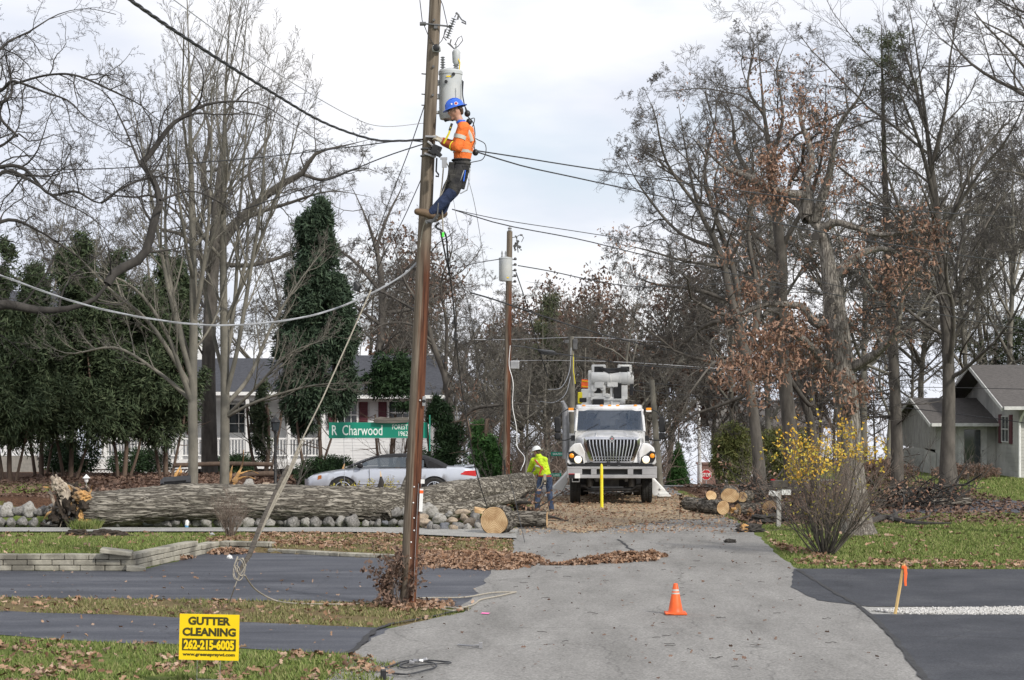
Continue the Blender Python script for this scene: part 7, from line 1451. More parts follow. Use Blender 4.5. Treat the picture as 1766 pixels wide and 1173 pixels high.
# white annex at the far left
root = thing('white_annex', 'white clapboard building on a grey foundation at the far left edge', 'house', (wx(20, 72), 72, .2)); X1 = wx(72, 72); b = MB(); lap_wall(b, wx(-160, 72), X1, wz(786, 72), wz(590, 72), 72); b.box((X1-.07, 75, 2.6), (.1, 6, 4.2)); b.build('wall', M['siding'], root)
b = MB(); b.box(((wx(-160, 72)+X1)/2, 72.06, wz(800, 72)), (X1-wx(-160, 72)-.05, .12, wz(786, 72)-wz(814, 72))); b.build('foundation', M['foundation'], root); b = MB(); roof(b, wx(-170, 72), X1+.5, 71.4, 80, wz(588, 72), wz(500, 75)); b.build('roof', M['shingle_dark'], root)
b = MB(); b.box((wx(25, 71.9), 71.93, wz(640, 72)), (1.0, .04, 1.4)); b.build('window', M['glass_dark'], root)
b = MB(); b.box((X1-.03, 71.95, wz(690, 72)), (.12, .12, 4.2)); b.build('corner_board', M['white'], root)
# lattice trellis behind the car
b = MB(); c_ = P(765, 802, 66)
for i in range(-3, 4):
    for sg in (-1, 1): b.box((c_.x+i*.12, 66+.012*sg, c_.z), (.04, .012, .75), (0, sg*R_(45), 0))
o = b.build('lattice_panel', M['white'], None); tag(o, 'small white lattice panel behind the tail of the car', 'lattice')
# downed timber behind the maples
for lab, pts, r in (('long brown fallen cedar stem lying behind the two maples', [(300, 803), (380, 800), (470, 801)], .075), ('lower brown fallen stem behind the maples', [(400, 822), (440, 818), (478, 817)], .09)):
    A = catmull([tuple(P(px, py, 62)) for px, py in pts], 14); b = MB(); b.tube([tuple(a) for a in A], r, 10); tag(b.build('fallen_log', M['bark_cedar'], None, smooth=True), lab, 'log')
b = MB(); q3 = lambda px, py, dz=0: P(px, py, 57+dz)
for pts, w0 in (([(404, 832), (412, 815), (418, 806)], .09), ([(396, 832), (398, 815), (401, 803)], .07), ([(408, 828), (425, 822), (440, 826)], .05), ([(402, 838), (418, 800), (420, 776)], .04), ([(300, 832), (304, 818), (312, 803)], .09), ([(306, 826), (312, 814), (310, 806)], .06), ([(410, 818), (432, 812), (446, 817)], .04)): shard(b, [q3(*p, random.uniform(-.2, .2)) for p in pts], w0, .01, 0, .6, w0*50)
o = b.build('shattered_stump', M['splinter'], None); tag(o, 'freshly shattered stump with pale splinters between the maples', 'stump')
p = P(592, 806, 57.8); b = MB(); shard(b, [P(590, 818, 57.8), P(592, 808, 57.8), P(594, 800, 57.8)], .06, .015, 0, .6, 2); tag(b.build('broken_branch', M['splinter'], None), 'pale torn splinter sticking up at the windscreen of the car', 'splinter')

# grey house on the right
gx = lambda px, dd: (px-CX)/F*dd
zb_ = -.35; X0 = 19.55; yn, yf = 76.0, 86.0; ym = 81.; zE = 2.72; zR = 4.2
root = thing('grey_house', 'weathered pale grey gabled house with a brown roof at the right edge', 'house', (X0, 76, 0))
b = MB(); prof = lambda y: zE+.1+(zR-zE)*(1-abs(y-ym)/5.0)*.98 if yn <= y <= yf else zb_
lap_side(b, X0, yn, yf, prof, zb_+.25, .17); b.add([(X0+.02, yn, zb_), (X0+.02, yf, zb_), (X0+.02, yf, zE), (X0+.02, ym, zR), (X0+.02, yn, zE)], [(0, 1, 2, 3, 4)]); lap_wall(b, X0, X0+12, zb_+.25, zE, yn); b.build('wall', M['siding_grey'], root)
b = MB(); b.box((X0+6, yn+.1, zb_+.1), (12, .1, .35)); b.box((X0+.06, 81, zb_+.1), (.1, 9.8, .35)); b.build('foundation', M['foundation'], root)
b = MB(); roof(b, X0-.78, X0+12.5, yn-.6, yf+.6, zE+.02, zR+.25, .10); rf = b.build('roof', M['shingle_brown'], root)
b = MB(); b.box((X0+5.9, yn-.66, zE-.03), (13.3, .12, .13)); 
for sg in (-1, 1):
    a_ = Vector((X0-.80, ym+sg*5.6, zE-.07)); c_ = Vector((X0-.80, ym, zR+.16)); dv = c_-a_; b.box((a_+c_)/2, (.05, dv.length, .15), (math.atan2(dv.z, dv.y), 0, 0))
b.build('rake_board', M['trim_grey'], root)
b = MB(); b.tube([(X0+.1, yn-.62, zE-.08), (X0+.02, yn-.35, zE-.35), (X0-.0, yn-.08, zE-.6), (X0-.0, yn-.08, zb_+.3), (X0+.15, yn-.3, zb_+.12)], [(.05, .04)]*5, 6); b.build('downspout', M['white'], root, smooth=False)
b = MB(); yw = 78.0
for dy in (-.55, .55): b.box((X0-.03, yw+dy, 1.85), (.06, .06, 1.0))
for dz in (1.35, 1.85, 2.35): b.box((X0-.035, yw, dz), (.06, 1.1, .05))
b.box((X0-.033, yw, 1.85), (.05, .04, 1.0)); wo_ = b.build('window', M['trim_grey'], root); b = MB(); b.box((X0-.012, yw, 1.85), (.03, 1.1, 1.0)); b.build('pane', M['glass_dark'], wo_)
for dy in (-.85, .85): b = MB(); b.box((X0-.03, yw+dy, 1.85), (.05, .40, 1.15)); b.build('shutter', M['maroon'], root)
# entry wing
ye = 83.0; XL = gx(1596, ye); zE2 = H+(HY-716)/F*ye
b = MB(); lap_wall(b, XL, X0-.02, zb_+.2, zE2, ye, .17); b.build('wing_wall', M['siding_grey'], root)
xg0 = gx(1540, 84); yl0, yl1 = 79.6, 88.0; zpk = H+(HY-693)/F*82; xs2 = gx(1618, 79.6)
# garage wing: its gable end faces the left, boards above clapboards
b = MB(); ymg = 83.; zEg = 1.95; XG = 17.1; pg = lambda y: zEg+(zpk-zEg)*(1-abs(y-ymg)/3.6)
lap_side(b, XG, 79.5, 86.5, lambda y: min(pg(y), 1.0), zb_+.2, .17); b.build('wing_wall', M['siding_grey'], root)
b = MB()
for i in range(44): y = 79.5+7*i/44+.08; z1 = pg(y); b.box((XG-.0+.006*(i % 2), y, (1.0+z1)/2), (.03, .145, z1-1.0))
b.build('board_panel', M['boards_grey'], root)
b = MB(); roof(b, XG-.32, X0+.5, 79.0, 87.0, zEg+.12, zpk+.16, .08); b.build('wing_roof', M['shingle_brown'], root)
b = MB(); 
for sg in (-1, 1): a_ = Vector((XG-.34, ymg+sg*4.0, zEg+.04)); c_ = Vector((XG-.34, ymg, zpk+.1)); dv = c_-a_; b.box((a_+c_)/2, (.05, dv.length, .13), (math.atan2(dv.z, dv.y), 0, 0))
b.box(((XG+X0)/2-.1, 78.95, zEg+.06), (X0-XG+.4, .10, .13)); b.build('wing_fascia', M['trim_grey'], root)
# door bay in front of the wing, under the eave
ydr = 79.6; b = MB(); lap_wall(b, XG+.02, X0-.02, zb_+.2, zEg+.1, ydr, .17); b.build('entry_wall', M['siding_grey'], root)
dx = gx(1677, ydr); dz0 = zb_+.35; b = MB(); b.box((dx, ydr-.03, dz0+1.0), (1.15, .05, 2.1)); dr_ = b.build('door', M['trim_grey'], root); b = MB(); b.box((dx-.02, ydr-.065, dz0+1.12), (.66, .03, 1.35)); b.build('door_glass', M['glass_dark'], dr_); b = MB(); b.lathe([(.03, -.03), (.03, .03)], (dx+.4, ydr-.08, dz0+.95), 8, 'y'); b.build('door_handle', M['steel_dark'], dr_)
b = MB(); b.box((dx, ydr-.5, zb_+.15), (1.7, 1.0, .3)); b.build('step', M['brick'], root, bevel=.01)
# pale house glimpsed through the trees and brick pillar
root = thing('pale_house', 'pale grey house glimpsed through the trees behind the yellow bush', 'house', (gx(1330, 125), 125, -5)); b = MB(); xA, xB = gx(1235, 125), gx(1420, 125); lap_wall(b, xA, xB, -5, H+(HY-735)/F*125, 125, .2); b.build('wall', M['siding'], root)
b = MB(); roof(b, xA-.5, xB+.5, 124.3, 132, H+(HY-735)/F*125, H+(HY-690)/F*128); b.build('roof', M['shingle_brown'], root); b = MB(); b.box((gx(1245, 126), 125.4, 2.1), (1.4, 1, 5)); b.build('chimney', M['stone'], root)
for px in (1268, 1310, 1370): b = MB(); b.box((gx(px, 125), 124.94, H+(HY-765)/F*125), (1, .05, 1.3)); b.build('window', M['glass_dark'], root)
d = 147.; c_ = P(1222, 835, d); b = MB(); b.box((c_.x, d, c_.z+.2), (1.6, .8, 2.6)); b.box((c_.x, d, c_.z+1.55), (1.8, 1, .15)); o = b.build('brick_pillar', M['brick'], None); tag(o, 'brown brick pillar behind the stop sign', 'pillar')
# ---------------------------------------------------------------- the bucket truck
TX, TY = (1053.5-CX)/F*57.0, 57.0
tz = hgt(TX, TY)+.02
root = thing('bucket_truck', 'white utility bucket truck with lit headlights and folded boom facing down the lane', 'truck', (TX, TY, tz)); root.rotation_euler = (0, 0, R_(-1.0)); T = root
def tp(b, n, m, par=None, **k): return b.build(n, m if isinstance(m, list) else M[m], par or T, world=False, **k)
# chassis: local x right, y away from the viewer, front axle at y=0, z up
b = MB(); 
for x in (-.42, .42): b.box((x, 3.0, .78), (.09, 7.4, .26))
for y in (-.4, .9, 2.6, 4.4, 6.2): b.box((0, y, .78), (.84, .12, .16))
b.box((0, -.1, .95), (1.15, 1.3, .35)); b.box((0, .9, .62), (.5, .9, .3)); tp(b, 'chassis', 'steel_dark')
b = MB(); b.tube([(-1.0, 0, .52), (-.75, 0, .50), (-.6, 0, .40), (.6, 0, .40), (.75, 0, .50), (1.0, 0, .52)], .06, 10)
for x in (-.62, .62): b.lathe([(.10, -.12), (.12, 0), (.10, .12)], (x, -.02, .60), 12)
b.tube([(-.8, -.12, .36), (.2, -.12, .30), (.8, -.12, .36)], .022, 8); tp(b, 'front_axle', 'steel_dark', smooth=True)
b = MB(); b.ball((0, 4.6, .55), (.30, .26, .27), 16, 10); b.tube([(-.95, 4.6, .52), (.95, 4.6, .52)], .09, 10); b.tube([(0, 1.2, .6), (0, 4.4, .58)], .05, 8); tp(b, 'rear_axle', 'steel_dark', smooth=True)
def wheel(x, y, r, wd, label=None):
    b = MB(); h = wd/2; b.lathe([(r*.60, -h*.8), (r*.74, -h), (r*.93, -h*.96), (r*.985, -h*.84)]+[(r*(1 if i % 2 else .965), -h*.72+1.44*h*i/10) for i in range(11)]+[(r*.985, h*.84), (r*.93, h*.96), (r*.74, h), (r*.60, h*.8)], (x, y, r), 44, 'x')
    for j in range(44):
        a = 2*math.pi*j/44
        for q in (-.5, .5): b.box((x+q*h*1.1, y+math.cos(a)*r*.995, r+math.sin(a)*r*.995), (h*.36, r*.07, .018), (a+math.pi/2, 0, 0))
    w_ = tp(b, 'wheel', 'rubber'); b = MB(); sg = 1 if x > 0 else -1; b.lathe([(r*.60, 0), (r*.58, sg*h*.75), (r*.5, sg*h*.6), (r*.42, sg*h*.15), (r*.22, sg*h*.2), (r*.20, sg*h*.8), (.01, sg*h*.85)], (x, y, r), 24, 'x'); tp(b, 'rim', 'steel', w_, smooth=True)
for x in (-1.03, 1.03): wheel(x, 0, .505, .30)
for x in (-.98, -.68, .68, .98): wheel(x, 4.6, .50, .26)
# bumper with openings, tow steps and placard
b = MB(); zb0, zb1 = .76, 1.09; yb = -1.02
def bar(x0, x1, z0, z1, y=yb, th=.10): b.box(((x0+x1)/2, y, (z0+z1)/2), (x1-x0, th, z1-z0))
bar(-1.27, 1.27, 1.02, zb1); bar(-1.27, 1.27, zb0, .86)
for x0, x1 in ((-1.27, -.85), (-.60, -.44), (.44, .60), (.85, 1.27)): bar(x0, x1, .86, 1.02, yb+.001)
for sx in (-1, 1): b.box((sx*1.24, yb+.24, (zb0+zb1)/2), (.06, .5, zb1-zb0))
tp(b, 'bumper', 'steel', bevel=.012); MATS_b = pm('bumper_paint', (.40, .40, .41), (.34, .34, .35), 4, .4, metal=.15); b_ = [o for o in T.children if o.name.startswith('bumper')][0]; b_.data.materials[0] = MATS_b
b = MB(); b.box((0, yb+.10, .94), (2.4, .06, .2)); b.box((0, -.82, 1.14), (2.3, .3, .07)); tp(b, 'bumper_recess', 'black')
b = MB(); b.box((-1.15, yb-.053, .83), (.17, .006, .13), mi=0); b.box((-1.15, yb-.055, .885), (.17, .006, .02), mi=2); b.box((-.98, yb-.053, .83), (.15, .006, .14), mi=1); tp(b, 'placard', [M['black'], M['white'], M['sign_red']])
b = MB(); b.tube([(-1.13, yb, .76), (-1.13, yb, .66), (-.93, yb, .66), (-.93, yb, .76)], .018, 6); tp(b, 'step_loop', 'steel')
b = MB()
for x in (-.13, .17): b.tube([(x, yb+.02, 1.09), (x, yb-.03, 1.12), (x+.06, yb-.03, 1.12), (x+.06, yb+.02, 1.09)], .014, 6)
tp(b, 'tow_hook', 'steel_dark')
# hood: loft over stations front to back
def loft(b, secs, mi=0, cap=(True, True)):
    n = len(secs[0]); vs = [v for s_ in secs for v in s_]; fs = [(i*n+j, i*n+j+1, (i+1)*n+j+1, (i+1)*n+j) for i in range(len(secs)-1) for j in range(n-1)]
    if cap[0]: fs.append(tuple(range(n-1, -1, -1)))
    if cap[1]: fs.append(tuple((len(secs)-1)*n+j for j in range(n)))
    b.add(vs, fs, mi)
def hood_sec(y, w_, zt, zl, crown):
    pts = [(-w_, y, zl)]; 
    for t in np.linspace(0, 1, 17): a = math.pi*(1-t); x = math.cos(a); xx = math.copysign(abs(x)**.62, x)*w_; zz = zl+(zt-zl)*(.55+.45*math.sin(a)**.55)-crown*(xx/w_)**2*.4; pts.append((xx, y, zz))
    pts.append((w_, y, zl)); return pts
b = MB(); loft(b, [hood_sec(-.86, .80, 1.86, 1.2, .05), hood_sec(-.82, .84, 1.90, 1.2, .06), hood_sec(-.6, .87, 1.95, 1.25, .07), hood_sec(-.1, .92, 2.01, 1.3, .08), hood_sec(.5, .98, 2.07, 1.3, .08), hood_sec(.85, 1.0, 2.11, 1.3, .08)]); tp(b, 'hood', 'truck_white', smooth=True, sharp=50)
b = MB(); b.tube([(-.44, -.60, 1.975), (-.40, .3, 2.06)], (.012), 6); b.tube([(.44, -.60, 1.975), (.40, .3, 2.06)], (.012), 6); tp(b, 'hood_crease', 'truck_white', smooth=True)
# fenders
for sx in (-1, 1):
    b = MB(); secs = []
    for i in range(20):
        a = math.pi*(.02+.96*i/19); y = -math.cos(a)*.80-.02; z = .60+math.sin(a)*.72+(.10 if i < 11 else .02*0)
        z = .55+(math.sin(a)**.6)*.78+.12
        if y < -.55: z = max(z, 1.32)
        yi = max(-.88, y*1.08); bump = math.sin(min(1, max(0, (i-1)/9))*math.pi/2)
        secs.append([(sx*.78, yi, z+.17*bump), (sx*.90, yi, z+.20*bump), (sx*1.05, yi, z+.19*bump), (sx*1.18, yi, z+.11*bump), (sx*1.25, yi, z-.02), (sx*1.265, yi, z-.12), (sx*1.22, yi, z-.13), (sx*1.1, yi, z-.06)])
    loft(b, secs); tp(b, 'fender', 'truck_white', smooth=True, sharp=55)
    # nose panel carrying the headlight
    b = MB(); nose = [(sx*.78, 1.14), (sx*1.24, 1.14), (sx*1.26, 1.38), (sx*1.20, 1.62), (sx*1.06, 1.74), (sx*.88, 1.76), (sx*.76, 1.5)]; b.prism([(x, -.93+.12*(abs(x)-.78), z) for x, z in nose], (0, .3, 0)); tp(b, 'nose_panel', 'truck_white', bevel=.03, smooth=True)
    b = MB(); hl = [(sx*.80, 1.18), (sx*1.17, 1.20), (sx*1.24, 1.32), (sx*1.24, 1.50), (sx*1.10, 1.54), (sx*.98, 1.44), (sx*.84, 1.36)]; b.prism([(x, -.955+.12*(abs(x)-.78), z) for x, z in hl], (0, .05, 0)); hb = tp(b, 'headlight', 'black', bevel=.012)
    b = MB(); b.lathe([(.10, .0), (.102, -.02), (.07, -.045), (.01, -.055)], (sx*.965, -.955, 1.285), 24, 'y'); tp(b, 'lamp_lens', 'lamp_on', hb, smooth=True); b = MB(); b.lathe([(.108, .01), (.115, -.015), (.102, -.02)], (sx*.965, -.955, 1.285), 24, 'y', caps=False); tp(b, 'lamp_ring', 'chrome', hb, smooth=True)
    b = MB(); b.lathe([(.068, .0), (.066, -.03), (.04, -.05), (.01, -.055)], (sx*1.145, -.925, 1.395), 20, 'y'); tp(b, 'turn_signal', 'amber', hb, smooth=True)
    b = MB(); b.box((sx*1.14, .45, .98), (.22, .3, .5)); b.box((sx*1.27, .10, 1.1), (.03, .9, .9), (0, 0, 0)) if False else None; tp(b, 'fender_liner', 'black')
# grille: shell, dark mesh, bars, crest
b = MB(); out = [(-.80, 1.90), (-.74, 1.935), (.74, 1.935), (.80, 1.90), (.80, 1.70), (.62, 1.22), (.54, 1.16), (-.54, 1.16), (-.62, 1.22), (-.80, 1.70)]; inn = [(-.715, 1.84), (-.68, 1.86), (.68, 1.86), (.715, 1.84), (.715, 1.69), (.555, 1.28), (.50, 1.24), (-.50, 1.24), (-.555, 1.28), (-.715, 1.69)]
vs = [(x, -.93, z) for x, z in out]+[(x, -.985, z) for x, z in inn]+[(x, -.86, z) for x, z in out]+[(x, -.90, z) for x, z in inn]; n = 10; fs = []
for j in range(n): k_ = (j+1) % n; fs += [(j, k_, n+k_, n+j), (2*n+j, j+0, k_, 2*n+k_)[::-1], (n+j, n+k_, 3*n+k_, 3*n+j)]
b.add(vs, fs); gs = tp(b, 'grille', 'chrome', smooth=True, sharp=25)
b = MB(); b.prism([(x, -.885, z) for x, z in inn], (0, .03, 0)); tp(b, 'grille_mesh', 'black', gs)
b = MB()
for i in range(14):
    x = -.64+1.28*i/13; xb_ = x*.80; zb_2 = 1.25; zt_ = 1.85
    b.tube([(x, -.95, zt_), (x*.985, -.965, 1.68), (xb_, -.95, zb_2)], [(.021, .02)]*3, 8, side=(1, 0, 0))
for z, hw in ((1.36, .585), (1.29, .55)): b.box((0, -.93, z), (hw*2, .02, .016))
tp(b, 'grille_bar', 'chrome', gs, smooth=True)
b = MB(); dm = [(0, 1.99), (.085, 1.90), (.085, 1.86), (0, 1.77), (-.085, 1.86), (-.085, 1.90)]; b.prism([(x, -1.01, z) for x, z in dm], (0, .05, 0)); b.prism([(x*.72, -1.016, 1.88+(z-1.88)*.72) for x, z in dm], (0, .01, 0), 1); b.prism([(x*.5, -1.02, 1.88+(z-1.88)*.5) for x, z in dm], (0, .01, 0), 0); b.box((0, -1.024, 1.88), (.06, .008, .018), mi=2); b.box((0, -1.025, 1.88), (.018, .008, .05), mi=2); tp(b, 'emblem', [M['chrome'], M['black'], M['red_lens']], gs)
# cab
def cabsec(y, w_, z0, z1, r=.12):
    pts = []
    for sx, zz, q in ((-1, z0, 0), (-1, z1, 1), (1, z1, 2), (1, z0, 3)):
        if q in (0, 3): pts.append((sx*w_, y, zz))
        else:
            rng_ = [180, 150, 120, 90] if q == 1 else [90, 60, 30, 0]
            pts += [(sx*(w_-r)+math.cos(R_(a))*r, y, zz-r+math.sin(R_(a))*r) for a in rng_]
    return pts
b = MB()   # roof shell from windshield header back, pillars and door sides
loft(b, [cabsec(1.02, .93, 2.66, 2.74, .03), cabsec(1.08, .95, 2.66, 2.79, .05), cabsec(1.4, .98, 2.66, 2.84, .06), cabsec(2.6, .98, 2.66, 2.84, .06), cabsec(2.65, .95, 2.66, 2.80, .05)]); tp(b, 'cab_roof', 'truck_white', smooth=True, sharp=40)
b = MB(); loft(b, [cabsec(.80, 1.02, .95, 2.07, .05), cabsec(.9, 1.03, .9, 2.10, .05), cabsec(2.6, 1.03, .9, 2.10, .05)]); b.box((0, 2.6, 1.9), (2.0, .06, 1.7))
for sx in (-1, 1):
    b.tube([(sx*1.01, .82, 2.05), (sx*.955, 1.08, 2.70)], [(.045, .06)]*2, 8, side=(1, 0, 0)); b.box((sx*1.0, 2.45, 2.38), (.06, .3, .62)); b.box((sx*1.0, 1.55, 2.38), (.05, .05, .62))
tp(b, 'cab', 'truck_white', smooth=True, sharp=40)
wg = bpy.data.materials.new('windscreen_glass'); wg.use_nodes = True; t_ = wg.node_tree; bs = t_.nodes['Principled BSDF']; bs.inputs['Base Color'].default_value = (.045, .065, .10, 1); bs.inputs['Roughness'].default_value = .04; bs.inputs['Specular IOR Level'].default_value = .9; bs.inputs['Alpha'].default_value = .62; bs.inputs['Coat Weight'].default_value = .6
b = MB(); ws = [(-.965, .83, 2.08), (.965, .83, 2.08), (.92, 1.05, 2.69), (-.92, 1.05, 2.69)]; mid = [(0, .76, 2.09), (0, .99, 2.70)]; b.add([ws[0], (-.5, .775, 2.085), mid[0], (.5, .775, 2.085), ws[1], ws[3], (-.46, 1.0, 2.70), mid[1], (.46, 1.0, 2.70), ws[2]], [(0, 1, 6, 5), (1, 2, 7, 6), (2, 3, 8, 7), (3, 4, 9, 8)]); tp(b, 'windshield', [wg])
for sx in (-1, 1): b = MB(); b.add([(sx*1.01, .9, 2.1), (sx*1.01, 2.35, 2.1), (sx*.985, 2.35, 2.68), (sx*.96, 1.12, 2.68)], [(0, 1, 2, 3)]); tp(b, 'side_window', [wg])
b = MB(); b.box((0, 2.5, 2.3), (1.8, .05, .9)); b.box((0, 1.05, 2.04), (1.9, .5, .06)); tp(b, 'cab_interior', 'black_cloth')
b = MB()
for x in (-.5, .45): b.box((x, 1.9, 2.1), (.5, .16, .62)); b.box((x, 1.9, 2.5), (.28, .12, .18))
tp(b, 'seat', 'navy', bevel=.04); b = MB(); b.tube([(.45+.2*math.cos(a), 1.2+.03*math.sin(a), 2.12+.2*math.sin(a)) for a in np.linspace(0, 2*math.pi, 24)], .014, 6); tp(b, 'steering_wheel', 'black')
b = MB(); b.box((0, 2.47, 2.42), (1.3, .01, .42)); tp(b, 'rear_window', 'lens_clear')
b = MB()
for x in (-.52, .30):
    b.tube([(x-.15, .79, 2.10), (x+.18, .83, 2.28)], .009, 5)
tp(b, 'wiper', 'black')
for x in (-.76, -.24, 0, .24, .76): b = MB(); b.lathe([(.055, 0), (.05, .03), (.02, .045)], (x, 1.16, 2.80), 14); o = tp(b, 'marker_light', 'amber', smooth=True); o.scale = (1, 1, 1)
# mirrors, stack, front corner lights
for sx in (-1, 1):
    b = MB(); b.tube([(sx*.98, 1.15, 2.70), (sx*1.18, .95, 2.74), (sx*1.40, .88, 2.62), (sx*1.52, .86, 2.44)], .018, 6); b.tube([(sx*1.02, 1.0, 1.88), (sx*1.3, .88, 1.80), (sx*1.5, .86, 1.80)], .018, 6); b.box((sx*1.08, .98, 1.86), (.12, .2, .16)); tp(b, 'mirror_arm', 'black', smooth=False)
    b = MB(); b.box((sx*1.53, .86, 2.26), (.185, .10, .46)); b.box((sx*1.53, .86, 1.92), (.185, .11, .20)); tp(b, 'mirror', 'black', bevel=.035, smooth=True)
    b = MB(); b.box((sx*1.14, .9, 2.655), (.16, .06, .05), mi=1); b.box((sx*1.14, .9, 2.715), (.15, .055, .07), mi=0); tp(b, 'corner_lamp', [M['amber'], M['white']], bevel=.01)
b = MB(); b.tube([(-1.28, 2.9, 1.3), (-1.28, 2.9, 2.6), (-1.29, 2.9, 2.74), (-1.38, 2.85, 2.94)], [.10, .10, .09, .06], 16); b.tube([(-1.27, 2.9, 1.2), (-1.27, 2.9, 2.3)], .105, 16); tp(b, 'exhaust_stack', 'steel', smooth=True)
# body and underbody boxes
b = MB(); 
for sx in (-1, 1): b.box((sx*.95, 5.0, 1.42), (.58, 4.2, .95)); b.box((sx*.95, 3.2, 1.0), (.58, .8, .6))
b.box((0, 5.0, 1.2), (1.4, 4.2, .1)); b.box((0, 3.15, 1.7), (1.9, .5, 1.1)); tp(b, 'service_body', 'truck_white', bevel=.02)
for sx in (-1, 1): tp(MB().box((sx*.95, 7.12, .75), (.5, .02, .5)), 'mud_flap', 'black'); tp(MB().box((sx*.75, 2.4, .55), (.45, 1.0, .45)), 'storage_box', 'black', bevel=.02)
tp(MB().box((0, 1.6, .62), (1.3, .5, .4)), 'transmission', 'black', bevel=.02)
# outriggers
for sx in (-1, 1):
    b = MB(); b.tube([(sx*.9, 3.3, 1.1), (sx*1.30, 3.3, .62), (sx*1.72, 3.3, .18)], [(.10, .09), (.10, .09), (.09, .08)], 4, side=(0, 1, 0)); b.prism([(sx*1.25, 3.2, .72), (sx*1.85, 3.2, .14), (sx*1.85, 3.2, .06), (sx*1.4, 3.2, .06), (sx*1.2, 3.2, .5)], (0, .05, 0)); b.box((sx*1.72, 3.3, .06), (.42, .42, .05)); b.box((sx*1.72, 3.3, .12), (.3, .3, .06)); b.lathe([(.035, -.02), (.035, .02)], (sx*1.62, 3.17, .28), 10, 'y', 0); tp(b, 'outrigger', 'boom_white', bevel=.01)
# turret and folded boom
b = MB(); b.lathe([(.50, 0), (.50, .10), (.42, .12), (.42, .20)], (.10, 5.0, 1.66), 28); b.box((-.02, 5.0, 2.50), (.72, .75, 1.35)); b.box((-.60, 4.9, 2.95), (.34, .5, .75)); b.box((.05, 4.7, 3.02), (1.10, .3, .12)); tp(b, 'turret', 'boom_white', bevel=.03)
b = MB(); yB = 4.75; zB = 3.74-tz*0
b.lathe([(r*.78, x) for r, x in ((.23, -.66), (.245, -.62), (.245, -.10), (.262, -.09), (.262, -.05), (.245, -.04), (.245, .20), (.262, .21), (.262, .25), (.245, .26), (.245, .46), (.265, .47), (.265, .62), (.25, .66))], (.20, yB-.1, 3.66), 30, 'x'); tp(b, 'boom_cylinder', 'boom_white', smooth=True, sharp=35)
b = MB(); b.box((-.22, 5.05, 3.86), (.44, .5, .46)); b.box((.60, 5.05, 3.86), (.44, .5, .46)); b.box((-.50, 4.95, 3.60), (.10, .5, .62)); b.box((.20, 6.2, 3.55), (.34, 3.4, .34)); b.box((-.22, 6.4, 3.5), (.30, 3.8, .30)); tp(b, 'boom', 'boom_white', bevel=.03)
BR = [MB().box(*a) for a in (((-.22, 4.79, 3.92), (.28, .02, .22)), ((.60, 4.79, 3.92), (.28, .02, .22)), ((.36, 4.54, 3.28), (.24, .04, .50)), ((.80, 4.7, 3.36), (.10, .3, .46)), ((-.25, 4.66, 3.26), (.18, .04, .40)), ((-.72, 4.64, 2.98), (.22, .04, .14)), ((-.25, 4.4, 2.92), (.34, .5, .18)))]; [tp(q, 'boom_gap_shade', 'black', bevel=.02) for q in BR]  # solid black boxes stand in for the shaded gaps of the boom
b = MB()
for i in range(4): b.tube([(-.18+i*.03, 4.72, 3.98-.02*i), (.1, 4.60-.03*i, 3.93-.03*i), (.35, 4.6, 3.95-.03*i), (.6, 4.7, 3.99-.02*i), (.72, 4.75, 3.88-.03*i)], .035, 7)
tp(b, 'hydraulic_hose', 'black', smooth=True)
b = MB(); b.box((.56, 4.62, 3.22), (.22, .12, .44)); b.lathe([(.15, -.08), (.16, 0), (.15, .08)], (.52, 4.7, 3.02), 18, 'x'); b.box((.30, 4.72, 2.95), (.50, .2, .3), (0, R_(-35), 0)); b.lathe([(.09, -.07), (.09, .07)], (-.38, 4.62, 3.33), 16, 'y'); b.lathe([(.09, -.07), (.09, .07)], (-.10, 4.62, 3.36), 16, 'y'); b.box((-.25, 4.68, 3.12), (.62, .1, .14)); b.box((-.42, 4.65, 3.28), (.1, .1, .36)); b.box((-.06, 4.65, 3.28), (.1, .1, .36)); b.tube([(.16, 4.62, 2.6), (.18, 4.65, 3.45)], .05, 10); b.tube([(.30, 4.66, 2.6), (.34, 4.68, 3.5)], .035, 10)
for x in (-.52, .05): b.prism([(x-.07, 4.5, 3.06), (x+.07, 4.5, 3.06), (x, 4.5, 3.20)], (0, .05, 0))
tp(b, 'boom_linkage', 'boom_white', bevel=.012, smooth=False)
b = MB(); b.box((-.80, 4.8, 3.05), (.16, .3, .36)); tp(b, 'yellow_guard', 'yellow_paint', bevel=.02)

# ---------------------------------------------------------------- silver convertible
cl = 4.97; cx0 = (523-CX)/F*55.7; yc_ = 56.6; zc_ = hgt(-3.4, 56.2)+.0
root = thing('silver_car', 'silver two door convertible with a black soft top parked behind the fallen trunk, facing left', 'car', (cx0+cl/2, yc_, zc_)); CR = root; hl_ = cl/2
cp_ = lambda b, n, m, par=None, **k: b.build(n, m if isinstance(m, list) else M[m], par or CR, world=False, **k)
xf, xr = (591-CX)/F*55.7-(cx0+hl_), (749-CX)/F*55.7-(cx0+hl_); wr = .335
def topz(x): return interp(x, [-2.49, -2.44, -2.3, -2.0, -1.5, -1.05, -.6, .8, 1.5, 2.0, 2.3, 2.42, 2.49], [.52, .62, .72, .80, .875, .93, .955, .965, .975, .965, .94, .90, .72])
def halfw(x): return interp(x, [-2.49, -2.4, -2.2, -1.8, -1, 0, 1.3, 2.1, 2.4, 2.49], [.45, .62, .74, .84, .875, .885, .88, .83, .70, .55])
def botz(x):
    z = interp(x, [-2.49, -2.3, -2.0, 2.0, 2.3, 2.49], [.26, .22, .20, .20, .26, .36])
    for c0 in (xf, xr):
        q = (.40)**2-(x-c0)**2
        if q > 0: z = max(z, wr+math.sqrt(q)*.93)
    return z
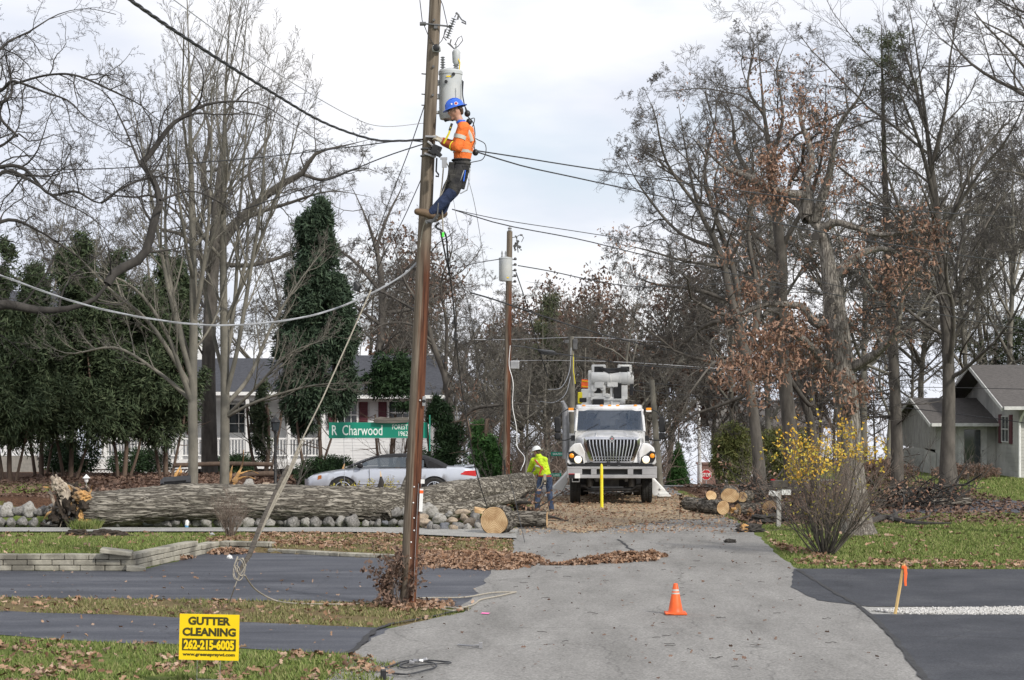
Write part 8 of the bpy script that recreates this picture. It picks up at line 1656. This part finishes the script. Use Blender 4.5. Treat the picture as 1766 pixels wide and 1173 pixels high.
secs = []; xsn = sorted(set(list(np.linspace(-2.49, 2.49, 84))+[xf-.4, xf+.4, xr-.4, xr+.4]))
for x in xsn:
    w_ = halfw(x); zt = topz(x); zb1 = botz(x); prof = []
    sh = zt-.055; zm = max(zb1+.01, .62)
    ring_ = [(-w_*.93, zb1), (-w_*.985, zb1+(zm-zb1)*.35), (-w_, zm), (-w_*.985, zm+(sh-zm)*.6), (-w_*.95, sh), (-w_*.85, sh+.035), (-w_*.5, zt-.005), (0, zt+.005)]
    prof = [(x, a, z) for a, z in ring_]+[(x, -a, z) for a, z in ring_[-2::-1]]; secs.append(prof)
b = MB(); loft(b, secs); cp_(b, 'body', 'silver', smooth=True, sharp=40)
b = MB(); b.box((0, 0, .30), (4.3, 1.3, .16)); 
for c0 in (xf, xr):
    b.lathe([(.41, -.84), (.41, .84)], (c0, 0, wr), 28, 'y')
cp_(b, 'underbody', 'black')
b = MB()    # crease and rocker moulding
for sy in (-1, 1):
    b.tube([(x, sy*(halfw(x)+.004), .50) for x in np.linspace(xf+.42, xr-.42, 8)], [(.012, .02)]*8, 6); b.tube([(x, sy*(halfw(x)*.99), .24) for x in np.linspace(xf+.45, xr-.45, 8)], .035, 8)
cp_(b, 'side_moulding', 'silver', smooth=True)
b = MB(); 
for sy in (-1, 1):
    for x in (-.62, .82): b.box((x, sy*(halfw(x)-.002), .60), (.012, .012, .62))
cp_(b, 'door_gap', 'black')
b = MB(); b.box((.62, -.89, .80), (.16, .03, .035)); b.box((.62, .89, .80), (.16, .03, .035)); cp_(b, 'door_handle', 'silver', bevel=.01)
# glasshouse
gl = [(-1.28, .93), (-.95, 1.08), (-.55, 1.235), (-.30, 1.285), (-.30, 1.285)]
def roofz(x): return interp(x, [-1.32, -.9, -.5, -.2, .2, .6, .95, 1.3, 1.58], [.93, 1.10, 1.235, 1.30, 1.325, 1.315, 1.26, 1.12, .97])
def rw(x): return interp(x, [-1.3, -.5, .6, 1.5], [.80, .66, .66, .78])
b = MB(); secs = []
for x in np.linspace(-.42, 1.56, 26):
    rz = roofz(x); w_ = rw(x); zb1 = topz(x)-.02; side = x > .93
    lowz = zb1 if side else rz-.075
    secs.append([(x, -(.80 if side else w_+.03), lowz), (x, -(w_+.02), max(lowz+.005, rz-.07)), (x, -w_*.86, rz-.02), (x, -w_*.5, rz+.005), (x, 0, rz+.012), (x, w_*.5, rz+.005), (x, w_*.86, rz-.02), (x, w_+.02, max(lowz+.005, rz-.07)), (x, (.80 if side else w_+.03), lowz)])
loft(b, secs); cp_(b, 'soft_top', 'softtop', smooth=True, sharp=50)
cg = bpy.data.materials.new('car_glass'); cg.use_nodes = True; bs = cg.node_tree.nodes['Principled BSDF']; bs.inputs['Base Color'].default_value = (.05, .07, .09, 1); bs.inputs['Roughness'].default_value = .03; bs.inputs['Specular IOR Level'].default_value = .9; bs.inputs['Alpha'].default_value = .7; bs.inputs['Coat Weight'].default_value = .8
b = MB(); b.add([(-1.30, -.72, .935), (-1.30, .72, .935), (-.40, .60, 1.28), (-.40, -.60, 1.28), (-.9, 0, 1.14), (-1.38, 0, .94), (-.42, 0, 1.30)], [(0, 5, 4, 3), (5, 1, 2, 4), (3, 4, 6), (4, 2, 6)]); cp_(b, 'windscreen', [cg])
for sy in (-1, 1):
    b = MB(); pl = [(-1.05, sy*.81, .955), (.92, sy*.81, .965), (.92, sy*.69, 1.19), (.5, sy*.685, 1.245), (-.35, sy*.685, 1.23), (-.62, sy*.70, 1.17)]; b.add(pl, [tuple(range(6))]); cp_(b, 'side_glass', [cg])
    b = MB(); b.box((.42, sy*.752, 1.10), (.03, .012, .27), (sy*.38, 0, 0)); b.tube([(-1.22, sy*.80, .95), (-.60, sy*.70, 1.19), (-.36, sy*.68, 1.255)], .022, 6, mi=0); cp_(b, 'pillar', 'softtop')
    b = MB(); b.ball((-.88, sy*.92, 1.0), (.09, .09, .07), 12, 8); b.box((-.86, sy*.85, .97), (.06, .1, .04)); cp_(b, 'wing_mirror', 'softtop', smooth=True)
b = MB()
for x, y in ((.15, -.38), (.15, .38), (.95, 0)): b.box((x, y, .98), (.14, .42, .36), (0, .2, 0)); b.box((x+.03, y, 1.18), (.10, .24, .12), (0, .2, 0))
cp_(b, 'seat', 'cuff_rust' if False else 'leather', bevel=.04)
def carwheel(x, sy):
    r = wr; y = sy*.79; b = MB(); b.lathe([(r*.66, -.09), (r*.9, -.10), (r*.99, -.08), (r, 0), (r*.99, .08), (r*.9, .10), (r*.66, .09)], (x, y, r), 36, 'y', caps=False); w_ = cp_(b, 'wheel', 'rubber', smooth=True)
    b = MB(); b.lathe([(r*.68, -.095*1), (r*.64, -.1), (r*.62, -.05), (r*.62, .08)], (x, y, r), 36, 'y', caps=False); b.lathe([(.03, sy*.10), (.065, sy*.085), (.065, sy*.02)], (x, y, r), 16, 'y')
    for k_ in range(10): a = 2*math.pi*(k_//2)/5+(.13 if k_ % 2 else -.13)+.3; b.tube([(x+math.cos(a)*.05, y+sy*.085, r+math.sin(a)*.05), (x+math.cos(a)*r*.63, y+sy*.085, r+math.sin(a)*r*.63)], [(.013, .012), (.017, .012)], 6)
    cp_(b, 'rim', 'chrome' if False else 'silver', w_, smooth=True); b = MB(); b.lathe([(r*.6, 0), (r*.6, .02)], (x, y, r), 24, 'y'); cp_(b, 'brake_disc', 'steel_dark', w_)
for x in (xf, xr):
    for sy in (-1, 1): carwheel(x, sy)
for sy in (-1, 1):
    b = MB(); pts = []; 
    xs_l = np.linspace(-2.38, -1.98, 8); lo = [(x, sy*(halfw(x)*.99+.006), interp(x, [-2.38, -1.98], [.55, .64])) for x in xs_l]; hi = [(x, sy*(halfw(x)*.965+.006), interp(x, [-2.38, -2.2, -1.98], [.62, .685, .74])) for x in xs_l]; b.add(lo+hi, [(i, i+1, 8+i+1, 8+i) for i in range(7)]); h_ = cp_(b, 'headlight', 'lens_clear', smooth=True)
    b = MB(); b.add([(x, sy*(halfw(x)*.99+.009), z) for x, z in ((-2.10, .60), (-1.98, .64), (-1.98, .74), (-2.08, .72))], [(0, 1, 2, 3)]); cp_(b, 'turn_signal', 'amber_dim', h_)
    b = MB(); xs_l = np.linspace(1.96, 2.40, 8); lo = [(x, sy*(halfw(x)*.995+.006), interp(x, [1.96, 2.4], [.76, .70])) for x in xs_l]; hi = [(x, sy*(halfw(x)*.965+.006), interp(x, [1.96, 2.1, 2.4], [.80, .86, .87])) for x in xs_l]; b.add(lo+hi, [(i, i+1, 8+i+1, 8+i) for i in range(7)]); cp_(b, 'tail_light', 'red_lens', smooth=True)
b = MB(); b.box((-2.46, 0, .36), (.05, 1.0, .12)); cp_(b, 'front_intake', 'black', bevel=.02); b = MB(); b.box((2.2, 0, .985), (.28, 1.2, .03), (0, -.1, 0)); b.tube([(1.75, 0, .99), (2.1, 0, 1.0)], .008, 5); cp_(b, 'boot_lip', 'silver', bevel=.01)

# ---------------------------------------------------------------- people
def V3(*a): return Vector(a)
def body_builder(J, parent, headr=.098, face=(-1, 0, 0), hand_pose=None):
    """J: joint positions in the thing's local coordinates; one continuous skin surface"""
    b = MB(); sd_ = (J['shR']-J['shL']).normalized(); hp = (J['hipR']-J['hipL']).normalized()
    b.tube([J['pelvis']+V3(0, 0, -.03), J['pelvis']+V3(0, 0, .06), J['waist'], J['chest'], (J['chest']+J['neck'])*.5+V3(0, 0, .02), J['neck']+V3(0, 0, -.02)], [(.15, .10), (.155, .11), (.125, .095), (.16, .105), (.13, .085), (.06, .055)], 16, side=tuple(sd_), round_=True)
    b.tube([J['neck']+V3(0, 0, -.03), J['head']], [(.056, .056), (.055, .058)], 12, round_=True)
    f = Vector(face).normalized(); up = V3(0, 0, 1); h = J['head']; sdv = f.cross(up).normalized(); hm = Matrix((sdv, f, sdv.cross(f))).transposed()
    def hv_(x, y, z): return h+hm @ Vector((x, y, z))
    k = len(b.v); b.ball((0, 0, 0), (.074, .094, .108), 20, 14); b.v[k:] = [tuple(hv_(v[0], v[1], v[2])) for v in b.v[k:]]
    b.tube([hv_(0, .03, -.06), hv_(0, .055, -.085), hv_(0, .07, -.10)], [(.05, .04), (.04, .03), (.022, .02)], 12, round_=True)   # jaw and chin
    b.tube([hv_(0, .085, .025), hv_(0, .108, -.012), hv_(0, .092, -.03)], [.011, .017, .012], 8, round_=True)                        # nose
    b.tube([hv_(-.02, .086, -.052), hv_(.02, .086, -.052)], [.010, .010], 8, round_=True)                                       # lips
    for s_ in (-1, 1): b.ball(tuple(hv_(s_*.076, -.008, -.005)), (.014, .02, .03), 8, 6)
    for s_ in 'LR':
        b.tube([J['sh'+s_], J['el'+s_]], [.052, .042], 12, round_=True); b.tube([J['el'+s_], J['wr'+s_]], [.042, .028], 12, round_=True)
        b.tube([J['hip'+s_], J['kn'+s_]], [.085, .055], 14, round_=True); b.tube([J['kn'+s_], J['kn'+s_].lerp(J['an'+s_], .35), J['an'+s_]], [.054, .057, .036], 14, round_=True)
        b.tube([J['an'+s_], J['toe'+s_]], [(.04, .04), (.04, .025)], 12, round_=True); b.tube([J['sh'+s_], J['neck']+V3(0, 0, -.04)], [.055, .05], 10, round_=True)
        hand(b, J, s_)
    o = b.build('body', M['skin'], parent, world=False, remesh=.0095, sm=2); return o, hv_, hm
def hand(b, J, s_, k=1.0, mi=0):
    w_ = J['wr'+s_]; hd = J['hd'+s_]; d = (hd-w_).normalized(); n = J.get('pn'+s_, V3(0, 0, -1)); n = (n-d*n.dot(d)).normalized(); sd_ = d.cross(n).normalized(); g = J.get('grip', .9)
    pc = w_+d*.045; b.tube([w_, w_+d*.03, w_+d*.085*k], [(.026*k, .020*k), (.036*k, .018*k), (.042*k, .016*k)], 10, side=tuple(sd_), round_=True, mi=mi)
    for i, (off, Ln) in enumerate(((-.030, .068), (-.010, .078), (.011, .074), (.031, .058))):
        r0 = w_+d*.085*k+sd_*off*k; a = g; p1 = r0+(d*math.cos(a*.4)+n*math.sin(a*.4))*Ln*.42; p2 = p1+(d*math.cos(a*1.2)+n*math.sin(a*1.2))*Ln*.34; p3 = p2+(d*math.cos(a*1.9)+n*math.sin(a*1.9))*Ln*.28; b.tube([r0-d*.015, p1, p2, p3], [.0098*k, .0095*k, .0088*k, .0078*k], 8, round_=True, mi=mi)
    r0 = w_+d*.03-sd_*.028*k; p1 = r0+(d*.6-sd_*.7+n*.25).normalized()*.035; p2 = p1+(d*.85-sd_*.15+n*.5).normalized()*.035; b.tube([r0, p1, p2], [.013*k, .0115*k, .0095*k], 8, round_=True, mi=mi)
def eyes(parent, hv_):
    b = MB(); 
    for s_ in (-1, 1): b.ball(tuple(hv_(s_*.030, .086, .012)), (.012, .010, .008), 8, 6); b.ball(tuple(hv_(s_*.030, .095, .012)), (.005, .004, .005), 6, 5, mi=1); b.tube([hv_(s_*.015, .092, .03), hv_(s_*.046, .082, .03)], .004, 5, mi=1)
    b.build('eye', [M['white'], M['hair']], parent, world=False, smooth=True)
def helmet(parent, hv_, hm, mat, tilt=0, nm='hard_hat'):
    b = MB(); Tm = Matrix.Translation(hv_(0, 0, .045)) @ (hm.to_4x4() @ Euler((R_(tilt), 0, 0)).to_matrix().to_4x4() @ Matrix.Diagonal((.93, 1.12, 1, 1)))
    b.lathe([(.165, -.012), (.162, -.006), (.128, .006), (.124, .02), (.118, .055), (.098, .09), (.06, .118), (.02, .128), (.001, .129)], n=32, M4=Tm, caps=False); b.lathe([(.165, -.012), (.12, -.006), (.115, .04), (.07, .10), (.001, .12)], n=32, M4=Tm, caps=False)
    for x in (-.03, 0, .03):
        pts = [(x, math.cos(a)*.118*1.0, .004+math.sin(a)*.128) for a in np.linspace(.35, math.pi-.35, 12)]; b.tube([Tm @ Vector(p) for p in pts], .008, 6)
    return b.build(nm, mat, parent, world=False, smooth=True, sharp=60), Tm

# climber, in profile against the pole
cb = P(760, 385, PY); root = thing('person', 'lineman in blue hard hat and orange shirt standing high on the main pole', 'person', tuple(cb)); PR = root; LC = lambda px, py, dy: P(px, py, PY+dy)-cb
J = dict(pelvis=LC(796, 293, 0), waist=LC(797, 276, 0), chest=LC(803, 243, 0), neck=LC(796, 214, 0), head=LC(786, 194, -.01),
         shL=LC(800, 222, -.17), shR=LC(799, 221, .17), elL=LC(790, 257, -.20), elR=LC(786, 255, .22), wrL=LC(764, 249, -.04), wrR=LC(763, 244, .12), hdL=LC(752, 240, .0), hdR=LC(752, 239, .13),
         hipL=LC(794, 296, -.09), hipR=LC(794, 296, .09), knL=LC(783, 332, -.17), knR=LC(774, 328, .12), anL=LC(744, 371, -.19), anR=LC(762, 371, .14), toeL=LC(721, 367, -.17), toeR=LC(750, 380, .12), pnL=V3(-.2, .3, -1), pnR=V3(-.2, -.3, -1), grip=.8)
bd, hv_, hm = body_builder(J, root, face=(-.97, 0, -.24)); eyes(root, hv_); hmat = M['blue_helmet']; hh_, Tm = helmet(root, hv_, hm, hmat, -4)
b = MB(); 
dec = MB(); dec.lathe([(.026, -.004), (.026, .004)], LC(787, 181.5, -.124), 16, 'y', 0); dec.lathe([(.017, -.006), (.017, .0)], LC(787, 181.5, -.124), 14, 'y', 1); dec.lathe([(.013, -.004), (.013, .004)], LC(779.5, 182.5, -.118), 14, 'y', 0); dec.build('helmet_sticker', [M['white'], M['sign_red']], hh_, world=False)
b = MB(); b.tube([hv_(0, -.055, .03), hv_(0, -.085, -.01), hv_(0, -.08, -.05)], [(.072, .05), (.072, .035), (.05, .03)], 14, side=tuple(hm @ Vector((1, 0, 0))), round_=True); b.tube([hv_(-.062, .02, .01), hv_(-.07, -.01, -.02)], .012, 6); b.build('hair', M['hair'], root, world=False, remesh=.01)
b = MB(); b.tube([hv_(.062, -.0, .014), hv_(.058, .07, .016), hv_(0, .106, .016), hv_(-.058, .07, .016), hv_(-.062, 0, .014)], [(.004, .004), (.014, .004), (.016, .004), (.014, .004), (.004, .004)], 6); b.build('glasses', M['glass_dark'], root, world=False, smooth=True)
sd_ = tuple((J['shR']-J['shL']).normalized())
b = MB(); b.tube([J['waist']+V3(.0, 0, -.04), J['waist']+V3(.012, 0, .08), J['chest']+V3(.012, 0, .0), J['chest']+V3(.008, 0, .13), J['neck']+V3(0, 0, -.035)], [(.155, .118), (.17, .135), (.19, .14), (.165, .115), (.075, .07)], 20, side=sd_, round_=False)
for s_ in 'LR': b.tube([J['sh'+s_]+V3(.005, 0, 0), J['sh'+s_].lerp(J['el'+s_], .5), J['el'+s_], ], [.083, .074, .070], 14, round_=True); b.tube([J['el'+s_], J['el'+s_].lerp(J['wr'+s_], .45)], [.068, .060], 14, round_=True); b.tube([J['neck']+V3(0, 0, -.045), J['sh'+s_]], [.06, .078], 12, round_=True)
b.build('shirt', M['shirt_orange'], root, world=False, remesh=.012, sm=4)
b = MB()
for s_ in 'LR': b.tube([J['el'+s_].lerp(J['wr'+s_], .30), J['el'+s_].lerp(J['wr'+s_], .92)], [.069, .047], 14, round_=True)
b.build('sleeve_guard', M['cuff_rust'], root, world=False, remesh=.011)
b = MB(); e_ = J['elL'].lerp(J['wrL'], .32); dv = (J['wrL']-J['elL']).normalized(); b.lathe([(.073, -.008), (.076, 0), (.073, .008)], n=20, M4=Matrix.Translation(e_) @ dv.to_track_quat('Z', 'Y').to_matrix().to_4x4()); b.build('sleeve_trim', M['yellow_paint'], root, world=False, smooth=True)
# reflective bands lie just proud of the shirt
b = MB(); sh_c = [(J['waist']+V3(.012, 0, .075), .173, .139), (J['waist']+V3(.014, 0, .115), .180, .144)]
b.tube([q[0] for q in sh_c], [(q[1], q[2]) for q in sh_c], 24, side=sd_, caps=False); e0, e1 = J['shL'].lerp(J['elL'], .42), J['shL'].lerp(J['elL'], .60); b.tube([e0+V3(0, -.002, 0), e1+V3(0, -.002, 0)], [.081, .079], 16, caps=False); e0, e1 = J['shR'].lerp(J['elR'], .42), J['shR'].lerp(J['elR'], .60); b.tube([e0, e1], [.081, .079], 16, caps=False)
for yq in (-.085, .085): b.tube([J['neck']+V3(.045, yq, -.05), J['chest']+V3(.115, yq, .08), J['chest']+V3(.150, yq*.9, -.04), J['waist']+V3(.148, yq, .13)], [(.025, .006)]*4, 6, side=(0, 1, 0)); b.tube([J['neck']+V3(-.03, yq, -.04), J['chest']+V3(-.10, yq, .07), J['chest']+V3(-.125, yq, -.05), J['waist']+V3(-.12, yq, .13)], [(.025, .006)]*4, 6, side=(0, 1, 0))
b.tube([J['chest']+V3(.02, -.168, .135), J['chest']+V3(.075, -.172, .04), J['chest']+V3(.10, -.165, -.05)], [(.026, .006)]*3, 6, side=(1, 0, .4))
b.build('reflective_band', M['reflect'], root, world=False, smooth=True)
b = MB(); b.lathe([(.062, -.02), (.072, .0), (.066, .03)], J['neck']+V3(-.005, 0, .0), 18); b.build('collar', M['blue_helmet'], root, world=False, smooth=True)
b = MB(); b.tube([J['waist']+V3(0, 0, -.01), J['pelvis']+V3(0, 0, .04), J['pelvis']+V3(.0, 0, -.06)], [(.158, .122), (.175, .132), (.15, .12)], 18, side=sd_)
for s_ in 'LR': b.tube([J['hip'+s_], J['hip'+s_].lerp(J['kn'+s_], .5), J['kn'+s_]], [.122, .105, .090], 14, round_=True)
b.build('trousers', M['black_cloth'], root, world=False, remesh=.013, sm=3)
b = MB()
for s_ in 'LR': b.tube([J['kn'+s_], J['kn'+s_].lerp(J['an'+s_], .45), J['an'+s_].lerp(J['kn'+s_], .06)], [.088, .086, .068], 14, round_=True)
b.build('trouser_leg', M['navy'], root, world=False, remesh=.013, sm=3)
for s_ in 'LR': b = MB(); a_, t_ = J['an'+s_], J['toe'+s_]; dd_ = (t_-a_).normalized(); b.tube([a_.lerp(J['kn'+s_], .12), a_], [.058, .056], 12, round_=True); b.tube([a_-dd_*.05+V3(0, 0, -.02), a_.lerp(t_, .5), t_+V3(0, 0, .0)], [(.052, .06), (.056, .06), (.056, .052)], 12, side=(0, 1, 0), round_=True); b.build('boot', M['leather'], root, world=False, remesh=.011)
for s_ in 'LR': b = MB(); hand(b, J, s_, 1.25); dv = (J['wr'+s_]-J['el'+s_]).normalized(); b.tube([J['wr'+s_]-dv*.05, J['wr'+s_]+dv*.01], [.044, .036], 12, round_=True); b.build('glove', M['glove'], root, world=False, remesh=.0085, sm=2)
b = MB()
for z, w0 in ((-.005, .02), (.055, .012)): b.tube([J['pelvis']+V3(0, 0, .05+z), J['pelvis']+V3(0, 0, .05+z+w0*2.2)], [(.186, .144), (.184, .142)], 22, side=sd_)
b.box(LC(786, 309, -.19), (.17, .05, .11)); b.box(LC(803, 292, -.17), (.10, .06, .08)); b.box(LC(800, 313, -.14), (.09, .06, .26), (0, .25, 0)); b.box(LC(778, 300, -.16), (.08, .06, .3), (0, .1, 0)); b.box(LC(806, 293, .1), (.1, .14, .08)); b.build('tool_belt', M['black_cloth'], root, world=False, bevel=.02)
b = MB(); b.tube([LC(803, 296, -.2), LC(800, 315, -.2)], .010, 6, mi=1); b.tube([LC(801, 296, -.19), LC(794, 315, -.21), LC(788, 330, -.2), LC(795, 336, -.2), LC(806, 330, -.2), LC(810, 312, -.2), LC(811, 292, -.18)], .009, 6, mi=0); b.box(LC(767, 285, -.24), (.07, .03, .11), mi=2); b.box(LC(766, 276, -.24), (.10, .02, .035), mi=2); b.build('rigging', [M['wire_grey'], M['blue_helmet'], M['steel']], root, world=False, smooth=False)
b = MB(); b.box(LC(753, 262, -.10), (.13, .10, .14), (0, .4, 0)); b.box(LC(757, 268, -.2), (.10, .05, .06), (0, .8, 0)); b.tube([LC(754, 275, -.15), LC(753, 298, -.15), LC(757, 303, -.15), LC(757, 307, -.15), LC(752, 306, -.15)], .013, 6); b.build('positioning_strap', M['black'], root, world=False, bevel=.01)
PR.location.y -= .17
b = MB()
b.tube([LC(757, 372, -.27), LC(750, 380, -.25), LC(745, 386, -.24), LC(736, 384, -.2)], [(.02, .01)]*4, 6); b.box(LC(744, 383, -.20), (.16, .03, .05), (0, -.2, 0)); b.tube([LC(757, 352, -.25), LC(754, 380, -.25)], .012, 6); b.build('climbing_hook', M['steel_dark'], root, world=False)
b = MB(); b.tube([LC(766, 250, -.25), LC(775, 233, -.3), LC(778, 222, -.3)], .014, 6, mi=0); b.tube([LC(776, 228, -.3), LC(780, 216, -.29)], .018, 6, mi=1); o = b.build('yellow_tool', [M['yellow_paint'], M['black']], None, smooth=True); o.location = PR.location; tag(o, 'yellow handled tool held in front of the chest of the climber', 'tool')

# ground worker seen from behind, bending to the cut end of the trunk
gw = G(937, 884); root = thing('person', 'worker in white hard hat, bright yellow jacket and jeans bending at the trunk end', 'person', (gw.x, gw.y, .02)); sW = F/gw.y
J = dict(pelvis=V3(.05, 0, .90), waist=V3(.01, .01, 1.06), chest=V3(-.06, .03, 1.28), neck=V3(-.12, .06, 1.47), head=V3(-.17, .09, 1.58),
         shL=V3(-.26, .13, 1.37), shR=V3(.04, -.05, 1.39), elL=V3(-.36, .30, 1.10), elR=V3(-.10, .18, 1.13), wrL=V3(-.42, .46, .95), wrR=V3(-.27, .38, .98), hdL=V3(-.45, .53, .89), hdR=V3(-.31, .47, .93),
         hipL=V3(-.05, .02, .88), hipR=V3(.14, -.02, .88), knL=V3(-.15, -.01, .48), knR=V3(.17, 0, .49), anL=V3(-.16, -.02, .10), anR=V3(.22, -.05, .10), toeL=V3(-.24, .10, .04), toeR=V3(.21, .12, .04), grip=.8)
bd, hv_, hm = body_builder(J, root, face=(-.55, .78, -.3)); eyes(root, hv_); helmet(root, hv_, hm, M['white_helmet'], 0)
b = MB(); b.tube([hv_(0, -.055, .03), hv_(0, -.085, -.01), hv_(0, -.08, -.05)], [(.072, .05), (.072, .035), (.05, .03)], 14, side=tuple(hm @ Vector((1, 0, 0))), round_=True); b.build('hair', M['hair'], root, world=False, remesh=.01)
sd_ = tuple((J['shR']-J['shL']).normalized())
b = MB(); b.tube([J['pelvis']+V3(-.01, 0, .06), J['waist']+V3(0, 0, .02), J['chest'], J['chest'].lerp(J['neck'], .6), J['neck']+V3(-.01, .01, 0)], [(.18, .135), (.18, .14), (.20, .145), (.17, .12), (.085, .08)], 20, side=sd_)
for s_ in 'LR': b.tube([J['sh'+s_], J['el'+s_]], [.082, .068], 14, round_=True); b.tube([J['el'+s_], J['wr'+s_]], [.066, .048], 14, round_=True); b.tube([J['neck']+V3(0, 0, -.045), J['sh'+s_]], [.06, .076], 12, round_=True)
b.tube([J['neck']+V3(.01, -.03, .0), J['neck']+V3(-.02, .0, .05)], [.085, .07], 14, round_=True); b.build('jacket', M['hivis'], root, world=False, remesh=.013, sm=4)
b = MB(); nb = (V3(0, -1, .15)).normalized()
def back(x, z, off=.0): 
    t = (z-1.0)/.42; c_ = J['waist'].lerp(J['neck'], max(0, min(1, t))); return V3(c_.x+x, c_.y-.142+.05*abs(x)/.15*.6+off-(.015 if .3 < t < .8 else 0), z)
for st in ([back(-.12, 1.40), back(-.07, 1.30), back(.01, 1.18), back(.10, 1.02)], [back(.16, 1.38), back(.09, 1.30), back(.01, 1.18), back(-.12, 1.00)]): b.tube([p+V3(0, -.012, 0) for p in st], [(.021, .007)]*4, 6, side=(1, 0, 0))
b.tube([J['pelvis']+V3(-.01, 0, .04), J['pelvis']+V3(-.01, 0, .075)], [(.19, .145), (.19, .145)], 22, side=sd_); b.build('harness', M['red_strap'], root, world=False, smooth=True)
b = MB()
for st in ([back(-.15, 1.24), back(-.02, 1.20), back(.16, 1.26)], [back(-.08, 1.38), back(-.08, 1.28)], [back(.13, 1.36), back(.12, 1.26)]): b.tube([p+V3(0, -.006, 0) for p in st], [(.022, .006)]*len(st), 6, side=(0, 0, 1) if len(st) == 3 else (1, 0, 0))
b.build('reflective_band', M['reflect'], root, world=False, smooth=True)
b = MB(); b.tube([J['pelvis']+V3(0, 0, .10), J['pelvis']+V3(0, 0, .0), J['pelvis']+V3(0, 0, -.07)], [(.165, .13), (.185, .14), (.16, .12)], 18, side=sd_)
for s_ in 'LR': b.tube([J['hip'+s_], J['kn'+s_], J['an'+s_]+V3(0, 0, -.02)], [.105, .078, .070], 14, round_=True)
b.build('jeans', M['jeans'], root, world=False, remesh=.013, sm=3)
for s_ in 'LR': b = MB(); a_, t_ = J['an'+s_], J['toe'+s_]; dd_ = (t_-a_).normalized(); b.tube([a_, a_+V3(0, 0, -.03)], [.06, .056], 12, round_=True); b.tube([V3(a_.x, a_.y-.04, .045), V3(t_.x, t_.y, .04)], [(.05, .045), (.048, .04)], 12, side=(1, 0, 0), round_=True); b.build('boot', M['leather'], root, world=False, remesh=.012)
for s_ in 'LR': b = MB(); hand(b, J, s_, 1.2); b.build('glove', M['glove'], root, world=False, remesh=.009, sm=2)
b = MB(); b.box(V3(.04, -.17, .90), (.07, .05, .22)); b.box(V3(.04, -.17, .80), (.05, .05, .1)); b.tube([V3(.0, -.17, .95), V3(-.05, -.2, .72), V3(-.17, -.18, .6), V3(-.2, -.15, .72)], .009, 5); b.build('scabbard', M['glove'], root, world=False, bevel=.01)

# thin strings in front of the car
b = MB(); b.tube([P(593, 752, 52), P(594, 850, 52)], .005, 4); b.tube([P(607, 752, 52), P(610, 815, 52)], .005, 4); b.tube([P(592, 752, 52), P(608, 756, 52)], .005, 4); o = b.build('hanging_string', M['wire_grey'], None); tag(o, 'thin pale strings hanging before the car below the street sign', 'string')
